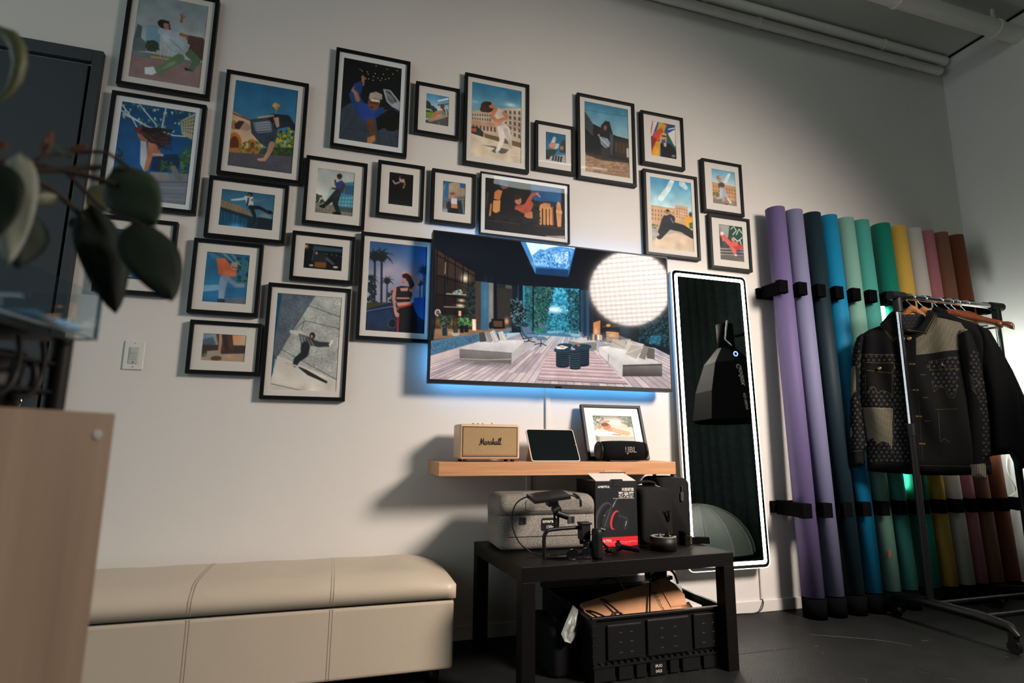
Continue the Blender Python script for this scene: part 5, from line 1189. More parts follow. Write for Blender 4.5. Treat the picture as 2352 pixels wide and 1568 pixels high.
tu = empty('tape_roll', (1.297, -.505, ZT), 0, 'thick black tape roll standing flat with small parts inside it', 'tape roll')
m_rim = mat('grey tape edge', '8b857c', 0.7, noise=0.3, nscale=150)
MB().lathe([(.034, .001), (.0525, .001), (.0525, .052), (.034, .052), (.034, .001)], (0, 0, 0), 36).build('tape', m_blackplastic, tu)
MB().lathe([(.0345, .0522), (.0522, .0522), (.0522, .0528), (.0345, .0528), (.0345, .0522)], (0, 0, 0), 36).build('rim', m_rim, tu)
sg = empty('sunglasses', (.885, -.608, ZT+.002), R(12), 'dark sunglasses lying under the rig near table edge', 'sunglasses')
for x in (-.032, .032):
    MB().tube([(x+.025*math.cos(k*math.pi/8), -.004, .020+.019*math.sin(k*math.pi/8)) for k in range(16)], .0018, 6, closed=True).build('lens_rim', m_gloss, sg)
    MB().prism([(x+.024*math.cos(k*math.pi/8), .020+.018*math.sin(k*math.pi/8)) for k in range(16)], XZ, -.005, -.004).build('lens', m_gloss, sg)
    MB().tube([(x*1.78, -.003, .026), (x*1.8, .05, .014), (x*1.5, .11, .003)], .0016, 6).build('temple', m_gloss, sg)
MB().tube([(-.008, -.004, .026), (.008, -.004, .026)], .0016, 6).build('bridge', m_gloss, sg)
MB().lathe([(0, .001), (.0335, .001), (.0335, .03), (0, .032)], (0, 0, 0), 24).build('core', m_dark, tu)
for k, (x, y, z, r_, c) in enumerate(((.022, -.004, .047, .017, m_gloss), (-.01, .008, .044, .013, m_latch))):
    o = empty('ball_mount' if k == 0 else 'metal_knob', (1.297+x, -.505+y, ZT+.0325), 0, ('shiny black ball mount resting in tape roll', 'dull metal knob resting in tape roll')[k], 'gear')
    MB().lathe([(0, 0), (r_*.7, .002), (r_, r_*.8), (r_*.8, r_*1.5), (r_*.3, r_*1.8), (r_*.3, r_*2.3), (0, r_*2.35)], (0, 0, 0), 18).build('knob', c, o)
    MB().tube([(0, 0, r_*.9), (r_*1.3, -r_*.4, r_*1.5)], r_*.4, 10).build('stem', c, o)
cl = empty('clamp', (1.462, -.425, ZT), R(10), 'black clamp with brass screw at right end of table', 'clamp')
MB().box(-.03, 0, -.02, .02, 0, .036).box(-.03, -.018, -.02, .02, .036, .056).build('clamp_body', m_gloss, cl, bevel=.002)
MB().tube([(.012, -.002, .004), (.012, -.002, .036)], .011, 16).build('brass_screw', m_brass, cl)
MB().tube([(.012, -.002, .036), (.012, -.002, .045)], .005, 12).build('pin', m_chrome, cl)
o = MB().box(-.048, .048, -.012, .012, 0, .027, Matrix.Translation((1.522, -.415, ZT+.0003)) @ Matrix.Rotation(R(-24), 4, 'Z')).build('battery_pack', m_gloss, bevel=.003)
tag(o, 'flat black battery block beside brass clamp screw', 'battery')

# ------------------------------------------------------------------ folding crate below the table
m_crate = mat('black crate plastic', (0.005, 0.0053, 0.0056), 0.42, spec=0.35, noise=0.2, nscale=40, bump=0.05, bscale=300)
cr_ = empty('folding_crate', (1.225, -.375, 0), R(1.5), 'black folding plastic crate full of packaging under the table', 'crate')
W2, D2, H = .287, .20, .222
MB().box(-W2, W2, -D2, D2, .004, .012).build('floor_panel', m_crate, cr_)
fp = MB().box(-W2, W2, -D2, -D2+.006, .058, H-.006)
for x0, x1, z0, z1 in ((-.228, -.088, .072, .190), (-.062, .118, .072, .196), (.142, .268, .076, .200)):
    fp.box(x0, x1, -D2-.009, -D2, z0, z1)
fpo = fp.build('front_panel', m_crate, cr_, bevel=.002)
slot = None
for x0 in (-.175, -.13, .0, .058, .185, .23):
    for z in (.095, .130, .163):
        if slot is None: q = slot = MB().box(-.006, .006, -.0011, 0, 0, .003).build('drain_slot', m_latch, fpo)
        else: q = slot.copy(); COL.objects.link(q); q.parent = fpo
        q.location = (x0, -D2-.0085, z)
mb = MB()
for x0, x1 in ((-.226, -.09), (-.06, .116), (.144, .266)): mb.box(x0, x1, -D2-.0105, -D2-.0085, .190 if x0 < -.1 else .197, .1925 if x0 < -.1 else .1995)
mb.build('panel_lip', m_latch, fpo)
mb = MB().box(-W2-.004, W2+.004, -D2-.011, -D2+.006, H-.010, H).box(-W2-.004, W2+.004, D2-.006, D2+.008, H-.010, H).box(-W2-.008, -W2+.008, -D2, D2, H-.010, H).box(W2-.008, W2+.008, -D2, D2, H-.010, H)
mb.build('top_rim', m_crate, cr_, bevel=.002)
mb = MB().box(-W2-.004, W2+.004, -D2-.012, -D2+.004, .052, .060)
for k in range(22): mb.box(-W2+k*.0265, -W2+k*.0265+.005, -D2-.013, -D2-.004, .056, .068)
mb.build('hinge_rail', m_crate, cr_)
mb = MB()
for x0, x1 in ((-.285, -.20), (-.185, -.125), (-.112, -.07), (-.055, .015), (.03, .07), (.085, .165), (.18, .285)): mb.box(x0, x1, -D2-.009, -D2+.02, .004, .051)
mb.build('base_block', m_crate, cr_, bevel=.0015)
for sx, nm in ((-1, 'side_panel'), (1, 'side_panel')):
    X1 = sx*W2
    mb = MB(); xa, xb = min(X1, X1-sx*.008), max(X1, X1-sx*.008)
    mb.box(xa, xb, -D2, D2, .012, .12).box(xa, xb, -D2, -.075, .12, H-.01).box(xa, xb, .075, D2, .12, H-.01).box(xa, xb, -.075, .075, .12, .145).box(xa, xb, -.075, .075, .190, H-.01)
    for k in range(16): mb.box(xa-.004, xb+.004, -D2+.004+k*.025, -D2+.010+k*.025, .02, .135)
    mb.build(nm, m_crate, cr_, bevel=.001)
mb = MB().box(-W2, W2, D2-.008, D2, .012, H-.01); mb.build('back_panel', m_crate, cr_, bevel=.001)
for x in (-W2+.006, W2-.006):
    mb = MB().box(x-.008, x+.008, -D2-.010, -D2+.004, .06, H-.01)
    for z in (.09, .125, .16, .19): mb.box(x-.012, x+.012, -D2-.012, -D2, z, z+.004)
    mb.build('corner_post', m_crate, cr_)
text('moulded_lettering', 'IFUO', .0135, (-.019, -D2-.0098, .031), (1, 0, 0), (0, 0, 1), m_print_w, cr_, align='CENTER')
text('moulded_lettering', '0423', .0135, (-.019, -D2-.0098, .013), (1, 0, 0), (0, 0, 1), m_print_w, cr_, align='CENTER')

# cardboard packaging in the crate
kb = empty('cardboard_carton', (1.19, -.50, .205), R(-1), 'brown cardboard carton tilted inside the black crate', 'box')
km = Matrix.Rotation(R(-11), 4, 'Y') @ Matrix.Rotation(R(47), 4, 'X')
MB().box(-.215, .165, -.085, .095, -.05, 0, km).build('carton', m_kraft, kb, bevel=.001)
MB().box(.122, .1226, -.084, .094, 0, .0004, km).build('fold_line', m_dark, kb)
u_ = km.to_3x3() @ Vector((0, -1, 0)); v_ = km.to_3x3() @ Vector((1, 0, 0))
text('print', 'Addtom', .026, km @ Vector((.082, .058, .0006)), u_, v_, mat('brown print', '4a3020', .7, noise=.1), kb)
MB().prism([(.125, -.02), (.19, -.03), (.205, .01), (.19, .06), (.165, .095), (.125, .095)], lambda u, v, d: tuple(km @ Vector((u, v, d))), .001, .003).build('side_flap', m_kraft, kb)
MB().box(.03, .235, -.085, .0, -.055, -.052, Matrix.Translation((0, .01, .03)) @ Matrix.Rotation(R(-6), 4, 'Y') @ Matrix.Rotation(R(30), 4, 'X')).build('loose_flap', m_kraft, kb)
def on_carton(pts): return [kb.location+Matrix.Rotation(R(-1), 4, 'Z') @ (km @ Vector(p_)) for p_ in pts]
# bags and cables
m_film = mat('translucent white film', '8f9490', 0.4, noise=0.2, nscale=20, bump=0.5, bscale=20)
def crumple(name, pts, seed, th, m, label, cat):
    rr_ = random.Random(seed); mb = MB(); n = len(pts); c = Vector((0, 0, 0))
    for p_ in pts: c += Vector(p_)
    c /= n; vs = []; ringn = 4
    for s_ in (1, -1):
        for j in range(ringn+1):
            t_ = j/ringn
            for p_ in pts:
                v = Vector(p_).lerp(c, t_); bulge = math.sin(math.pi*min(1, t_+.08)/2)
                vs.append((v.x+rr_.uniform(-.004, .004)*bulge, v.y-s_*th*bulge+rr_.uniform(-.006, .006)*bulge, v.z+rr_.uniform(-.004, .004)*bulge))
    fs = []
    for s_ in range(2):
        o_ = s_*(ringn+1)*n
        for j in range(ringn):
            for k in range(n): fs.append((o_+j*n+k, o_+j*n+(k+1) % n, o_+(j+1)*n+(k+1) % n, o_+(j+1)*n+k))
    half = (ringn+1)*n
    for k in range(n): fs.append((k, (k+1) % n, half+(k+1) % n, half+k))
    o_ = mb.add(vs, fs, False).build(name, m)
    return tag(o_, label, cat)
crumple('plastic_bag', [(.905, -.50, .246), (.930, -.49, .226), (.922, -.51, .18), (.905, -.53, .150), (.878, -.54, .128), (.855, -.54, .136), (.845, -.53, .160), (.87, -.52, .20)], 3, .008, m_film, 'thin white plastic bag hanging over left end of crate', 'plastic bag')
crumple('plastic_pouch', [(1.405, -.35, .248), (1.44, -.34, .255), (1.475, -.34, .252), (1.478, -.35, .215), (1.463, -.36, .185), (1.425, -.37, .178), (1.402, -.365, .20)], 9, .016, m_film, 'crinkled clear plastic pouch in right end of crate', 'plastic bag')
cb = empty('light_clamp', (1.395, -.33, .225), 0, 'black clamp with knob and curved hose sticking up from the crate', 'clamp')
MB().box(-.03, .012, -.02, .02, .045, .090).box(.0, .03, -.015, .015, .03, .06).box(.028, .046, -.01, .01, .045, .062).build('clamp_body', m_gloss, cb, bevel=.004)
MB().tube([(-.055, 0, .048), (-.025, 0, .066)], .016, 12).tube([(0, 0, -.07), (.004, 0, .05)], .014, 12).build('joint', m_blackplastic, cb)
MB().tube([(.012, 0, .082), (.035, 0, .086), (.058, 0, .068), (.072, 0, .036), (.076, 0, -.005), (.07, 0, -.06)], .005, 8).build('hose', m_blackplastic, cb)
for pts, lb in (([(1.11, -.24, .20), (1.118, -.27, .262), (1.160, -.28, .280), (1.213, -.28, .262), (1.26, -.28, .19)], 'black cable arching up behind cardboard in crate'),
                (on_carton([(.105, .11, .0), (.092, .092, .008), (.055, .03, .012), (.02, -.03, .014), (-.012, -.085, .010)]), 'black cable lying diagonally over brown carton near its right end'),
                (on_carton([(-.135, .09, -.02), (-.128, .08, .006), (-.10, .03, .014), (-.072, -.03, .014), (-.05, -.085, .01)]), 'black cable crossing middle of the brown carton'),
                (on_carton([(-.205, .06, .0), (-.185, .045, .01), (-.15, .01, .016), (-.11, -.04, .014), (-.085, -.085, .01)]), 'black cable crossing left end of the brown carton'),
                (on_carton([(-.16, -.085, .012), (-.158, -.03, .02), (-.125, .01, .024), (-.09, .005, .024), (-.085, -.03, .022), (-.105, -.06, .018), (-.11, -.085, .012)]), 'small black cable loop above crate front rim')):
    tag(MB().tube([tuple(p_) for p_ in pts], .0036, 8).build('cable', m_blackplastic), lb, 'cable', 'cables in the crate')
bn = empty('storage_bin', (1.215, -.098, 0), 0, 'plain black bin standing behind crate against the wall', 'bin')
MB().box(-.265, .265, -.055, .055, 0, .224).build('bin_body', m_crate, bn, bevel=.006)
MB().box(-.272, .272, -.062, .062, .205, .2265).build('lid', m_crate, bn, bevel=.004)
o = empty('gear_bag', (.865, -.36, 0), 0, 'slumped black bag between crate and left table legs', 'bag')
rbox(MB(), .048, .15, 0, .165, .03, (.015, .03)).build('bag_body', m_bag, o)
MB().tube([(0, -.08, .15), (0, -.05, .185), (0, .04, .187), (0, .08, .15)], .006, 8).build('handle', m_bag, o)

# ------------------------------------------------------------------ backdrop paper rolls
m_foamb = mat('black foam block', (0.0045, 0.0046, 0.005), 0.9, spec=0.0, noise=0.25, nscale=100, bump=0.1, bscale=400)
m_core = mat('cardboard core', '9a7a56', 0.8, noise=0.1)
ROLLS = [(2.361, 'lavender purple', '665a84', 'first at the left end'), (2.487, 'pale violet grey', '787898', 'second from the left'), (2.618, 'deep slate blue', '0f252e', 'between pale violet and bright blue rolls'),
         (2.740, 'bright cerulean blue', '0b7ba6', 'beside the slate roll'), (2.866, 'pale mint', '7aa898', 'right of the bright blue roll'), (2.983, 'aqua teal', '489f94', 'last before the lit gap'),
         (3.150, 'emerald green', '0d7a66', 'just past the lit gap'), (3.277, 'mustard yellow', 'd8b050', 'right of the green roll'), (3.406, 'off-white', 'd0ccc4', 'between yellow and pink rolls'),
         (3.518, 'dusty pink', 'c07a84', 'right of the white roll'), (3.632, 'milk-chocolate brown', '946650', 'right of the pink roll'), (3.768, 'dark rust brown', '8a4c32', 'last at the right end')]
YT, YB, ZB, ZTOP = -.088, -.150, .098, 2.178
for i, (x, cn, hx, where) in enumerate(ROLLS):
    t = empty('backdrop_roll', (x, YB, ZB), 0, 'tall %s backdrop paper roll, %s' % (cn, where), 'paper roll', 'coloured backdrop paper rolls')
    L = math.hypot(YT-YB, ZTOP-ZB); t.rotation_euler = (-math.atan2(YT-YB, ZTOP-ZB), 0, 0)
    rad = .0525 if i not in (9,) else .046
    m = mat('paper '+cn, hx, 0.62, noise=0.03, nscale=3, stretch=(1, 1, .2), bump=0.04, bscale=40, spec=0.3)
    MB().lathe([(.034, 0), (rad, 0), (rad, L), (.034, L), (.034, 0)], (0, 0, 0), 40, smooth=False).build('paper', m, t)
    pp = [c for c in t.children][0]
    for f_ in pp.data.polygons: f_.use_smooth = abs(f_.normal.z) < .5
    MB().lathe([(.029, .003), (.0335, .003), (.0335, L+.004), (.029, L+.004), (.029, .003)], (0, 0, 0), 24).build('core', m_core, t)
    if i == 4:
        mb = MB()
        for k in range(5):
            for j in range(4): mb.box(-.045+k*.006, -.042+k*.006, -.0535+.0015*k-.004, -.048, .17+j*.009+k*.002, .174+j*.009+k*.002)
        mb.build('printed_patch', mat('orange print', 'b07050', .6, noise=.1), t)
def rack(name, z, y_rail, x_list, x_end, depth, label, group):
    t = empty(name, (x_list[0], 0, z), 0, label, 'roll holder', group)
    X0 = x_list[0]
    MB().box(-.03, x_end-X0+.012, -.022, -.0005, -.03, .03).build('wall_rail', m_foamb, t)
    for x in x_list+[x_end]:
        MB().box(x-X0-.010, x-X0+.010, -depth+.030, -.022, -.036, .036).box(x-X0-.029, x-X0+.029, -depth, -depth+.032, -.036, .036).build('prong', m_foamb, t, bevel=.003)
    return t
mid = lambda a_, b_: (a_+b_)/2
xs = [r_[0] for r_ in ROLLS]
L6 = [xs[0]-.067]+[mid(xs[k], xs[k+1]) for k in range(5)]
R6 = [xs[6]-.066]+[mid(xs[k], xs[k+1]) for k in range(6, 11)]
GR = 'black wall holders for the paper rolls'
rack('roll_holder', 1.692, 0, L6, xs[5]+.068, .184, 'upper black roll holder behind purple to aqua rolls', GR)
rack('roll_holder', 1.692, 0, R6, xs[11]+.072, .184, 'upper black roll holder behind green to brown rolls', GR)
rack('roll_holder', .520, 0, L6, xs[5]+.068, .228, 'lower black roll holder behind purple to aqua rolls', GR)
rack('roll_holder', .520, 0, R6, xs[11]+.072, .228, 'lower black roll holder behind green to brown rolls', GR)
for i, x in enumerate(xs):
    t = empty('foam_cup', (x, YB-.004, 0), 0, 'black foam foot under the %s paper roll' % ROLLS[i][1], 'foam cup', 'black feet under the paper rolls')
    MB().lathe([(0, 0), (.056, 0), (.057, .09), (.0275, .0955), (0, .0955)], (0, 0, 0), 28).build('foam_foot', m_foamb, t)

# lamps standing behind the clothes, out of direct sight
m_tube = mat('lamp tube', (0.9, 0.95, 0.9), 0.5, emit=(0.50, 1.0, 0.74), estr=14)
t = empty('light_wand', (3.066, -.100, .575), 0, 'glowing light tube standing between the aqua and green paper rolls behind the jackets', 'lamp')
MB().lathe([(.0, 0), (.024, 0), (.024, 1.05), (0, 1.05)], (0, 0, .03), 18).build('light_tube', m_tube, t)
MB().lathe([(0, 0), (.026, 0), (.026, .032), (0, .032)], (0, 0, 0), 18).build('end_cap', m_gloss, t)
MB().tube([(0, .015, .015), (0, .078, .015)], .008, 10).build('wall_clip', m_blackplastic, t)
t = empty('studio_lamp', (3.60, -.27, 1.0), R(-78), 'small wall-mounted lamp panel glowing behind the dark jacket near the corner', 'lamp')
m_tube2 = mat('panel lamp', (0.9, 0.95, 0.95), 0.5, emit=(0.90, 1.0, 0.94), estr=110)
MB().box(-.06, .06, -.012, .012, 0, .27).build('panel_body', m_gloss, t, bevel=.003)
MB().box(-.05, .05, .0122, .0135, .012, .258).build('glowing_face', m_tube2, t)
MB().tube([(-.03, .0, .12), (-.268, .028, .12)], .006, 12).build('wall_arm', m_blackmetal, t)
o = MB().tube([(3.97, -.10, .80), (3.94, -.11, .77), (3.90, -.13, .70), (3.93, -.14, .62), (3.96, -.12, .58), (3.90, -.12, .55), (3.82, -.13, .54)], .0028, 8).build('white_cord', m_white)
tag(o, 'thin pale cord with plug curling against right corner wall', 'cord')

# ------------------------------------------------------------------ clothes rack
m_wood1 = mat('honey hanger wood', 'a86c3c', 0.35, noise=0.0, nscale=8, stretch=(2, 14, 14), col2='8c5630', coat=0.4)
m_wood2 = mat('red brown hanger wood', '9a5232', 0.3, noise=0.0, nscale=8, stretch=(2, 14, 14), col2='7a3e24', coat=0.5)
gr = empty('garment_rack', (2.765, -.447, 0), 0, 'rolling chrome and black garment rack holding dark jackets', 'clothes rack')
RX, RZ = .725, 1.612
for i, x in enumerate((0, RX)):
    up = MB().tube([(x, 0, .92), (x, 0, RZ-.05)], .0135, 18).build('upper_post', m_chrome, gr)
    MB().tube([(x, 0, .10), (x, 0, .92)], .0165, 18).build('lower_post', m_blackmetal, gr)
    MB().tube([(x, 0, .895), (x, 0, .955)], .0195, 18).build('post_collar', m_blackplastic, gr)
    e_ = MB().tube([(x, 0, RZ-.085), (x, 0, RZ+.005)], .0215, 18).tube([(x-.045, 0, RZ), (x+.045, 0, RZ)], .0235, 18).build('corner_joint', m_blackplastic, gr, bevel=.002)
    ft = MB().tube([(x, .20, .075), (x, .185, .092), (x, .05, .112), (x, -.22, .112), (x, -.335, .100), (x, -.365, .070)], [.016, .021, .023, .023, .021, .014], 14).build('foot_bar', m_blackmetal, gr)
    for y in (.185, -.345):
        c_ = MB().tube([(x-.011, y, .026), (x+.011, y, .026)], .025, 18).box(x-.016, x+.016, y-.012, y+.012, .03, .09).build('caster', m_blackplastic, gr)
MB().tube([(.04, 0, RZ), (RX-.04, 0, RZ)], .0145, 20).build('hanging_rail', m_chrome, gr)
for y in (-.02, -.235): MB().tube([(0, y, .115), (RX, y, .115)], .0105, 14).build('base_rail', m_blackmetal, gr)

def hanger(x, m, label, tilt=0.0, half=.215, rz=0.0, thick=.011, fall=.080):
    """hook over the rail; shoulders spread towards and away from the wall"""
    hz = RZ+.0155
    t = empty('clothes_hanger', (x, -.447, hz), rz, label, 'hanger', 'wooden hangers on the rail')
    pts = []
    for k in range(15):
        a_ = R(200-k*17); pts.append((0, .021*math.cos(a_), -.0195+.021*math.sin(a_)))
    pts += [(0, .004, -.052), (0, 0, -.062), (0, 0, -.085)]
    MB().tube(pts, .0019, 8).build('hook', m_chrome, t)
    vs = []; fs = []; N = 26; mb = MB()
    prof = []
    for i in range(N+1):
        u = -1+2*i/N
        y = u*half; z = -.100-fall*abs(u)**1.35+.024*math.exp(-(u*4.2)**2)
        r1 = .022*(1-.45*abs(u))+.006*(abs(u) > .85)
        prof.append((y, z, r1, thick*(1+.5*abs(u))))
    n = 10
    for (y, z, hgt, th) in prof:
        for k in range(n):
            a_ = 2*math.pi*k/n; vs.append((th*math.cos(a_)-.03*(y/half)**2, y, z+hgt*math.sin(a_)))
    for i in range(N):
        for k in range(n): fs.append((i*n+k, i*n+(k+1) % n, (i+1)*n+(k+1) % n, (i+1)*n+k))
    fs.append(tuple(range(n))); fs.append(tuple(range(N*n, N*n+n)))
    mb.add(vs, fs, True).build('shoulder_bar', m, t)
    MB().tube([(-.012, -half*.72, -.092-fall), (-.012, half*.72, -.092-fall)], .004, 8).build('trouser_bar', m_chrome, t)
    return t
JR = R(37)
hanger(2.862, m_wood1, 'pale wooden hanger inside the patchwork jacket, at the near end of rail', half=.165, rz=JR, fall=.15)
hanger(2.945, m_wood1, 'pale wooden hanger just behind patchwork jacket collar', half=.165, rz=JR, fall=.15)
hanger(3.060, m_wood2, 'dark wooden hanger, third on the rail, inside the plain dark jacket', half=.175, rz=R(33), fall=.135)
hanger(3.135, m_wood2, 'empty glossy dark wooden hanger, fourth along the rail', rz=R(19), half=.215)
hanger(3.185, m_wood2, 'empty glossy dark wooden hanger, fifth along the rail, reaching furthest toward the room', rz=R(18), half=.232, fall=.086)
hanger(3.255, m_wood2, 'glossy dark wooden hanger nearest the far end of rail', rz=R(16), half=.20)

# jackets: cloth shells cut from painted cloth
m_denim = vcol_mat('printed dark denim', 0.85, bump=0.25, spec=0.15)
def dist_in(mask, n):
    d = np.zeros(mask.shape, np.float32); m = mask.copy()
    for k in range(n):
        d += m
        e = m.copy(); e[1:] &= m[:-1]; e[:-1] &= m[1:]; e[:, 1:] &= m[:, :-1]; e[:, :-1] &= m[:, 1:]
        e[0] = e[-1] = False; e[:, 0] = e[:, -1] = False
        m = e
    return d
class Cloth:
    """a garment hanging in one plane; its pieces are cut on a grid of the upright rectangle from A to B, z0..z1"""
    def __init__(s, A, B, q, col, hh=300, z0=.66, z1=1.58, seed=1):
        s.A, s.B = Vector((*A, 0)), Vector((*B, 0)); s.z0, s.z1 = z0, z1
        L = (s.B-s.A).length; t = (s.B-s.A)/L; s.nv = Vector((t.y, -t.x, 0))
        s.w = int(hh*L/(z1-z0)); s.h = hh
        s.a = Art(s.w, s.h, q, col); s.a.SS = 3; s.seed = seed
    def piece(s, name, poly, parent, depth, off=0.0, n=26, folds=0.006, back=True, fphase=0.0):
        P = s.a.t(poly)/s.a.SS
        yy, xx = np.mgrid[0:s.h, 0:s.w]
        class T: pass
        sub = T(); sub.W, sub.H = s.w, s.h; sub.xx = xx.astype(np.float32)+.5; sub.yy = yy.astype(np.float32)+.5
        sl, mm = Art.mask(sub, P)
        mask = np.zeros((s.h, s.w), bool); mask[sl] = mm
        n = int(n*s.h/440); d = dist_in(mask, n)/n
        hgt = depth*np.sqrt(np.clip(1-(1-d)**2, 0, 1))
        for _ in range(4):
            for ax in (0, 1): hgt = (np.roll(hgt, 2, ax)+np.roll(hgt, 1, ax)+hgt+np.roll(hgt, -1, ax)+np.roll(hgt, -2, ax))/5
        U = xx/s.w; V = yy/s.h
        fo = folds*np.sin(U*38+np.sin(V*5+fphase)*1.6+fphase)*np.sin(V*3.1+.4)+folds*.5*np.sin(U*17-V*13+fphase)
        front = off+hgt+fo*np.minimum(1, d*3); bk = off-hgt*.8-.001
        k = xx/(s.w-1); Zz = s.z1+(s.z0-s.z1)*yy/(s.h-1)
        PX = s.A.x+(s.B.x-s.A.x)*k; PY = s.A.y+(s.B.y-s.A.y)*k
        idx = -np.ones(mask.shape, np.int64); idx[mask] = np.arange(mask.sum()); n0 = int(mask.sum())
        cf = np.stack([(PX+s.nv.x*front)[mask], (PY+s.nv.y*front)[mask], Zz[mask]], 1)
        qd = mask[:-1, :-1] & mask[1:, :-1] & mask[:-1, 1:] & mask[1:, 1:]
        A = idx[:-1, :-1][qd]; B = idx[1:, :-1][qd]; C_ = idx[1:, 1:][qd]; D_ = idx[:-1, 1:][qd]
        quads = np.stack([A, B, C_, D_], 1)
        cb_ = np.stack([(PX+s.nv.x*bk)[mask], (PY+s.nv.y*bk)[mask], Zz[mask]], 1)
        ql = [quads, quads[:, ::-1]+n0]
        edges = {}
        E = np.concatenate([quads[:, [0, 1]], quads[:, [1, 2]], quads[:, [2, 3]], quads[:, [3, 0]]])
        key = np.sort(E, 1); k_ = key[:, 0].astype(np.int64)*(n0+1)+key[:, 1]
        un, first, cnt = np.unique(k_, return_index=True, return_counts=True)
        be_ = E[first[cnt == 1]]
        ql.append(np.stack([be_[:, 1], be_[:, 0], be_[:, 0]+n0, be_[:, 1]+n0], 1))
        me = bpy.data.meshes.new(name); co = np.concatenate([cf, cb_]).astype(np.float32)
        me.vertices.add(len(co)); me.vertices.foreach_set('co', co.ravel())
        set_faces(me, np.concatenate(ql), True)
        if not hasattr(s, 'lin'): s.lin = s.a.done(1.0)*.66
        c_ = s.lin[mask]; vcol(me, np.concatenate([c_, c_*.6+.002]))
        o_ = link(name, me, m_denim, parent)
        return o_

J1 = empty('patchwork_jacket', (0, 0, 0), 0, 'dark patchwork denim jacket with striped panels and monogram print at front of rack', 'jacket')
cl1 = Cloth((2.66, -.175), (3.07, -.72), [(75.7, 236.8), (1217.7, 111.9), (1415.7, 1504.3), (188.2, 1455.9)], '0c0d0f', 620)
a = cl1.a
a.noise(.10, 1)
def mono(x, y, k, kind, c):
    if kind == 0:      # interlaced L and V
        a.l([(x-.55*k, y-.5*k), (x-.75*k, y+.55*k), (x-.05*k, y+.55*k)], 2.6, c); a.l([(x-.35*k, y-.6*k), (x+.2*k, y+.5*k), (x+.75*k, y-.6*k)], 2.6, c)
        a.l([(x-.75*k, y-.5*k), (x-.35*k, y-.5*k)], 2, c)
    elif kind == 1:    # pointed four-petal flower
        for an in (0, 90, 180, 270):
            dx, dy = math.cos(R(an)), math.sin(R(an)); a.p([(x, y), (x+dx*.45*k-dy*.22*k, y+dy*.45*k+dx*.22*k), (x+dx*.95*k, y+dy*.95*k), (x+dx*.45*k+dy*.22*k, y+dy*.45*k-dx*.22*k)], c)
    elif kind == 2:    # diamond with flower
        a.l([(x, y-.95*k), (x+.8*k, y), (x, y+.95*k), (x-.8*k, y), (x, y-.95*k)], 2.2, c); a.e(x, y, .22*k, .22*k, c)
    else:
        a.e(x, y, .62*k, .62*k, c); a.e(x, y, .42*k, .42*k, '1a1b1d'); a.e(x, y, .2*k, .2*k, c)
def mono_fill(poly, k=15, c='62625e', base='0c0c0e'):
    a.p(poly, base)
    P = np.array(poly, float); lo, hi = P.min(0), P.max(0); row = 0; y = lo[1]+k*.9
    while y < hi[1]:
        x = lo[0]+(k*1.25 if row % 2 else 0)+4; col = 0
        while x < hi[0]:
            ins = False
            for i in range(len(P)):
                ax, ay = P[i]; bx_, by_ = P[(i+1) % len(P)]
                if (ay > y) != (by_ > y) and x < (bx_-ax)*(y-ay)/(by_-ay)+ax: ins = not ins
            if ins: mono(x, y, k, (0, 1, 2, 1)[(col+row*2) % 4] if row % 2 == 0 else (1, 3, 1, 0)[(col+row) % 4], c)
            x += k*2.5; col += 1
        y += k*1.9; row += 1
def stripes(poly, x0, x1, nst, lean=0.0, c1='8f8871', c2='1c1b18', yt=0, yb=0):
    a.p(poly, c2)
    # stripes clipped by drawing, then re-masking
    keep = a.a.copy(); sl, m_ = a.mask(a.t(poly))
    for k in range(nst):
        x = x0+(x1-x0)*k/nst; w_ = (x1-x0)/nst*.52
        a.p([(x, yt), (x+w_, yt), (x+w_+lean, yb), (x+lean, yb)], c1)
    tmp = a.a[sl].copy(); a.a[:] = keep; a.a[sl][m_] = tmp[m_]
# front panels in the coordinates of the enlarged photograph detail
mono_fill([(245, 552), (560, 560), (580, 900), (600, 1330), (480, 1330), (300, 1310), (245, 930)])
a.p([(270, 612), (490, 618), (480, 680), (478, 835), (445, 830), (410, 810), (375, 835), (345, 785), (300, 790), (285, 835), (280, 700)], '121211')
for q in ([(245, 552), (520, 560)], [(270, 610), (492, 618)], [(275, 620), (285, 665), (470, 688), (488, 650), (490, 620)], [(282, 690), (285, 830), (300, 835), (325, 782), (350, 790), (370, 830), (400, 810), (440, 820), (475, 850)], [(475, 690), (470, 860)]): a.l(q, 2.6, '7c7448')
stripes([(250, 930), (476, 938), (474, 1236), (445, 1180), (400, 1170), (370, 1190), (335, 1148), (300, 1160), (290, 1150)], 248, 478, 23, 18, '9a937c', '2b2922', 930, 1240)
a.l([(250, 930), (476, 938)], 3, 'a09a80')
mono_fill([(300, 1160), (335, 1148), (370, 1190), (400, 1172), (445, 1182), (474, 1240), (500, 1330), (300, 1308)])
a.p([(500, 560), (560, 400), (640, 420), (690, 1390), (600, 1390), (560, 900)], '0f0f0f').l([(640, 440), (655, 800), (690, 1300)], 2, '4c4630')
a.p([(645, 560), (960, 520), (1010, 600), (1040, 900), (1180, 1400), (700, 1400), (655, 800)], '0a0b0c')
stripes([(640, 440), (720, 400), (790, 275), (960, 310), (1010, 380), (940, 415), (945, 525), (800, 540), (645, 560)], 620, 1020, 40, 26, '968f7a', '26241f', 260, 570)
a.p([(645, 560), (955, 520), (960, 575), (730, 605), (660, 610)], '0b0c0f')
mono_fill([(728, 600), (955, 568), (955, 650), (735, 670)], 15, '565654', '0a0a0c')
mono_fill([(740, 670), (950, 650), (935, 780), (915, 860), (880, 860), (840, 790), (810, 780), (770, 830), (755, 760)], 15, '565654', '0a0a0c')
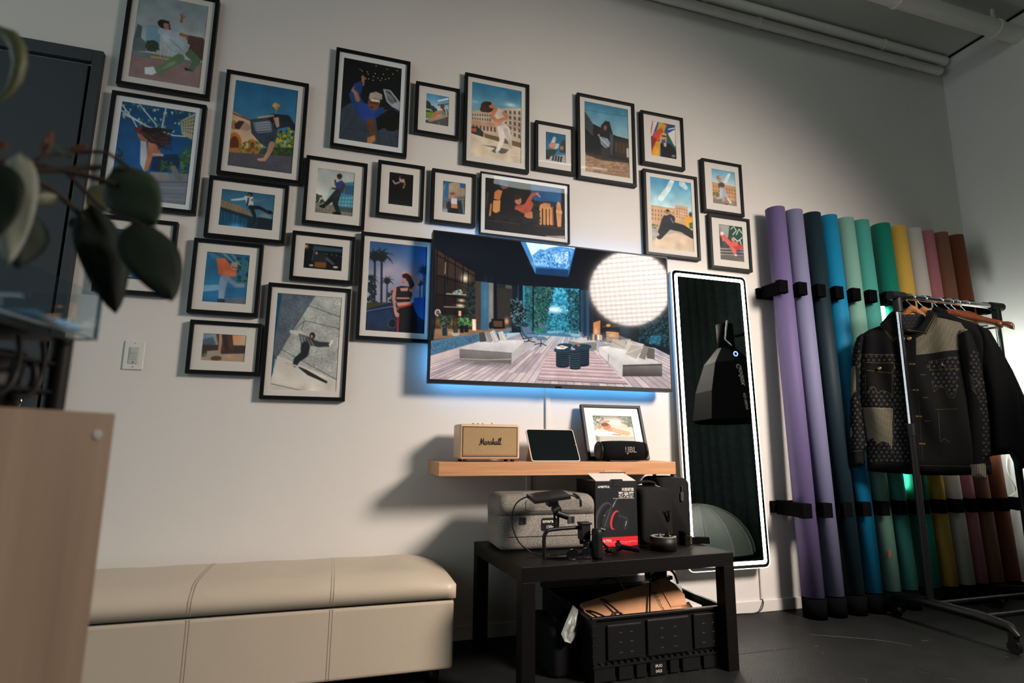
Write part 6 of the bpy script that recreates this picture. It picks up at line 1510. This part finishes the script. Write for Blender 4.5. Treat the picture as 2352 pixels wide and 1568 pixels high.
for q in ([(728, 605), (955, 570)], [(740, 665), (950, 655)], [(735, 610), (740, 665)], [(758, 760), (770, 820), (810, 775), (850, 800), (875, 860), (910, 862), (935, 780)], [(778, 945), (930, 940)], [(800, 960), (812, 1170), (845, 1150), (880, 1178)], [(290, 1318), (600, 1340), (1180, 1350)]): a.l(q, 2.4, '5e5838')
for y, x in ((622, 615), (806, 640), (992, 662), (1186, 686), (1376, 715)): a.l([(x-18, y), (x+18, y+2)], 9, '8c7a30').l([(x-12, y), (x+12, y+2)], 4, '1a1812')
for y, x in ((700, 690), (862, 708), (1026, 724), (700, 540), (860, 536), (1026, 530)): a.l([(x-22, y), (x+22, y)], 3, '6c6440')
a.p([(290, 1318), (690, 1345), (1180, 1352), (1185, 1410), (700, 1412), (290, 1385)], '0e0e0f', .8)
# sleeves
mono_fill([(200, 440), (245, 470), (235, 640), (180, 640), (178, 560)], 14, '525250'); stripes([(172, 640), (210, 635), (215, 800), (172, 880)], 168, 216, 6, 2, '9a937c', '2b2922', 600, 900); mono_fill([(172, 880), (215, 800), (240, 900), (275, 1210), (250, 1240), (170, 1220)], 14, '626260'); a.p([(170, 1080), (185, 1060), (190, 1130), (170, 1150)], '8c8468')
a.p([(172, 1240), (262, 1230), (268, 1330), (200, 1362), (172, 1345)], '141413').l([(172, 1240), (262, 1238)], 3, '6c6848')
a.p([(945, 415), (1010, 385), (1050, 420), (1100, 600), (1150, 900), (1175, 1300), (1020, 1340), (1010, 850), (960, 600)], '0b0c0e')
mono_fill([(1035, 530), (1085, 540), (1130, 760), (1160, 1000), (1172, 1260), (1120, 1320), (1110, 1000), (1060, 800), (1010, 690)], 14, '525250', '0a0b0c'); a.p([(1010, 690), (1050, 730), (1060, 830), (1030, 800)], '2b2a26').l([(1010, 690), (1050, 730), (1095, 760), (1050, 790), (1070, 840), (1030, 800)], 2.5, '6c6848')
stripes([(1025, 1335), (1130, 1325), (1148, 1440), (1110, 1440), (1035, 1415)], 1022, 1150, 11, 6, 'a8a292', '2b2a26', 1310, 1450)
# collar
a.p([(385, 340), (455, 262), (500, 235), (540, 330), (600, 385), (560, 402), (480, 468)], '0c0d0f').p([(720, 240), (790, 272), (712, 418), (560, 392), (640, 375), (700, 300)], '0d0e11')
for q in ([(388, 345), (480, 462), (555, 402)], [(396, 335), (484, 448), (550, 395)], [(788, 278), (710, 414), (565, 388)], [(775, 275), (704, 402), (580, 380)], [(720, 245), (726, 268), (705, 300)]): a.l(q, 2.6, '8c8048')
body = [(440, 300), (395, 335), (300, 370), (240, 410), (232, 520), (235, 640), (240, 900), (285, 1200), (290, 1385), (480, 1400), (700, 1414), (900, 1416), (1188, 1408), (1185, 1350), (1150, 1200), (1080, 900), (1030, 640), (1020, 400), (960, 318), (850, 290), (790, 280), (700, 330), (600, 385), (500, 345)]
cl1.piece('jacket_body', body, J1, .058, 0, 34, .007)
cl1.piece('sleeve', [(252, 398), (215, 430), (195, 490), (180, 600), (168, 800), (166, 1150), (172, 1340), (200, 1360), (268, 1332), (264, 1250), (292, 1205), (262, 980), (250, 800), (262, 560), (290, 420)], J1, .045, .012, 18, .004, fphase=2.0)
cl1.piece('sleeve', [(940, 380), (1000, 368), (1040, 410), (1085, 540), (1130, 760), (1160, 1000), (1178, 1270), (1148, 1300), (1146, 1440), (1110, 1442), (1035, 1418), (1022, 1335), (1020, 1100), (1008, 850), (965, 620), (935, 480)], J1, .048, .028, 20, .004, fphase=4.0)
cl1.piece('collar', [(455, 258), (500, 230), (545, 330), (600, 380), (640, 372), (700, 305), (718, 240), (760, 240), (795, 272), (712, 420), (560, 396), (482, 470), (383, 340)], J1, .020, .046, 12, .002)
mono_fill([(460, 330), (540, 270), (700, 262), (705, 300), (640, 375), (590, 385), (545, 345)], 13, '4a4a50', '28282c'); del cl1.lin
cl1.piece('lining', [(455, 300), (520, 262), (700, 258), (712, 300), (650, 380), (590, 390), (500, 350)], J1, .010, .012, 12, .001)
def plane_pt(x, y, dx):
    u, v = cl1.a.t([(x, y)])[0]; u /= cl1.a.W; v /= cl1.a.H
    p_ = cl1.A.lerp(cl1.B, u)+cl1.nv*dx; return Vector((p_.x, p_.y, cl1.z1+(cl1.z0-cl1.z1)*v))
RY = cl1.nv.to_track_quat('Z', 'Y').to_matrix().to_4x4()
for x, y, dx, s_ in ((383, 654, .060, 1), (836, 628, .060, 1), (594, 444, .062, 1.1)):
    MB().lathe([(0, 0), (.0085*s_, 0), (.009*s_, .002), (.0065*s_, .0035), (.004*s_, .0028), (0, .0032)], plane_pt(x, y, dx), 16, RY).build('button', m_brass, J1)

J2 = empty('dark_jacket', (0, 0, 0), 0, 'plain near-black jacket hanging behind the patchwork jacket', 'jacket')
cl2 = Cloth((2.877, -.283), (3.254, -.785), [(416.5, 228.1), (1514.5, 111.5), (1731.0, 1507.8), (548.5, 1462.3)], '0b0c0e', 460)
cl2.a.noise(.15, 1)
cl2.piece('jacket_body', [(755, 225), (830, 232), (960, 290), (1090, 340), (1150, 420), (1180, 700), (1190, 1278), (900, 1290), (560, 1300), (500, 700), (520, 420), (640, 300)], J2, .075, 0, 24, .006, fphase=1.0)
cl2.piece('sleeve', [(1060, 325), (1170, 380), (1245, 510), (1330, 660), (1417, 850), (1455, 1040), (1470, 1300), (1400, 1372), (1360, 1370), (1310, 1262), (1240, 1268), (1180, 1276), (1130, 900), (1060, 600)], J2, .060, .015, 22, .006, fphase=3.0)
cl2.piece('collar', [(750, 222), (800, 215), (860, 240), (900, 300), (860, 330), (780, 280)], J2, .015, .05, 8, .001)

# ------------------------------------------------------------------ near left: cabinet, rack with clear tray, leafy branch
m_maple = mat('pale maple board', '97836f', 0.4, noise=0.0, nscale=2.2, stretch=(11, 11, .5), col2='7f6d5b', bump=0.03, bscale=30)
cab = empty('side_cabinet', (-.253, -1.80, 0), R(61), 'pale wood cabinet side in the near left corner', 'cabinet')
MB().box(-1.0, 0, 0, .018, 0, .876).build('side_panel', m_maple, cab, bevel=.001)
MB().box(-1.0, 0, .018, .36, .858, .8755).box(-1.0, -.982, .018, .36, 0, .858).box(-1.0, 0, .345, .36, 0, .858).box(-.99, -.01, .018, .345, .05, .068).build('carcass', m_maple, cab, bevel=.001)
MB().lathe([(0, 0), (.0062, 0), (.0062, .0010), (.005, .0014), (0, .0014)], (-.022, -.0002, .850), 16, Matrix.Rotation(R(90), 4, 'X')).build('fitting_cap', mat('grey fitting cap', '9aa29c', .5, noise=.05), cab)

m_acryl = glass_mat('clear acrylic', 1.0, (0.90, 0.95, 0.96), 0.02, 1.49)
m_acryled = mat('acrylic edge', (0.10, 0.15, 0.17), 0.15, noise=0.05)
rk = empty('wire_rack', (-.293, -1.797, .8765), R(80), 'black wire rack on pale cabinet carrying clear tray', 'rack')
for x, y in ((-.014, .02), (-.30, .02), (-.014, .17), (-.30, .17)):
    MB().tube([(x, y, 0), (x, y, .088)], .0105, 14).build('post', m_blackplastic, rk)
mb = MB()
for z in (.022, .055):
    mb.tube([(-.014, .02, z), (-.30, .02, z)], .0026, 8).tube([(-.014, .17, z), (-.30, .17, z)], .0026, 8).tube([(-.014, .02, z), (-.014, .17, z)], .0026, 8).tube([(-.30, .02, z), (-.30, .17, z)], .0026, 8)
mb.box(-.305, -.009, .012, .178, .0845, .088)
mb.build('wire_tier', m_blackmetal, rk)
mb = MB()
for x in (-.05, -.09): mb.tube([(x, .02, .078), (x+.004, .018, .06), (x+.002, .018, .032), (x-.012, .018, .016), (x-.03, .02, .012)], .0032, 8)
mb.build('hook', m_blackmetal, rk)
tr = empty('acrylic_tray', (-.283, -1.80, .9655), R(80), 'clear acrylic tray on black wire rack beside hanging leaves', 'tray')
TX, TY, TZ = -.32, .17, .056
MB().box(TX, 0, 0, TY, 0, .006).build('base', m_acryl, tr)
MB().box(TX, 0, 0, .004, .006, TZ).box(TX, 0, TY-.004, TY, .006, TZ).box(-.004, 0, .004, TY-.004, .006, TZ).box(TX, TX+.004, .004, TY-.004, .006, TZ).build('wall', m_acryl, tr)
MB().box(-.0035, .0005, -.0005, .003, .0, TZ).box(TX, 0, -.0006, .0022, -.001, .0016).box(-.001, .0004, 0, TY, -.001, .0016).build('polished_edge', m_acryled, tr)
m_blueish = mat('pale blue reflection', '7fb2dd', 0.35, noise=0.15, nscale=30)  # blue blocks coloured to stand for a reflection along the tray's base
for k, (x, y, a_, lx, lb) in enumerate(((-.055, .028, 4, .045, 'pale blue reflection stand-in, right end of clear tray'), (-.20, .035, -6, .04, 'pale blue reflection stand-in, middle of clear tray'))):
    o = MB().box(-lx, lx, -.016, .016, 0, .010, Matrix.Rotation(R(80+a_), 4, 'Z')).build('reflection_block', m_blueish, bevel=.003)
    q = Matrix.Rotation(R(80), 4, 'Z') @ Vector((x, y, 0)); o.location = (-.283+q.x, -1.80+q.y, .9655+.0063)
    tag(o, lb, 'reflection stand-in')
mg = empty('black_mug', (-.375, -1.83, .8765), R(-20), 'black mug inside wire rack on the near cabinet', 'mug')
MB().lathe([(0, 0), (.030, 0), (.033, .004), (.034, .066), (.0315, .066), (.030, .006), (0, .006)], (0, 0, 0), 28).build('cup', m_blackplastic, mg)
MB().tube([(.033, 0, .056), (.050, 0, .054), (.058, 0, .038), (.052, 0, .018), (.032, 0, .012)], .0042, 10).build('handle', m_blackplastic, mg)

LEAFM = [mat('dark leaf', '34442f', 0.6, spec=0.25, noise=0.25, nscale=30, bump=0.1, bscale=120), mat('deep leaf', '1c271f', 0.6, spec=0.2, noise=0.25, nscale=30, bump=0.1, bscale=120), mat('olive leaf', '5a6040', 0.5, noise=0.25, nscale=40),
         mat('pale leaf underside', '8c9484', 0.6, noise=0.2, nscale=40), mat('orange bud', '5c3420', 0.7, noise=0.2, nscale=60), mat('brown stem', '33261b', 0.8, noise=0.3, nscale=80)]
LEAVES = [
    ((-0.2617, -1.88, 1.1574), (-0.2111, -1.9, 1.0916), 0.0307, 0),
    ((-0.2266, -1.9, 1.0896), (-0.1732, -1.93, 1.0009), 0.0298, 1),
    ((-0.282, -1.87, 1.1143), (-0.2311, -1.9, 0.9895), 0.0264, 1),
    ((-0.3165, -1.92, 1.0803), (-0.3137, -1.93, 1.021), 0.0216, 1),
    ((-0.3056, -1.98, 1.12), (-0.2863, -2.02, 1.0031), 0.0170, 3),
    ((-0.3107, -2.0, 1.0993), (-0.2958, -2.02, 1.0263), 0.0187, 1),
    ((-0.2908, -1.82, 1.1598), (-0.2993, -1.82, 1.1198), 0.0142, 2),
    ((-0.3042, -1.9, 1.1081), (-0.3189, -1.92, 1.0927), 0.0072, 2),
    ((-0.2451, -1.86, 1.1068), (-0.2151, -1.86, 1.0929), 0.0089, 3),
    ((-0.2221, -1.86, 1.107), (-0.2259, -1.87, 1.0809), 0.0079, 3),
    ((-0.3232, -1.9, 1.1568), (-0.3178, -1.9, 1.1851), 0.0044, 4),
    ((-0.3034, -1.89, 1.1663), (-0.2877, -1.89, 1.1775), 0.0045, 4),
    ((-0.3475, -1.93, 1.1409), (-0.3453, -1.93, 1.1526), 0.0045, 4),
    ((-0.296, -1.88, 1.0925), (-0.2871, -1.88, 1.078), 0.0064, 1),
    ((-0.3217, -1.92, 1.027), (-0.319, -1.92, 1.0178), 0.0045, 1),
    ((-0.2533, -1.87, 1.168), (-0.263, -1.87, 1.1415), 0.0104, 2),
    ((-0.2883, -1.88, 1.1532), (-0.2749, -1.88, 1.1575), 0.0040, 5),
    ((-0.2862, -1.92, 1.1477), (-0.3078, -1.92, 1.1604), 0.0038, 2),
]
STEMS = [
    ([(-0.3514, -1.96, 1.1124), (-0.3411, -1.94, 1.1268), (-0.328, -1.92, 1.1338), (-0.3007, -1.9, 1.1396), (-0.2769, -1.89, 1.1396), (-0.257, -1.885, 1.1362)], 0.0032),
    ([(-0.3497, -1.96, 1.0998), (-0.3361, -1.94, 1.117), (-0.3143, -1.9, 1.1179), (-0.2904, -1.88, 1.0985), (-0.2741, -1.875, 1.0761)], 0.0030),
    ([(-0.328, -1.92, 1.1338), (-0.315, -1.9, 1.1561), (-0.2951, -1.89, 1.1677), (-0.2717, -1.885, 1.1741), (-0.2586, -1.88, 1.1689), (-0.2434, -1.885, 1.1579)], 0.0021),
    ([(-0.3347, -1.93, 1.1298), (-0.3162, -1.91, 1.1324), (-0.2847, -1.89, 1.1512), (-0.2714, -1.885, 1.1557)], 0.0030),
    ([(-0.3007, -1.9, 1.1396), (-0.2848, -1.885, 1.1236), (-0.262, -1.89, 1.1025), (-0.2319, -1.9, 1.0905), (-0.2182, -1.9, 1.0844)], 0.0024),
    ([(-0.3397, -1.94, 1.1164), (-0.328, -1.93, 1.1075), (-0.317, -1.925, 1.0942), (-0.3164, -1.92, 1.0793)], 0.0020),
    ([(-0.3278, -1.92, 1.1319), (-0.323, -1.9, 1.1548), (-0.3198, -1.9, 1.1689)], 0.0018),
]
TENDRIL = [(-0.3861, -1.92, 1.2794), (-0.3709, -1.92, 1.282), (-0.3602, -1.92, 1.2782), (-0.3523, -1.92, 1.2662), (-0.3484, -1.92, 1.2485), (-0.3491, -1.92, 1.23), (-0.3533, -1.92, 1.2146), (-0.3622, -1.92, 1.2004)]

pl = empty('leafy_branch', (-.62, -2.05, .8765), 0, 'dark green leafy branch in a vase hanging over near left corner', 'plant')
po = Vector((-.62, -2.05, .8765))
for (b_, t_, hw, c) in LEAVES:
    B_, T_ = Vector(b_)-po, Vector(t_)-po; ax = T_-B_; Lf = ax.length; ax.normalize()
    nrm = (Vector((0, -2.62, .845))-Vector(b_)).normalized(); nrm = (nrm+Vector((random.uniform(-.35, .35), 0, random.uniform(-.35, .35)))).normalized()
    sd = ax.cross(nrm).normalized(); nrm = sd.cross(ax)
    N = 14; vs = []; fs = []
    for i in range(N+1):
        t = i/N; wd = hw*(math.sin(math.pi*t**.75)**.72 if 0 < t < 1 else 0.02)
        for j in range(-3, 4):
            s_ = j/3
            vs.append(B_+ax*(Lf*t)+sd*(wd*s_)+nrm*(-.16*wd*abs(s_)**1.5-.10*Lf*t*t+.012*Lf*math.sin(t*9+j)))
    for i in range(N):
        for j in range(6): q = i*7+j; fs.append((q, q+1, q+8, q+7))
    o = MB().add(vs, fs, True).build('leaf', LEAFM[c], pl)
    so = o.modifiers.new('thick', 'SOLIDIFY'); so.thickness = .0006
for pts, r_ in STEMS:
    MB().tube([Vector(p_)-po for p_ in pts], r_, 8).build('stem', LEAFM[5], pl)
MB().tube([Vector(p_)-po for p_ in TENDRIL], [.003, .006, .008, .008, .007, .006, .004, .002], 8).build('curled_leaf', LEAFM[2], pl)
s0 = Vector(STEMS[0][0][0])-po; s1 = Vector(STEMS[1][0][0])-po
mb = MB(); mb.tube([s0, s0+Vector((-.06, -.03, .02)), Vector((-.02, .0, .42)), Vector((0, 0, .2)), Vector((0, 0, .02))], .0036, 8).tube([s1, s1+Vector((-.06, -.03, .02)), Vector((-.01, .01, .40)), Vector((.005, 0, .2)), Vector((.004, 0, .02))], .0036, 8)
mb.tube([Vector(TENDRIL[0])-po, Vector((-.03, .01, .55)), Vector((-.005, -.004, .3)), Vector((0, -.004, .02))], .003, 8)
mb.build('stem', LEAFM[5], pl)
MB().lathe([(0, 0), (.045, 0), (.055, .04), (.05, .12), (.028, .18), (.032, .20), (.026, .20), (.022, .18), (.044, .12), (.048, .04), (0, .006)], (0, 0, 0), 28).build('vase', m_blackplastic, pl)

# ------------------------------------------------------------------ lighting gear and drapes on the camera's side of the room (seen in mirror, screen and glazing), and the added ceiling fill
m_black = mat('black nylon', (0.0022, 0.0023, 0.0025), 0.8, spec=0.15, noise=0.3, nscale=60, bump=0.2, bscale=200)
def tripod(t, base, top, h_rel=1.0):
    b0 = Vector(base)
    MB().tube([b0+Vector((0, 0, .12)), Vector(top)], .014, 12).build('stand_pole', m_blackmetal, t)
    for k in range(3):
        a_ = R(20+120*k)
        MB().tube([b0+Vector((0, 0, .62)), b0+Vector((.42*math.cos(a_), .42*math.sin(a_), .012))], .010, 10).build('leg', m_blackmetal, t)
kd = (KEY_AIM-KEY_POS).normalized()
kt = empty('round_softbox', (3.20, -3.05, 0), 0, 'large round lit softbox on stand behind the camera, reflected in television', 'softbox')
mq = Matrix.Translation(KEY_POS-Vector((3.20, -3.05, 0))) @ kd.to_track_quat('-Z', 'Y').to_matrix().to_4x4()
MB().lathe([(.425, -.04), (.43, .03), (.36, .16), (.22, .32), (.09, .42), (.06, .44), (0, .44)], (0, 0, 0), 16, mq).build('softbox_shell', m_black, kt)
MB().lathe([(0, .006), (.42, .006), (.42, .012), (0, .012)], (0, 0, 0), 32, mq).build('diffuser', mat('diffuser cloth', 'd8d4cc', .8, noise=.02), kt)
MB().tube([mq @ Vector((0, 0, .44)), mq @ Vector((0, 0, .62))], .065, 18).build('lamp_head', m_blackplastic, kt)
mb = MB()
for k in range(-8, 9):
    c_ = k*.05; hw_ = math.sqrt(max(0, .415**2-c_*c_))
    mb.box(c_-.0018, c_+.0018, -hw_, hw_, -.034, -.018, mq).box(-hw_, hw_, c_-.0018, c_+.0018, -.034, -.018, mq)
mb.build('grid', m_black, kt)
tripod(kt, (0, 0, 0), mq @ Vector((0, 0, .5)))

gt = empty('hanging_softbox', (3.18, -1.52, 0), 0, 'unlit black softbox with white lettering, seen reversed in the mirror', 'softbox')
N8 = 8; vs = []; fs = []
for r_, z in ((.08, 1.74), (.20, 1.60), (.29, 1.36), (.33, 1.13), (.325, 1.12)):
    for k in range(N8): a_ = R(22.5+45*k); vs.append((r_*math.cos(a_), r_*math.sin(a_), z))
for i in range(4):
    for k in range(N8): fs.append((i*N8+k, i*N8+(k+1) % N8, (i+1)*N8+(k+1) % N8, (i+1)*N8+k))
MB().add(vs, fs).build('softbox_shell', m_black, gt)
MB().lathe([(0, 1.74), (.07, 1.74), (.07, 1.95), (0, 1.95)], (0, 0, 0), 20).build('lamp_head', m_black, gt)
MB().tube([(-.045+.018*math.cos(k*math.pi/12), .285-.12, 1.66+.018*math.sin(k*math.pi/12)) for k in range(24)], .0028, 6, closed=True).build('power_ring', mat('blue ring light', (.1, .2, .9), .4, emit=(.25, .35, 1.0), estr=5), gt)
MB().tube([(-.14, .22, 1.92), (-.18, .22, 1.76), (-.12, .22, 1.71)], .008, 8).build('bracket', m_chrome, gt)
dsl = Vector((0, .20-.29, 1.60-1.36)).normalized(); ap = math.cos(R(22.5))
sl_u = Vector((-.05, (.30-.20)*ap, -.245)).normalized(); sl_v = Vector((-1, 0, .2)).normalized()
text('lettering', 'Godox', .070, (-.045, .215*ap+.014, 1.56), sl_u, sl_v, m_print_w, gt, bold=.001)
text('lettering', 'AD-S85W', .036, (-.100, .310*ap+.012, 1.315), sl_u, sl_v, m_print_w, gt)
MB().tube([(.40, 0, .1), (.40, 0, 1.0), (.40, 0, 1.85), (.07, 0, 1.85)], .013, 10).build('stand_pole', m_blackmetal, gt)
for k in range(3):
    a_ = R(90+120*k); MB().tube([(.40, 0, .5), (.38+.3*math.cos(a_)*.35, .35*math.sin(a_), .012)], .010, 8).build('leg', m_blackmetal, gt)

m_umb = mat('white lantern cloth', 'a9b0aa', 0.7, noise=0.05, nscale=20)
dm = empty('lantern_softbox', (3.27, -2.25, 0), 0, 'white ribbed dome lantern standing on floor, seen in the mirror', 'softbox')
vs = []; fs = []; NS, NR = 12, 8
for i in range(NR+1):
    ph = R(90*i/NR)
    for k in range(NS*4):
        a_ = 2*math.pi*k/(NS*4); sc = 1-.05*abs(math.sin(a_*NS/2))
        vs.append((.46*math.cos(ph)*math.cos(a_)*sc, .46*math.cos(ph)*math.sin(a_)*sc, .02+.41*math.sin(ph)*(1-.04*abs(math.sin(a_*NS/2))*math.cos(ph))))
for i in range(NR):
    for k in range(NS*4): fs.append((i*NS*4+k, i*NS*4+(k+1) % (NS*4), (i+1)*NS*4+(k+1) % (NS*4), (i+1)*NS*4+k))
MB().add(vs, fs, True).build('dome', m_umb, dm)
MB().lathe([(.455, 0), (.47, 0), (.47, .03), (.455, .03), (.455, 0)], (0, 0, 0), 36).build('rim', m_blackplastic, dm)
for k in range(NS):
    a_ = 2*math.pi*k/NS
    MB().tube([(.463*math.cos(R(p_))*math.cos(a_), .463*math.cos(R(p_))*math.sin(a_), .022+.413*math.sin(R(p_))) for p_ in range(0, 91, 10)], .003, 6).build('rib', m_white, dm)

m_drape = mat('black drape', (0.085, 0.105, 0.10), 0.95, noise=0.3, nscale=20)
def drape(name, pts, z1, label):
    vs = []; fs = []; n = len(pts)
    for z in (0.01, z1):
        vs += [(x, y, z) for x, y in pts]
    fs = [(i, i+1, n+i+1, n+i) for i in range(n-1)]
    o = MB().add(vs, fs, True).build(name, m_drape); so = o.modifiers.new('thick', 'SOLIDIFY'); so.thickness = .004
    return tag(o, label, 'curtain')
drape('black_drape', [(-2.2+k*.025, -3.75+.05*math.sin(k*.9)+.02*math.sin(k*2.3)) for k in range(246)], 3.5, 'black pleated drape across the camera side of the room')
drape('black_drape', [(3.90+.035*math.sin(k*.95)+.012*math.sin(k*2.1), -.85-k*.025) for k in range(116)], 3.5, 'black pleated drape along the right wall, seen in the mirror')
wl = empty('studio_lamp', (-2.55, -2.1, 0), 0, 'cool lit panel lamp on stand at far left beyond the door', 'lamp')
tripod(wl, (-.08, -.05, 0), (-.08, -.05, 1.95))
lm = Matrix.Translation((0, 0, 2.0)) @ (Vector((.2, 0, 1.5))-Vector((-2.55, -2.1, 2.0))).to_track_quat('-Z', 'Y').to_matrix().to_4x4()
MB().box(-.37, .37, -.62, .62, .012, .05, lm).build('panel_housing', m_blackplastic, wl, bevel=.004)

cp = empty('added_fill_panel', (1.9, -2.33, 3.43), 0, 'slim dim fill light panel added above the camera', 'lamp')  # unseen fixture made up to carry the added ceiling fill
MB().box(-.58, .58, -.17, .17, 0, .04).build('fill_housing', m_white, cp, bevel=.004)
for x in (-.45, .45): MB().tube([(x, 0, .04), (x, 0, .115)], .006, 8).build('hanger_rod', m_white, cp)
